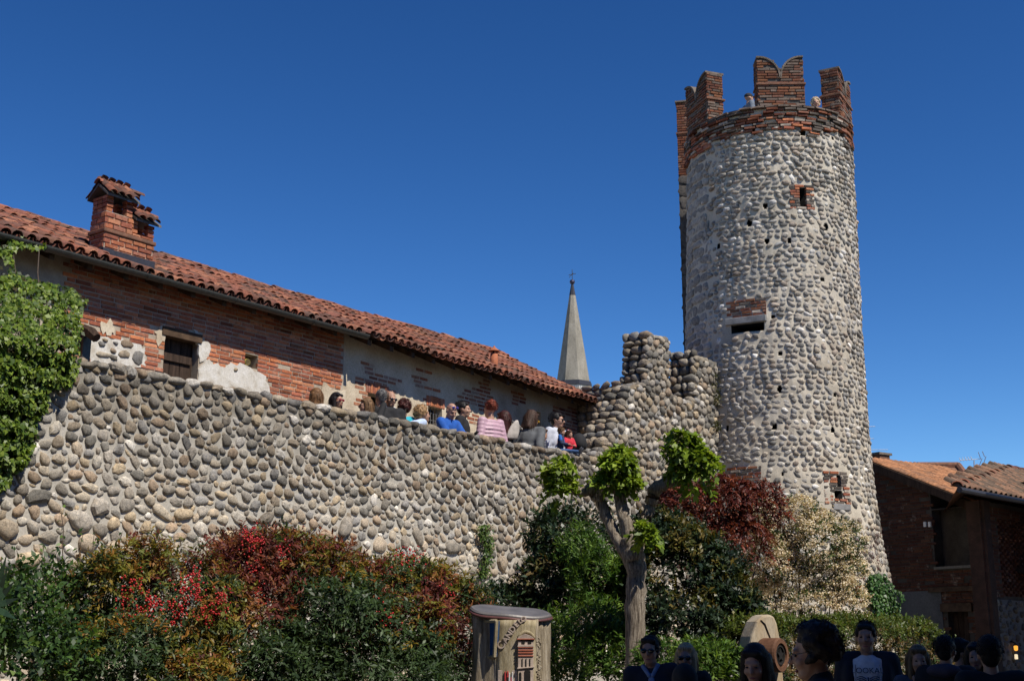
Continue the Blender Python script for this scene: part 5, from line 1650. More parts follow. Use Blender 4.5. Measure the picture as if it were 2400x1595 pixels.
def tuft(ells, n, seed):
    ells = [(c, tuple(.78 * q for q in R_)) for c, R_ in ells]; n = int(n * .60)
    r = np.random.default_rng(seed)
    P, O = shell(ells, n, r, lo=.35, hi=1.12, lump=.3, gap=-9)
    PP, TT, NN, LL, WW, ID = sprays(P, O, r, 6, .11, .074, .058, .2, droop=.7)
    put('foliage', leaf_mesh('foliage', PP, TT, NN, LL, WW, c_map(P, O, r)[ID] * r.uniform(.8, 1.2, (len(PP), 1)), M['leaf']), tree, kind='stuff')
tuft([E3(1310, 1108, YT, 24, 26), E3(1318, 1150, YT, 20, 22), E3(1300, 1130, YT, 16, 22)], 210, 91)
tuft([E3(1450, 1090, YT, 48, 40), E3(1425, 1130, YT, 38, 30), E3(1470, 1130, YT, 38, 32), E3(1450, 1065, YT, 30, 22)], 560, 92)
tuft([E3(1610, 1060, YT, 50, 42), E3(1640, 1085, YT, 42, 50), E3(1600, 1095, YT, 32, 30), E3(1625, 1120, YT, 30, 24)], 680, 93)
tuft([E3(1508, 1250, YT - .25, 26, 20), E3(1522, 1272, YT - .25, 16, 14)], 110, 94)
# ================================================================== people
def uvs(n=10, m=7):
    V = [(0, 0, 1)]; FA = []
    for i in range(1, m):
        t = math.pi * i / m
        for k in range(n): V.append((math.sin(t) * math.cos(2 * math.pi * k / n), math.sin(t) * math.sin(2 * math.pi * k / n), math.cos(t)))
    V.append((0, 0, -1)); L = len(V) - 1
    for k in range(n):
        FA.append((0, 1 + k, 1 + (k + 1) % n))
        FA.append((L, 1 + (m - 2) * n + (k + 1) % n, 1 + (m - 2) * n + k))
    for i in range(m - 2):
        for k in range(n): FA.append((1 + i * n + k, 1 + (i + 1) * n + k, 1 + (i + 1) * n + (k + 1) % n, 1 + i * n + (k + 1) % n))
    return np.array(V), FA
UV0 = uvs()
MATS = {}
def cloth(c, rough=.85):
    k = ('c', c, rough)
    if k not in MATS: MATS[k] = plain_mat('cloth', c, rough, var=.22, scale=14, bump=.25)
    return MATS[k]
def skin_m(c=(.38, .215, .145)):
    k = ('s', c)
    if k not in MATS: MATS[k] = plain_mat('skin', c, .5, var=.10, scale=30)
    return MATS[k]
def hair_m(c):
    k = ('h', c)
    if k not in MATS: MATS[k] = rough_mat('hair', [(.32, tuple(x * .3 for x in c)), (.5, c), (.68, tuple(x * 1.6 for x in c))], 34, 150, .8, .02, .45, stretch=(2.2, 2.2, .25))
    return MATS[k]
DARKGLASS = plain_mat('dark_lens', (.008, .008, .01), .12, spec=.6, var=0)
LIPS = plain_mat('lips', (.30, .10, .09), .5)

class Figure:
    def __init__(self, label, pos, heading, H=1.72, lean=0, roll=0, yaw=0, pitch=0, sit=None, female=False, girth=1.0, group=None, headk=1.0):
        self.k = H / 1.72
        self.pos = np.array(pos, float)
        self.f = comp(heading); self.r = np.array([self.f[1], -self.f[0], 0])
        self.lean, self.roll, self.yaw, self.pitch = [math.radians(x) for x in (lean, roll, yaw, pitch)]
        self.sit, self.female, self.g, self.headk = sit, female, girth, headk
        self.root = empty('person', self.pos, label, 'person', group)
        self.hip = np.array([0, 0, .93])
        self.drop = 0.0
    def upper(self, p):
        p = np.array(p, float) - self.hip
        c, s = math.cos(self.lean), math.sin(self.lean)
        p = np.array([p[0], p[1] * c + p[2] * s, -p[1] * s + p[2] * c])
        c, s = math.cos(self.roll), math.sin(self.roll)
        p = np.array([p[0] * c + p[2] * s, p[1], -p[0] * s + p[2] * c])
        return p + self.hip
    def head(self, p):
        p = np.array(p, float) * self.headk
        c, s = math.cos(self.pitch), math.sin(self.pitch)
        p = np.array([p[0], p[1] * c + p[2] * s, -p[1] * s + p[2] * c])
        c, s = math.cos(self.yaw), math.sin(self.yaw)
        p = np.array([p[0] * c + p[1] * s, -p[0] * s + p[1] * c, p[2]])
        # the head keeps level when the trunk leans
        q = self.upper((0, 0.0, 1.49))
        return q + p + np.array([0, .02, .105])
    def w(self, p):
        p = np.asarray(p, float) * self.k
        z0 = (self.sit - .93 * self.k) if self.sit is not None else 0.0
        return self.pos + self.r * p[0] + self.f * p[1] + UP * (p[2] + z0)
    # primitives: maps local coordinates through fn
    def ell(self, mb, c, r, fn):
        V = UV0[0] * np.array(r) + np.array(c)
        mb.add([self.w(fn(v)) for v in V], UV0[1])
    def cap(self, mb, a, b, ra, rb, n=10):
        """capsule between two points already in body space"""
        a, b = np.asarray(a, float), np.asarray(b, float)
        t = b - a; L = np.linalg.norm(t) + 1e-9; t /= L
        pts = [a - t * ra * .9, a - t * ra * .55, a, a + t * L * .5, b, b + t * rb * .55, b + t * rb * .9]
        rad = [ra * .35, ra * .82, ra, (ra + rb) / 2, rb, rb * .82, rb * .35]
        mb.tube([self.w(p) for p in pts], [q * self.k for q in rad], n)
    def remesh(self, name, mb, mat, vox, smooth=3, parent=None):
        o = mb.build(name, mat, parent or self.root, smooth=True)
        m = o.modifiers.new('remesh', 'REMESH'); m.mode = 'VOXEL'; m.voxel_size = vox; m.use_smooth_shade = True
        if smooth:
            m = o.modifiers.new('smooth', 'SMOOTH'); m.iterations = smooth; m.factor = .5
        return o
    def shoulder(self, s): return self.upper((s * (.158 if self.female else .178) * (.9 + .1 * self.g), -.005, 1.415))
    def legs(self):
        if self.sit is None:
            return {s: [(s * .09, 0, .90), (s * .10, .02, .49), (s * .10, -.01, .09), (s * .115, .13, .035)] for s in (-1, 1)}
        return {s: [(s * .10, 0, .90), (s * .12, .42, .93), (s * .12, .44 + .1, .50), (s * .125, .68, .46)] for s in (-1, 1)}
    def build(self, arms, skin=None, vox=.013, legs=None, face=True):
        """arms: {side: (elbow, wrist, hand direction)} in body space"""
        skin = skin or skin_m()
        self.arms, self.legp = arms, legs or self.legs()
        mb = MB(); H_ = self.head; U = self.upper
        I = lambda p: p
        self.ell(mb, (0, -.012, .03), (.074, .093, .093), H_)
        self.ell(mb, (0, .026, -.03), (.062, .068, .085), H_)
        self.ell(mb, (0, .043, -.088), (.042 if self.female else .047, .045, .034), H_)
        self.cap(mb, H_((0, .092, .0)), H_((0, .112, -.034)), .010, .014, 8)
        self.cap(mb, H_((-.036, .080, .02)), H_((.036, .080, .02)), .013, .013, 8)
        for s in (-1, 1):
            self.ell(mb, (s * .076, -.008, -.012), (.011, .022, .033), H_)
            self.ell(mb, (s * .036, .062, -.035), (.026, .03, .026), H_)
        self.cap(mb, U((0, -.01, 1.40)), H_((0, -.012, -.07)), .058 if not self.female else .05, .05)
        self.ell(mb, (0, 0, 1.28), (.150, .09, .18), U); self.ell(mb, (0, 0, 1.06), (.135, .095, .17), U)
        self.ell(mb, (0, 0, .93), (.15, .10, .13), U if self.sit is None else I)
        for s in (-1, 1):
            sh_, (el, wr, hd) = self.shoulder(s), arms[s]
            el, wr, hd = map(lambda q: np.asarray(q, float), (el, wr, hd)); hd = hd / np.linalg.norm(hd)
            self.cap(mb, U((0, 0, 1.38)), sh_, .06, .052); self.cap(mb, sh_, el, .047, .038); self.cap(mb, el, wr, .038, .026)
            # hand: palm, four fingers of unequal length, a thumb off its side
            pc = wr + hd * .05
            sd = np.cross(hd, (0, 0.2, 1)); sd /= (np.linalg.norm(sd) + 1e-9)
            nn = np.cross(sd, hd)
            self.cap(mb, wr, wr + hd * .075, .024, .033)
            for i, (o_, L_) in enumerate(((-.027, .066), (-.009, .078), (.009, .072), (.026, .056))):
                b0 = wr + hd * .085 + sd * o_
                m_ = b0 + hd * L_ * .55 - nn * .006; e_ = m_ + hd * L_ * .40 - nn * .022
                self.cap(mb, b0, m_, .0095, .009, 6); self.cap(mb, m_, e_, .009, .0075, 6)
            tb = wr + hd * .03 - sd * s * .03
            self.cap(mb, tb, tb + hd * .045 - sd * s * .022 - nn * .01, .011, .009, 6)
            hp, kn, an, to = map(np.array, self.legp[s])
            self.cap(mb, hp, kn, .078, .052); self.cap(mb, kn, an, .050, .036); self.cap(mb, an, to, .038, .03)
        self.body = self.remesh('body', mb, skin, vox, 2)
        if face:
            l = MB(); self.ell(l, (0, .086, -.073), (.021, .010, .007), H_); l.build('lips', LIPS, self.root, smooth=True)
            for s in (-1, 1):
                e = MB(); self.ell(e, (s * .030, .083, -.002), (.013, .008, .006), H_); e.build('eye', DARKGLASS, self.root, smooth=True)
        return self
    def top(self, name, mat, thick=1.0, long=.0, sleeves=1.0, vox=.024, puffy=False, collar=None, belly=0):
        mb = MB(); U = self.upper; g_ = self.g; t = .014 * thick
        wx = .155 if self.female else .172
        if puffy:
            z = .90 - long
            while z < 1.45:
                f = 1.0 if z < 1.25 else 1 - ((z - 1.25) / .2) ** 2 * .45
                self.ell(mb, (0, 0, z), ((wx + .055) * f * g_, (.155) * f, .044), U); z += .056
            for s in (-1, 1):
                sh_, (el, wr, hd) = self.shoulder(s), self.arms[s]
                for a, b, r0, r1 in ((sh_, el, .078, .068), (np.asarray(el), wr, .068, .055)):
                    a, b = np.asarray(a, float), np.asarray(b, float)
                    n = max(2, int(np.linalg.norm(b - a) / .052))
                    for i in range(n + 1):
                        f = i / n; r = r0 + (r1 - r0) * f
                        p = a + (b - a) * f
                        self.ell(mb, p, (r, r, r * .72), lambda q: q)
        else:
            self.ell(mb, (0, .0, 1.28), ((wx + t) * g_, (.105 + t) * g_, .19), U)
            self.ell(mb, (0, .01 + belly * .5, 1.08), ((wx - .01 + t) * g_, (.11 + t) * g_ + belly, .19), U)
            self.ell(mb, (0, 0, .93 - long * .4), ((wx + t) * g_, (.115 + t) * g_, .14 + long * .6), U)
            for s in (-1, 1):
                sh_, (el, wr, hd) = self.shoulder(s), self.arms[s]
                el, wr = np.asarray(el, float), np.asarray(wr, float)
                self.cap(mb, U((0, -.01, 1.385)), sh_, .062 + t, .056 + t); self.cap(mb, sh_, el, .056 + t, .047 + t)
                if sleeves > .5: self.cap(mb, el, el + (wr - el) * (sleeves - .5) * 2 * .96, .047 + t, .034 + t)
        if collar: self.cap(mb, U((0, -.012, 1.40)), U((0, -.008, 1.40 + collar)), .078, .070)
        return self.remesh(name, mb, mat, vox, 6 if puffy else 2)
    def trousers(self, mat, vox=.035):
        mb = MB()
        self.ell(mb, (0, 0, .93), (.168 * self.g, .125 * self.g, .13), self.upper if self.sit is None else (lambda q: q))
        for s in (-1, 1):
            hp, kn, an, to = map(np.array, self.legp[s])
            self.cap(mb, hp, kn, .092, .064); self.cap(mb, kn, kn + (an - kn) * .93, .064, .052)
        self.remesh('trousers', mb, mat, vox, 2)
        return self
    def shoes(self, mat):
        for s in (-1, 1):
            hp, kn, an, to = map(np.array, self.legp[s])
            m = MB(); self.cap(m, an - (an - kn) * .02, to, .045, .042); self.cap(m, to - (to - an) * .3, to + (to - an) * .25, .044, .036)
            m.build('shoe', mat, self.root, smooth=True)
        return self
    def hair(self, style, col, vox=.0115, seed=1):
        mb = MB(); H_ = self.head
        r = np.random.default_rng(seed)
        if style in ('short', 'long', 'bob', 'wavy'):
            q = 0 if style == 'short' else .007
            self.ell(mb, (0, -.022 - q, .048), (.083 + q, .097 + q, .090 + q), H_); self.ell(mb, (0, -.058, -.01), (.074, .055, .085), H_)
            self.cap(mb, H_((-.05, .055, .082)), H_((.05, .05, .085)), .022, .024)
            for s in (-1, 1): self.ell(mb, (s * .068, .0, .02), (.02, .045, .045), H_)
        if style in ('long', 'wavy', 'bob'):
            e = -.15 if style == 'bob' else -.30
            for s in (-1, 1):
                for y, q in ((.005, .033), (-.035, .042), (-.065, .042)):
                    self.cap(mb, H_((s * .066, y, .03)), H_((s * (.085 if style != 'bob' else .078), y + .005, e * r.uniform(.85, 1.1))), q, q * .8)
            for x in (-.04, 0, .04): self.cap(mb, H_((x, -.075, .02)), H_((x * 1.3, -.095, e * r.uniform(.95, 1.15))), .05, .042)
        if style == 'bun' : 
            self.ell(mb, (0, -.022, .045), (.085, .1, .092), H_)
            for k in range(26):
                d = unit(r.normal(0, 1, 3)); self.ell(mb, np.array([0, -.03, .05]) + d * np.array([.075, .085, .08]) * (1 if d[1] < .6 else .8), (.026, .026, .022), H_)
        if style == 'curly':
            self.ell(mb, (0, -.025, .045), (.085, .1, .09), H_)
            for k in range(120):
                d = unit(r.normal(0, 1, 3))
                if d[1] > .55 and d[2] < .45: continue
                if d[2] < -.75: continue
                q = r.uniform(.016, .028)
                self.ell(mb, np.array([0, -.022, .03]) + d * np.array([.098, .108, .108]), (q, q, q), H_)
        if style == 'sides':
            for s in (-1, 1): self.ell(mb, (s * .066, -.03, .0), (.018, .06, .045), H_)
            self.ell(mb, (0, -.075, -.01), (.06, .034, .05), H_)
        if style == 'crop':
            self.cap(mb, H_((-.042, .056, .075)), H_((.042, .056, .075)), .022, .022)
            for s in (-1, 1): self.ell(mb, (s * .066, .01, .03), (.018, .04, .04), H_)
            self.ell(mb, (0, -.020, .046), (.079, .094, .085), H_); self.ell(mb, (0, -.055, -.005), (.068, .05, .075), H_)
        ho = self.remesh('hair', mb, hair_m(col), vox, 1)
        # loose strands over the mass of hair
        if style != 'sides':
            drop = style in ('long', 'wavy', 'bob')
            PP, TT, NN, LL = [], [], [], []
            q = .010 if drop else .003
            while len(PP) < 420:
                d = unit(r.normal(0, 1, 3))
                if (d[1] > .45 and d[2] < .55) or d[2] < -.6: continue
                p = np.array([0, -.024, .046]) + d * np.array([.085 + q, .099 + q, .092 + q]) * (1.0 if style != 'curly' else 1.16)
                if drop: t = np.array([d[0] * .25, -.15 + d[1] * .2, -1]) + r.normal(0, .12, 3); l = r.uniform(.06, .14)
                elif style == 'curly': t = d * .2 + r.normal(0, .6, 3) + np.array([0, -.3, -.3]); l = r.uniform(.02, .045)
                else: t = d * .06 + np.array([0, -.7, -.45]) + r.normal(0, .28, 3); l = r.uniform(.02, .04)
                a, b2 = H_(p), H_(p + unit(t) * l)
                PP.append(self.w(a)); TT.append(self.w(b2) - self.w(a)); LL.append(np.linalg.norm(TT[-1])); NN.append(self.w(H_(p + d)) - self.w(H_(p)))
            if drop:
                e = -.15 if style == 'bob' else -.30
                for _ in range(260):
                    a_ = r.uniform(math.pi * .92, math.pi * 2.08)
                    p = np.array([.118 * math.cos(a_), -.02 + .115 * math.sin(a_), r.uniform(e * .8, .03)])
                    t = np.array([r.normal(0, .12), r.normal(0, .12), -1]); l = r.uniform(.06, .13)
                    a, b2 = H_(p), H_(p + t * l)
                    PP.append(self.w(a)); TT.append(self.w(b2) - self.w(a)); LL.append(np.linalg.norm(TT[-1])); NN.append(self.w(H_(p + [math.cos(a_), math.sin(a_), 0])) - self.w(H_(p)))
            k_ = len(PP)
            put('hair_strands', leaf_mesh('hair_strands', np.array(PP), np.array(TT), unit(np.array(NN)), np.array(LL), np.full(k_, .0075), np.tile(col, (k_, 1)), hair_m(col)), self.root, kind='stuff')
        return self
    def glasses(self, mat=None, up=False, frame=None):
        H_ = self.head if not up else (lambda p: self.head((p[0], p[1] * .9 - .012, p[2] + .085)))
        mb = MB()
        for s in (-1, 1):
            self.ell(mb, (s * .034, .098, -.002), (.029, .010, .021), H_)
            mb.tube([self.w(H_((s * .058, .092, .004))), self.w(H_((s * .082, .0, .006)))], .004, 5)
        mb.tube([self.w(H_((-.02, .104, .004))), self.w(H_((.02, .104, .004)))], .004, 5)
        mb.build('sunglasses', mat or DARKGLASS, self.root, smooth=True)
        return self
    def collar_shirt(self, mat):
        """shirt front showing in an open jacket, with two collar points"""
        mb = MB(); U = self.upper
        self.ell(mb, (0, .062, 1.25), (.060, .072, .17), U)
        for s in (-1, 1): self.cap(mb, U((s * .015, .095, 1.385)), U((s * .062, .03, 1.465)), .018, .022, 8)
        mb.build('shirt', mat, self.root, smooth=True)
        return self

A_DOWN = lambda: {s: ((s * .235, -.03, 1.13), (s * .245, .07, .90), (0, .15, -1)) for s in (-1, 1)}
A_FRONT = lambda: {s: ((s * .25, .06, 1.14), (s * .10, .28, 1.10), (-s * .5, .9, .1)) for s in (-1, 1)}
def spot(u, v, H, base=ZWALK):
    """a place on the walkway where a head of that height meets this point of the view"""
    best = None
    for off in np.arange(-TH - .22, -2.75, -.03):
        p = W.px(u, v, off)
        e = abs(p[2] - base - H)
        if best is None or e < best[0]: best = (e, off, p)
    p = best[2]
    return np.array([p[0], p[1], base]), p[2] - base

NAVY, BLACK, DENIM = (.018, .022, .045), (.014, .014, .016), (.05, .075, .14)
DKT = cloth((.03, .03, .035))
# --- on the rampart, from left to right
GW = 'visitors along the top of the rampart'
def walker(label, u, v, H, heading, arms=None, **kw):
    p, h = spot(u, v, H)
    h = float(np.clip(h, 1.3, 1.95))
    off = float(np.dot(p - W.o, W.n))
    for _ in range(6):      # move and size the figure until the crown of its head stands where the photograph shows it
        t = Figure(None, p, heading, h, **{k: x for k, x in kw.items() if k not in ('skin', 'vox', 'face')})
        q = t.w(t.head((0, -.02, .135))); bpy.data.objects.remove(t.root)
        o2_ = float(np.dot(q - W.o, W.n)); tgt = W.px(u, v, o2_)
        p = p + (tgt - q) * np.array([1, 1, 0]); h *= (tgt[2] - ZWALK) / (q[2] - ZWALK)
    bk = dict(skin=kw.pop('skin', None), vox=kw.pop('vox', .018), face=kw.pop('face', True))
    f = Figure(label, p, heading, h, group=GW, **kw)
    f.build(arms or A_DOWN(), **bk)
    return f
fg = walker('woman with straight light brown hair seen from behind, only her head above the wall', 741, 909, 1.62, 320, female=True, face=False)
fg.top('jumper', cloth((.60, .58, .55))); fg.trousers(DKT); fg.shoes(DKT); fg.hair('bob', (.17, .085, .035))
fg = walker('black-haired woman in red-lensed sunglasses peering over the wall', 789, 919, 1.60, 150, female=True, yaw=-25)
fg.top('jacket', cloth((.25, .24, .24))); fg.trousers(DKT); fg.shoes(DKT); fg.hair('bob', (.018, .014, .013)); fg.glasses(plain_mat('red_lens', (.22, .02, .03), .2))
fg = walker('woman with long straight brown hair and dark sunglasses turned to the left', 860, 932, 1.58, 245, female=True)
fg.top('jacket', cloth((.12, .11, .11))); fg.trousers(DKT); fg.shoes(DKT); fg.hair('long', (.15, .085, .04)); fg.glasses()
fg = walker('grey-haired man seen from behind at the dark doorway', 895, 911, 1.80, 330, face=False)
fg.top('jacket', cloth(BLACK)); fg.trousers(DKT); fg.shoes(DKT); fg.hair('crop', (.16, .155, .15))
# man on the telephone
arms = {1: ((.27, .20, 1.20), (.13, .105, 1.50), (-.12, .0, 1)), -1: ((-.235, .02, 1.15), (-.16, .22, 1.02), (.4, .6, -.4))}
fg = walker('balding man in a black jacket and white shirt holding a telephone to his ear', 915, 914, 1.74, 152, arms, vox=.010, yaw=-12, pitch=8)
fg.top('jacket', cloth(BLACK), 1.3); fg.collar_shirt(cloth((.75, .76, .80))); fg.trousers(DKT); fg.shoes(DKT); fg.hair('sides', (.20, .185, .17)); fg.glasses()
ph = MB(); c_ = fg.w(np.array((.105, .06, 1.57))); ph.box(c_, fg.r * .006, (UP * .9 + fg.f * .3) * .068, (fg.f * .9 - UP * .3) * .034)
o = ph.build('mobile_phone', plain_mat('pale_phone', (.7, .66, .66), .3), None, bevel=.004); tag(o, 'pale mobile telephone held to the ear of the balding man', 'phone')
# turquoise, with a raised hand
arms = {1: ((.25, .12, 1.12), (.10, .22, 1.22), (-.4, .5, .7)), -1: ((-.24, -.02, 1.13), (-.2, .15, .95), (0, .5, -1))}
fg = walker('woman with curly dark red hair and a turquoise top seen from behind', 947, 936, 1.60, 318, {k: v for k, v in arms.items()}, female=True, vox=.011, face=False)
fg.top('turquoise_top', cloth((.02, .36, .46))); fg.trousers(DKT); fg.shoes(DKT); fg.hair('curly', (.055, .015, .012), seed=3)
fg = walker('woman with curly fair hair bending forward in a pale blue shirt', 986, 950, 1.66, 60, female=True, lean=48, pitch=-8, face=False, girth=1.1)
fg.top('pale_blue_shirt', cloth((.45, .55, .72))); fg.trousers(DKT); fg.shoes(DKT); fg.hair('curly', (.30, .18, .085), seed=4)
m = MB()
for k in range(16):
    t = 2 * math.pi * k / 16
    fg.ell(m, (.075 * math.cos(t), .07 * math.sin(t), 1.44 + .012 * math.sin(3 * t)), (.024, .024, .024), fg.upper)
fg.remesh('scarf', m, cloth((.16, .05, .10)), .012)
# leaning man in blue
arms = {1: ((.20, .40, 1.10), (.07, .58, 1.16), (-.5, .8, -.2)), -1: ((-.24, .36, 1.10), (-.06, .56, 1.16), (.5, .8, -.2))}
fg = walker('bald man in a bright blue sweater leaning on the wall over his telephone', 1062, 943, 1.80, 128, arms, vox=.010, lean=24, pitch=28, yaw=12, girth=1.1)
fg.top('blue_sweater', cloth((.012, .085, .36)), 1.3, collar=.05); fg.trousers(DKT); fg.shoes(DKT); fg.glasses(plain_mat('violet_lens', (.06, .05, .30), .15), up=True)
c_ = fg.w(np.array((0, .72, 1.15))); ph = MB().box(c_, fg.r * .036, (fg.f * .8 + UP * .5) * .07, (UP * .8 - fg.f * .5) * .006)
o = ph.build('mobile_phone', plain_mat('dark_phone', (.02, .02, .02), .25), None, bevel=.003); tag(o, 'dark mobile telephone in the hands of the man in blue', 'phone')
fg = walker('dark-haired man in a black jacket turned right beside the man in blue', 1084, 938, 1.82, 100)
fg.top('jacket', cloth(BLACK), 1.2, collar=.06); fg.trousers(DKT); fg.shoes(DKT); fg.hair('crop', (.02, .018, .017))
# pink jacket
fg = walker('red-haired woman in a pale pink quilted jacket seen from behind', 1150, 937, 1.72, 318, female=True, face=False, girth=1.12)
fg.top('pink_puffer_jacket', plain_mat('pink_nylon', (.47, .30, .36), .5, var=.12), puffy=True, vox=.016); fg.trousers(cloth(DENIM)); fg.shoes(DKT); fg.hair('bun', (.16, .035, .018), seed=5)
fg = walker('woman with long wavy dark red hair half hidden by the pink jacket', 1181, 962, 1.58, 300, female=True, face=False)
fg.top('jacket', cloth(BLACK)); fg.trousers(DKT); fg.shoes(DKT); fg.hair('wavy', (.05, .015, .012))
# grey top with a bag
fg = walker('woman in a grey wool top bowing her head, a cream bag on her shoulder', 1250, 962, 1.70, 20, female=True, lean=16, roll=6, pitch=18, yaw=25, girth=1.05)
fg.top('grey_top', cloth((.10, .105, .11)), 1.5, long=.1); fg.trousers(cloth(DENIM)); fg.shoes(DKT); fg.hair('bob', (.055, .03, .02)); fg.glasses(plain_mat('yellow_frame', (.50, .30, .03), .3))
shs = min((fg.w(fg.shoulder(q)) for q in (-1, 1)), key=lambda q: proj(q)[0])
bp = W.px(1205, 1006, -TH - .06)
b = MB(); V = []
e1 = W.d * .8 + W.n * .2; e1 /= np.linalg.norm(e1)
bag = empty('tote_bag', bp, 'cream cloth bag hanging behind the woman in grey', 'bag')
bm_ = MB()
for z, w_, t_ in ((-.17, .11, .03), (-.15, .125, .045), (-.05, .12, .05), (.06, .09, .04), (.13, .05, .03), (.17, .02, .015)):
    for k in range(12):
        a = 2 * math.pi * k / 12
        V.append(bp + e1 * (w_ * math.cos(a) + .35 * z) + W.n * t_ * math.sin(a) + UP * z)
bm_.add(V, [(i * 12 + k, i * 12 + (k + 1) % 12, (i + 1) * 12 + (k + 1) % 12, (i + 1) * 12 + k) for i in range(5) for k in range(12)] + [tuple(range(11, -1, -1)), tuple(60 + k for k in range(12))])
bm_.build('bag_body', cloth((.40, .36, .32)), bag, smooth=True)
for q in (-.04, .04): MB().tube([bp + UP * .15 + e1 * q, bp * .4 + shs * .6 + W.n * .07 + e1 * q * .5, shs + UP * .05 + W.n * .02, shs + UP * .04 - W.n * .07], .011, 6).build('strap', cloth((.40, .36, .32)), bag)
fg = walker('person in a navy padded jacket between the woman in grey and the small boy', 1272, 1000, 1.42, 70, face=True, female=True, pitch=15)
fg.top('navy_jacket', cloth(NAVY, .5), puffy=True, vox=.018); fg.trousers(DKT); fg.shoes(DKT); fg.hair('short', (.07, .04, .025))
# man with the striped jacket
fg = walker('dark-haired man in sunglasses and a white jacket with navy panels', 1303, 964, 1.74, 128, yaw=-22)
wj = fg.top('white_jacket', cloth((.50, .52, .58)), 1.2, collar=.06); fg.trousers(DKT); fg.shoes(DKT); fg.hair('crop', (.016, .014, .014)); fg.glasses()
m = MB(); fg.ell(m, (0, .098, 1.33), (.045, .045, .10), fg.upper); m.build('navy_front', cloth(NAVY), wj, smooth=True)
for s in (-1, 1):
    m = MB(); a = fg.shoulder(s); e = np.array(fg.arms[s][0]); fg.cap(m, a + (e - a) * .55, a + (e - a) * .8, .066, .064); m.build('navy_sleeve_band', cloth((.02, .03, .12)), wj, smooth=True)
    m = MB(); fg.ell(m, (s * .09, .112, 1.24), (.045, .018, .011), fg.upper); m.build('red_stripe', cloth((.45, .03, .06)), wj, smooth=True)
# the two children on the wall
def child(label, u, v, off, heading, H, sit, **kw):
    p = W.px(u, v, off)
    f = Figure(label, (p[0], p[1], ZW), heading, H, sit=sit, headk=1.28, female=True, group=GW, **kw)
    return f
kid = child('small brown-haired boy in a navy and blue jacket sitting along the wall', 1312, 1048, -.22, 105, .84, .06, lean=6, yaw=10, pitch=18)
A_K = {s: ((s * .22, .10, 1.16), (s * .07, .30, 1.13), (-s * .4, .9, 0)) for s in (-1, 1)}
kid.build(A_K, vox=.010, legs={s: [(s * .09, 0, .90), (s * .11, .40, .88), (s * .11, .74, .84), (s * .12, .80, .95)] for s in (-1, 1)})
kid.top('jacket', cloth((.02, .035, .08)), 1.2, collar=.03, vox=.012); kid.trousers(cloth((.05, .11, .25)), .013); kid.shoes(cloth((.05, .05, .06))); kid.hair('short', (.11, .06, .03))
for s in (-1, 1):
    m = MB(); kid.cap(m, kid.shoulder(s), np.array(A_K[s][0]) * .6 + kid.shoulder(s) * .4, .073, .070); m.build('blue_sleeve', cloth((.02, .12, .40)), kid.root, smooth=True)
girl = child('small girl in a red jacket sitting on the wall with her feet over the edge', 1333, 1049, -.20, 150, .82, .05, lean=3, yaw=-20, pitch=14)
girl.build(A_K, vox=.010, legs={s: [(s * .09, 0, .90), (s * .12, .34, .92), (s * .12, .46, .62), (s * .13, .58, .66)] for s in (-1, 1)})
girl.top('red_jacket', cloth((.55, .03, .05)), 1.2, collar=.03, vox=.012); girl.trousers(cloth((.05, .07, .12)), .013); girl.shoes(cloth((.36, .29, .20))); girl.hair('bob', (.08, .04, .025))
for s in (-1, 1):
    m = MB(); girl.ell(m, (s * .05, -.03, .11), (.03, .02, .02), girl.head); m.build('hair_clip', cloth((.7, .3, .4)), girl.root, smooth=True)
bb = W.px(1357, 1052, -.22)
V = MB().lathe([(.02, -.02), (.13, 0.0), (.15, .08), (.13, .19), (.07, .27), (.02, .29)], bb + UP * .0, UP, 14)
o = V.build('black_bag', cloth(BLACK), None, smooth=True); tag(o, 'black cloth bag standing on the wall beside the girl', 'bag')
sn = W.px(1378, 1073, -.16)
m = MB().tube([sn - W.d * .12, sn, sn + W.d * .1 + UP * .03, sn + W.d * .17 + UP * .06], [.035, .045, .04, .03], 10)
o = m.build('grey_shoe', cloth((.28, .28, .29)), None, smooth=True); tag(o, 'grey shoe lying on the wall right of the black bag', 'shoe')

# --- on top of the tower
p = atY(1753, 219, 28.0)
f = Figure('man in a dark cap standing behind the tower parapet', (p[0], p[1], ZP), 75, p[2] - ZP)
f.build(A_DOWN(), vox=.014); f.top('grey_jacket', cloth((.16, .19, .23)), 1.2); f.trousers(DKT); f.shoes(DKT)
m = MB(); f.ell(m, (0, -.012, .055), (.086, .103, .075), f.head); f.ell(m, (0, .11, .048), (.06, .06, .012), f.head); f.remesh('cap', m, cloth((.02, .02, .025)), .010)
p = atY(1911, 231, 28.3)
f = Figure('fair-haired woman in pink looking over the tower parapet', (p[0], p[1], ZP), 185, p[2] - ZP, female=True)
f.build(A_DOWN(), vox=.014); f.top('pink_top', cloth((.50, .30, .32))); f.trousers(DKT); f.shoes(DKT); f.hair('curly', (.55, .42, .26), seed=8)

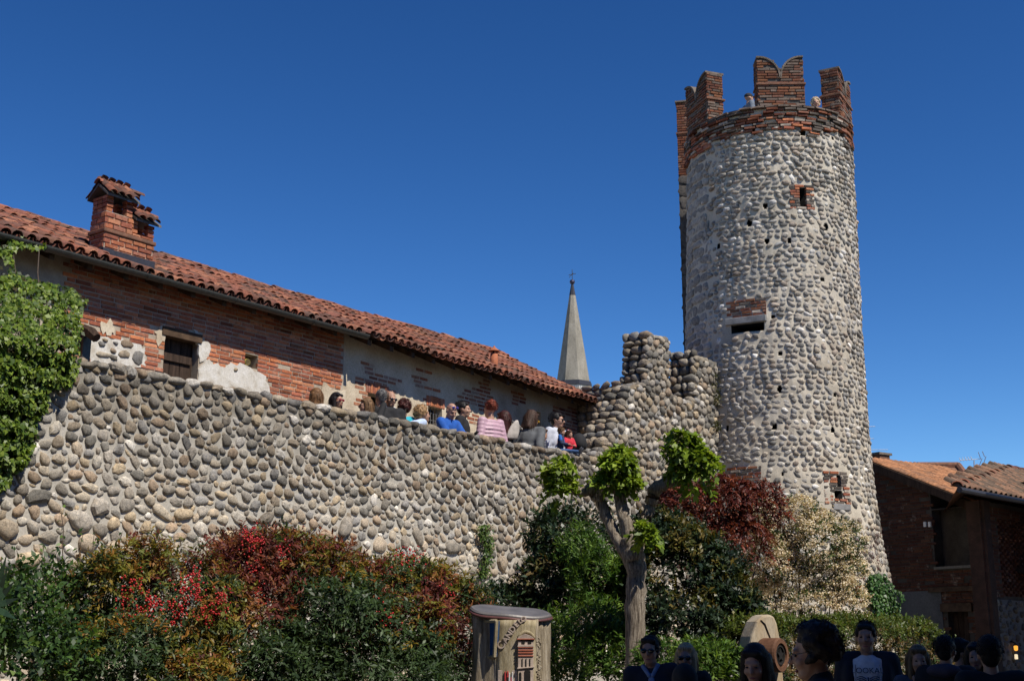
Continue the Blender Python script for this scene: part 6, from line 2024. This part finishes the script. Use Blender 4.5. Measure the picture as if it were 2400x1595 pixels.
# --- in the shaded lane in front
GL = 'visitors in the shaded lane'
def passer(label, u, v, D, heading, arms=None, vox=.0125, face=True, **kw):
    p = atY(u, v, D)
    f = Figure(label, (p[0], p[1], 0), heading, p[2], group=GL, **kw)
    f.build(arms or A_DOWN(), vox=vox, face=face)
    return f
f = passer('man in sunglasses and a dark jacket over an open blue shirt beside the tree trunk', 1536, 1488, 11.6, 190, yaw=10, roll=5)
f.top('dark_jacket', cloth((.012, .014, .026)), 1.4); f.collar_shirt(cloth((.16, .22, .36))); f.trousers(DKT); f.shoes(DKT); f.hair('short', (.012, .010, .010)); f.glasses()
f = passer('fair-haired woman in sunglasses and a dark coat facing the camera', 1606, 1508, 12.0, 186, female=True, yaw=8)
f.top('dark_coat', cloth((.016, .016, .018)), 1.5, long=.3, collar=.05); f.trousers(DKT); f.shoes(DKT); f.hair('bob', (.40, .29, .16)); f.glasses()
f = passer('person in a dark hooded coat seen from behind in front of the fair-haired woman', 1604, 1557, 9.0, 10, face=False, female=True)
f.top('dark_coat', cloth((.012, .012, .014)), 1.5, long=.2)
m = MB(); f.ell(m, (0, -.02, .02), (.105, .125, .125), f.head); f.cap(m, f.head((0, -.03, -.05)), f.upper((0, -.05, 1.40)), .11, .13); f.remesh('hood', m, cloth((.012, .012, .014)), .014); f.trousers(DKT); f.shoes(DKT)
f = passer('young woman with long dark hair looking down, in the lane', 1768, 1511, 8.6, 200, female=True, pitch=12, yaw=6, vox=.0105)
f.top('dark_jacket', cloth((.015, .016, .02)), 1.3, collar=.05); f.trousers(DKT); f.shoes(DKT); f.hair('long', (.014, .010, .009))
f = passer('man with thick dark hair and glasses in profile, closest to the camera', 1912, 1466, 6.3, 282, vox=.0095, pitch=6)
f.top('dark_coat', cloth((.014, .014, .018)), 1.6, collar=.07); f.trousers(DKT); f.shoes(DKT); f.hair('curly', (.022, .017, .015), seed=9)
m = MB()
for s in (-1, 1):
    for k in range(14):
        a, b = [2 * math.pi * q / 14 for q in (k, k + 1)]
        m.tube([f.w(f.head((s * .034 + .025 * math.cos(t), .103, -.002 + .018 * math.sin(t)))) for t in (a, b)], .0022, 5, False)
    m.tube([f.w(f.head((s * .059, .098, .004))), f.w(f.head((s * .084, -.01, .008)))], .0025, 5)
m.tube([f.w(f.head((-.01, .108, .002))), f.w(f.head((.01, .108, .002)))], .0022, 5)
m.build('glasses', DARKGLASS, f.root)
# man with the printed shirt
f = passer('man in a white printed T-shirt under an open dark hooded jacket', 2027, 1454, 11.5, 196, girth=1.12, yaw=4)
f.top('white_tshirt', cloth((.62, .62, .66)), .6, sleeves=.5, vox=.014, belly=.03); f.trousers(cloth(DENIM)); f.shoes(DKT); f.hair('crop', (.016, .014, .013))
m = MB()
for s in (-1, 1):
    f.ell(m, (s * .145, .0, 1.22), (.075, .125, .26), f.upper); f.ell(m, (s * .15, .0, 1.0), (.08, .13, .22), f.upper)
    sh_, (el, wr, hd) = f.shoulder(s), f.arms[s]
    f.cap(m, f.upper((s * .06, -.02, 1.42)), sh_, .07, .072); f.cap(m, sh_, np.array(el), .072, .062); f.cap(m, np.array(el), np.array(wr), .062, .05)
f.ell(m, (0, -.075, 1.15), (.17, .07, .30), f.upper); f.ell(m, (0, -.08, 1.42), (.10, .06, .06), f.upper)
f.remesh('dark_hoodie', m, cloth((.012, .014, .024)), .015)
for s in (-1, 1):
    m = MB(); m.tube([f.w(f.upper((s * .092, .128, 1.38))), f.w(f.upper((s * .098, .165, 1.2))), f.w(f.upper((s * .10, .165, 1.0)))], .006, 5); m.build('zip_edge', cloth((.35, .35, .38)), f.root)
def lettering(text, parent, mat, size, place, extrude=.0, bevel=0.0, name='lettering', align='CENTER'):
    cu = bpy.data.curves.new(name, 'FONT'); cu.body = text; cu.size = size; cu.align_x = align; cu.extrude = extrude; cu.bevel_depth = bevel; cu.resolution_u = 3
    t = bpy.data.objects.new('tmp_text', cu); COL.objects.link(t)
    dg = bpy.context.evaluated_depsgraph_get(); dg.update()
    me = bpy.data.meshes.new_from_object(t.evaluated_get(dg)); bpy.data.objects.remove(t)
    V = np.array([v.co[:] for v in me.vertices])
    W_ = np.array([place(*q) for q in V])
    me.vertices.foreach_set('co', W_.astype(np.float32).ravel()); me.update()
    me.materials.clear(); me.materials.append(mat); me.name = name
    return put(name, me, parent)
ink = plain_mat('navy_print', (.025, .03, .07), .8)
def on_shirt(z0):
    def fn(x, y, z):
        zz = z0 + y
        yy = .118 + (.013 * .6) + .006 - 1.9 * x * x + .03 * max(0, (1.30 - zz) * 1.2)
        return f.w(f.upper((-x, yy + .008, zz)))
    return fn
lettering('LOOKAL', f.root, ink, .062, on_shirt(1.315)); lettering('ROCKERS', f.root, ink, .062, on_shirt(1.165))
m = MB()
for s in (-1, 1):
    for k in range(4):
        m.tube([on_shirt(1.25)(s * (.012 + .085 * t), .02 - .016 * k + .02 * math.sin(t * 3), 0) for t in np.linspace(0, 1, 6)], [.0045, .0045, .004, .004, .003, .002], 5)
m.tube([on_shirt(1.25)(0, .035, 0), on_shirt(1.25)(.004, 0, 0), on_shirt(1.25)(0, -.05, 0)], .006, 5)
m.build('winged_emblem', ink, f.root)
f = passer('woman with long light hair and a low-necked top near the hedge', 2150, 1513, 11.2, 190, female=True)
f.top('blue_grey_cardigan', cloth((.06, .07, .10)), 1.2); f.trousers(DKT); f.shoes(DKT); f.hair('long', (.16, .10, .05)); f.collar_shirt(skin_m())
f = passer('man with short black hair and a hooded coat seen from behind right of the hedge', 2212, 1488, 11.0, 30, face=False)
f.top('dark_coat', cloth((.012, .012, .016)), 1.5); f.trousers(DKT); f.shoes(DKT); f.hair('crop', (.012, .010, .010))
m = MB(); f.ell(m, (0, -.10, 1.44), (.15, .075, .06), f.upper); f.remesh('hood', m, cloth((.05, .04, .06)), .015)
f = passer('dark-haired man with a pale blue shirt collar half behind the hooded coat', 2246, 1495, 12.4, 100)
f.top('dark_jacket', cloth((.012, .013, .018)), 1.2); f.collar_shirt(cloth((.35, .42, .60))); f.trousers(DKT); f.shoes(DKT); f.hair('short', (.012, .010, .010))
f = passer('dark-haired woman between the two dark coats by the barn door', 2284, 1506, 12.0, 200, female=True)
f.top('dark_jacket', cloth((.014, .014, .016)), 1.2); f.trousers(DKT); f.shoes(DKT); f.hair('wavy', (.012, .010, .010))
f = passer('broad-shouldered person in a black coat seen from behind at the right', 2316, 1489, 9.4, 12, face=False, girth=1.15)
f.top('black_coat', cloth((.010, .011, .014)), 1.6); f.trousers(DKT); f.shoes(DKT); f.hair('short', (.010, .009, .009))

# ================================================================== carved stump
YSt = 12.4
sc_ = atY(1200, 1440, YSt)
st = empty('carved_stump', (sc_[0], sc_[1], 0), 'weathered tree stump carved with a little castle and the town name', 'sculpture')
M['stump'] = rough_mat('stump_wood', [(.33, (.10, .075, .05)), (.5, (.26, .215, .15)), (.67, (.42, .365, .285))], 7, 60, 1.0, .03, stretch=(3, 3, .35))
M['stump_moss'] = rough_mat('stump_mossy', [(.3, (.15, .12, .07)), (.5, (.30, .25, .155)), (.7, (.43, .375, .27))], 7, 60, .8, .02, stretch=(3, 3, .5))
px_m = YSt / F * .985
pf_ = [(-92, 20), (-80, -42), (-40, -62), (10, -66), (60, -50), (84, -15), (82, 30), (50, 60), (-20, 66), (-70, 50)]
def spl(poly, n=6):
    out = []
    N_ = len(poly)
    for i in range(N_):
        p0, p1, p2, p3 = [np.array(poly[(i + k) % N_], float) for k in (-1, 0, 1, 2)]
        for t in np.linspace(0, 1, n, endpoint=False):
            out.append(.5 * ((2 * p1) + (-p0 + p2) * t + (2 * p0 - 5 * p1 + 4 * p2 - p3) * t * t + (-p0 + 3 * p1 - 3 * p2 + p3) * t ** 3))
    return np.array(out)
ring_ = spl(pf_)
zt_s = atY(1200, 1441, YSt)[2]
V, FA = [], []
levels = np.linspace(0, 1, 26)
n = len(ring_)
for j, t in enumerate(levels):
    sc2 = 1.25 - .25 * min(1, t * 1.3)
    for i, (x, y) in enumerate(ring_):
        wv = 1 + .028 * math.sin(i * 2.1 + .6 * math.sin(t * 5)) + .03 * math.sin(i * .9 + t * 4) + .02 * math.sin(i * .37 - t * 11) + .012 * math.sin(i * 3.3 + t * 17)
        V.append(sc_ + np.array([x * px_m * sc2 * wv, y * px_m * .95 * sc2 * wv, (zt_s + y * .0007 - x * .00035) * t - sc_[2]]))
for j in range(25):
    for i in range(n): FA.append((j * n + i, j * n + (i + 1) % n, (j + 1) * n + (i + 1) % n, (j + 1) * n + i))
FA.append(tuple(25 * n + i for i in range(n)))
put('trunk_body', mesh_np('trunk_body', V, FA, M['stump'], True), st)
# copper lid
lid = MB(); V = []
for z, k in ((.0, 1.05), (.03, 1.07), (.045, 1.03)):
    for i, (x, y) in enumerate(ring_): V.append(sc_ + np.array([x * px_m * k, y * px_m * .95 * k, zt_s - sc_[2] + z + .004 * math.sin(i * .5) - x * .00035 + y * .0007]))
lid.add(V, [(j * n + i, j * n + (i + 1) % n, (j + 1) * n + (i + 1) % n, (j + 1) * n + i) for j in range(2) for i in range(n)] + [tuple(range(n - 1, -1, -1)), tuple(2 * n + i for i in range(n))])
lid.build('metal_lid', plain_mat('painted_lid', (.15, .14, .135), .45, .2, var=.3, scale=6), st)
MB().tube([sc_ + np.array([x * px_m * 1.07, y * px_m * 1.017, zt_s - sc_[2] + .004 + .004 * math.sin(i * .5) - x * .00035 + y * .0007]) for i, (x, y) in enumerate(ring_)], .014, 6, False).build('lid_rim', plain_mat('maroon_rim', (.11, .045, .04), .4), st, smooth=True)
# carved front
yf = sc_[1] - 66 * px_m * .95
def front_pt(u, v, d=0.0):
    """a point of the carved front, d in front of it"""
    q = atY(u, v, yf - .0)
    dx = (u - 1210) * px_m
    return np.array([q[0], yf + 1.0 * dx * dx - .035 - d + (.09 if u < 1150 else 0) * 0, q[2]])
M['relief'] = rough_mat('relief_wood', [(.3, (.30, .235, .19)), (.7, (.46, .38, .32))], 9, 60, .6, .01)
M['relief_red'] = rough_mat('relief_red', [(.3, (.24, .07, .04)), (.7, (.38, .13, .08))], 9, 60, .6, .01)
panel = MB()
NXp, NYp = 10, 14
V = [front_pt(1166 + (1256 - 1166) * i / NXp, 1452 + (1660 - 1452) * j / NYp, .004 + .004 * math.sin(i * 2.1 + j)) for j in range(NYp + 1) for i in range(NXp + 1)]
panel.add(V, [(j * (NXp + 1) + i, j * (NXp + 1) + i + 1, (j + 1) * (NXp + 1) + i + 1, (j + 1) * (NXp + 1) + i) for j in range(NYp) for i in range(NXp)])
po = panel.build('carved_panel', M['stump_moss'], st, smooth=True)
sol = po.modifiers.new('solid', 'SOLIDIFY'); sol.thickness = .03; sol.offset = 0
for u0, w_ in ((1163, 4), (1257, 5)):
    MB().tube([front_pt(u0, v, .0) for v in np.linspace(1450, 1660, 8)], [w_ * px_m * (1 + .2 * math.sin(k)) for k in range(8)], 8).build('bark_ridge', M['stump'], st, smooth=True)
# letters along a rising arc
lets = [('C', 1181, 1516, 1.25, -58), ('A', 1190, 1502, .95, -56), ('N', 1198, 1490, .95, -55), ('D', 1206, 1478, .95, -52), ('E', 1214, 1467, .85, -48), ('L', 1222, 1459, .8, -42), ('O', 1230, 1455, .85, -32)]
for ch_, u, v, k, rot in lets:
    a = math.radians(-rot)
    def pl_(x, y, z, u=u, v=v, a=a):
        xx, yy = x * math.cos(a) - y * math.sin(a), x * math.sin(a) + y * math.cos(a)
        return front_pt(u + xx / px_m, v - yy / px_m, .016 + z)
    lettering(ch_, st, M['relief'], .082 * k, pl_, extrude=.013, bevel=.003, name='carved_letter')
def slab(poly, d0, d1, mat, name, par=st):
    return MB().prism(poly, lambda u, v, d: front_pt(u, v, d), d0, d1).build(name, mat, par, bevel=.003)
arch = [(1203 + 24 - 24 * math.cos(t) + (0), 1494 - 16 * math.sin(t)) for t in np.linspace(.1, math.pi - .1, 9)]
MB().tube([front_pt(1214 + 19 * (1 - math.cos(t)), 1500 - 20 * math.sin(t), .02) for t in np.linspace(.2, 2.9, 10)], .016, 8).build('carved_arch', M['stump_moss'], st, smooth=True)
cs = slab([(1214, 1660), (1214, 1500), (1250, 1500), (1250, 1660)], .012, .05, M['relief'], 'little_castle')
slab([(1212, 1496), (1216, 1491), (1230, 1484), (1244, 1489), (1252, 1496)], .012, .062, M['relief'], 'castle_gable', cs)
slab([(1211, 1498), (1211, 1495.5), (1253, 1495.5), (1253, 1498)], .02, .068, M['relief_red'], 'roof_edge', cs)
for u0 in (1222, 1237): slab([(u0, 1508), (u0, 1499.5), (u0 + 8, 1499.5), (u0 + 8, 1508)], .03, .0515, M['dark'], 'window', cs)
slab([(1212, 1515), (1214, 1510), (1249, 1510), (1251, 1515)], .02, .062, M['relief'], 'gallery', cs)
for v0 in (1514, 1521, 1527, 1534): slab([(1214, v0 + 3), (1214, v0), (1250, v0), (1250, v0 + 3)], .02, .060, M['relief_red'], 'brick_course', cs)
for u0 in (1222, 1231, 1240): slab([(u0, 1562), (u0, 1543), (u0 + 3, 1541), (u0 + 3, 1562)], .03, .0515, M['dark'], 'slit', cs)
slab([(1212, 1566), (1212, 1563), (1252, 1560), (1252, 1563)], .02, .066, M['relief'], 'ledge', cs)
for u0, w_, v0 in ((1216, 6, 1573), (1229, 14, 1567)):
    slab([(u0, 1660), (u0, v0 + 4), (u0 + w_ * .2, v0 + 1), (u0 + w_ / 2, v0), (u0 + w_ * .8, v0 + 1), (u0 + w_, v0 + 4), (u0 + w_, 1660)], .03, .0525, M['dark'], 'archway', cs)
fr2 = slab([(1167, 1660), (1167, 1569), (1212, 1569), (1212, 1660)], .01, .024, M['relief'], 'painted_scene')
for u0, v0, v1, c in ((1182, 1572, 1600, (.42, .04, .04)), (1188, 1571, 1586, (.42, .04, .04)), (1192, 1575, 1600, (.65, .63, .62)), (1199, 1573, 1600, (.65, .63, .62)), (1196, 1586, 1610, (.42, .04, .04))):
    slab([(u0, v1), (u0 + .5, v0), (u0 + 3.5, v0), (u0 + 4, v1)], .02, .034, plain_mat('painted_figure', c, .7), 'painted_figure', fr2)
# small carved plants on the right, two hollows
m = MB()
for k in range(40): m.tube([front_pt(1262 + rng.uniform(-5, 6), 1495 + k * 3.0, .0), front_pt(1262 + rng.uniform(-5, 6), 1493 + k * 3.0, .025)], .008, 6)
m.build('carved_leaves', M['stump'], st, smooth=True)
# framed picture on the left flank
fa_, fb_2 = atY(1113, 1470, YSt - .02), atY(1163, 1470, YSt - .28)
fd_ = (fb_2 - fa_) * np.array([1, 1, 0]); fw_ = np.linalg.norm(fd_); fd_ /= fw_
fn_ = np.array([fd_[1], -fd_[0], 0]); fn_ = fn_ if np.dot(fn_, -fw) > 0 else -fn_
FP = Frame((fa_[0], fa_[1], 0), fd_, fn_)
zt2, zb2 = FP.sz(1140, 1455)[1], FP.sz(1130, 1538)[1]
pic = MB().prism([(0, zb2), (fw_, zb2), (fw_ + .03, zt2), (.05, zt2)], lambda s, z, t: FP.P(s, z, t), -.02, .02).build('picture_panel', rough_mat('picture_paint', [(.3, (.012, .035, .10)), (.5, (.02, .06, .15)), (.7, (.03, .05, .06))], 5, 20, 0, .01), st)
for a, b in (((0, zb2), (fw_, zb2)), ((fw_, zb2), (fw_ + .03, zt2)), ((fw_ + .03, zt2), (.05, zt2)), ((.05, zt2), (0, zb2))):
    MB().tube([FP.P(*a, .02), FP.P(*b, .02)], .018, 6).build('picture_frame', M['stump_moss'], pic)
MB().prism([(.135, zb2 + .03), (.205, zb2 + .03), (.205, zb2 + .16), (.182, zb2 + .21), (.182, zb2 + .29), (.162, zb2 + .29), (.162, zb2 + .21), (.135, zb2 + .16)], lambda s, z, t: FP.P(s, z, t), .015, .028).build('painted_bottle', plain_mat('bottle_paint', (.05, .012, .015), .5), pic)
MB().prism([(.03, zb2 + .02), (.075, zb2 + .02), (.085, zb2 + .10), (.06, zb2 + .15), (.04, zb2 + .12)], lambda s, z, t: FP.P(s, z, t), .015, .026).build('painted_glass', plain_mat('glass_paint', (.35, .36, .45), .5), pic)
MB().prism([(.08, zb2 + .02), (.13, zb2 + .02), (.13, zb2 + .14), (.11, zb2 + .16)], lambda s, z, t: FP.P(s, z, t), .015, .025).build('painted_leaf', plain_mat('leaf_paint', (.02, .09, .04), .5), pic)

# ================================================================== standing stone with its iron wheel
YK = 13.0
kc = atY(1800, 1520, YK)
ks = empty('standing_stone', (kc[0], kc[1], 0), 'tall rounded standing stone stained with rust, a thick iron wheel fixed to it', 'sculpture')
kd, kn_ = comp(68), comp(158)
KF = Frame((kc[0], kc[1], 0), kd, kn_)
M['rust_stone'] = rough_mat('rust_stone', [(.3, (.30, .17, .075)), (.45, (.36, .28, .18)), (.6, (.42, .36, .27)), (.75, (.30, .25, .19))], 2.6, 40, .6, .02, stretch=(1.4, 1.4, .5))
out = [(1742, 1800), (1740, 1600), (1752, 1540), (1762, 1490), (1775, 1455), (1788, 1442), (1802, 1438), (1815, 1443), (1822, 1460), (1828, 1490), (1833, 1540), (1838, 1600), (1842, 1800)]
o2 = [KF.sz(u, v) for u, v in out]; o2[0] = (o2[0][0], 0); o2[-1] = (o2[-1][0], 0)
q2 = []
for (a, b) in zip(o2[:-1], o2[1:]):
    for t in (0, .33, .66): q2.append((a[0] + (b[0] - a[0]) * t, a[1] + (b[1] - a[1]) * t))
q2.append(o2[-1])
so = MB().prism(q2, lambda s, z, t: KF.P(s, z, t), .0, -.22).build('stone_slab', M['rust_stone'], ks, bevel=.03)
wcx = KF.px(1797, 1534, .06)
iron = rough_mat('rusty_iron', [(.3, (.085, .038, .02)), (.7, (.17, .085, .048))], 8, 60, .5, .01, .7)
ax_ = comp(128)
wl_ = MB().lathe([(.02, -.10), (.155, -.10), (.165, -.08), (.165, .08), (.155, .10), (.115, .10), (.11, .075), (.02, .075)], wcx + ax_ * .06, ax_, 30)
wo = wl_.build('iron_wheel', iron, ks, smooth=False)
MB().lathe([(.085, .076), (.095, .09), (.08, .09), (.072, .076)], wcx + ax_ * .06, ax_, 24).build('inner_ring', M['dark'], wo)
e1, e2 = np.cross(UP, ax_), UP
V = []
for k in range(10):
    a = 2 * math.pi * k / 10 + .3; r_ = .066 if k % 2 == 0 else .03
    V.append((r_ * math.cos(a), r_ * math.sin(a)))
MB().prism(V, lambda x, y, t: wcx + ax_ * (.06 + t) + e1 * x + e2 * y, .077, .093).build('star_hub', M['dark'], wo)
crk = [(1783, 1452), (1793, 1462), (1799, 1478), (1804, 1490), (1808, 1502), (1812, 1506)]
MB().tube([KF.px(u, v, .004) for u, v in crk], [.005, .008, .007, .006, .006, .004], 5).build('crack', M['dark'], ks)

# lit lantern on the corner house
lp = F2.px(2381, 1518, .14)
lan = empty('wall_lantern', lp, 'small glowing orange lantern low on the wall at the right edge', 'lamp')
def glow(name, c, e):
    m, nt, b = new_mat(name); b.inputs['Base Color'].default_value = (*c, 1); b.inputs['Emission Color'].default_value = (*c, 1); b.inputs['Emission Strength'].default_value = e
    return m
MB().lathe([(.02, -.05), (.038, -.03), (.042, .04), (.022, .06)], lp, UP, 10).build('lamp_glass', glow('amber_glow', (1.0, .42, .05), .9), lan, smooth=True)
MB().lathe([(.01, .095), (.055, .06), (.045, .055)], lp, UP, 10).build('lamp_cap', M['dark'], lan)
MB().lathe([(.03, -.22), (.035, -.2), (.03, -.12)], lp + d2 * -.02, UP, 8).build('lower_bulb', glow('warm_white_glow', (1.0, .8, .5), .7), lan)
MB().tube([lp + UP * .1, lp + UP * .14 - n2 * .08, lp + UP * .12 - n2 * .16], .012, 6).build('bracket', M['dark'], lan)
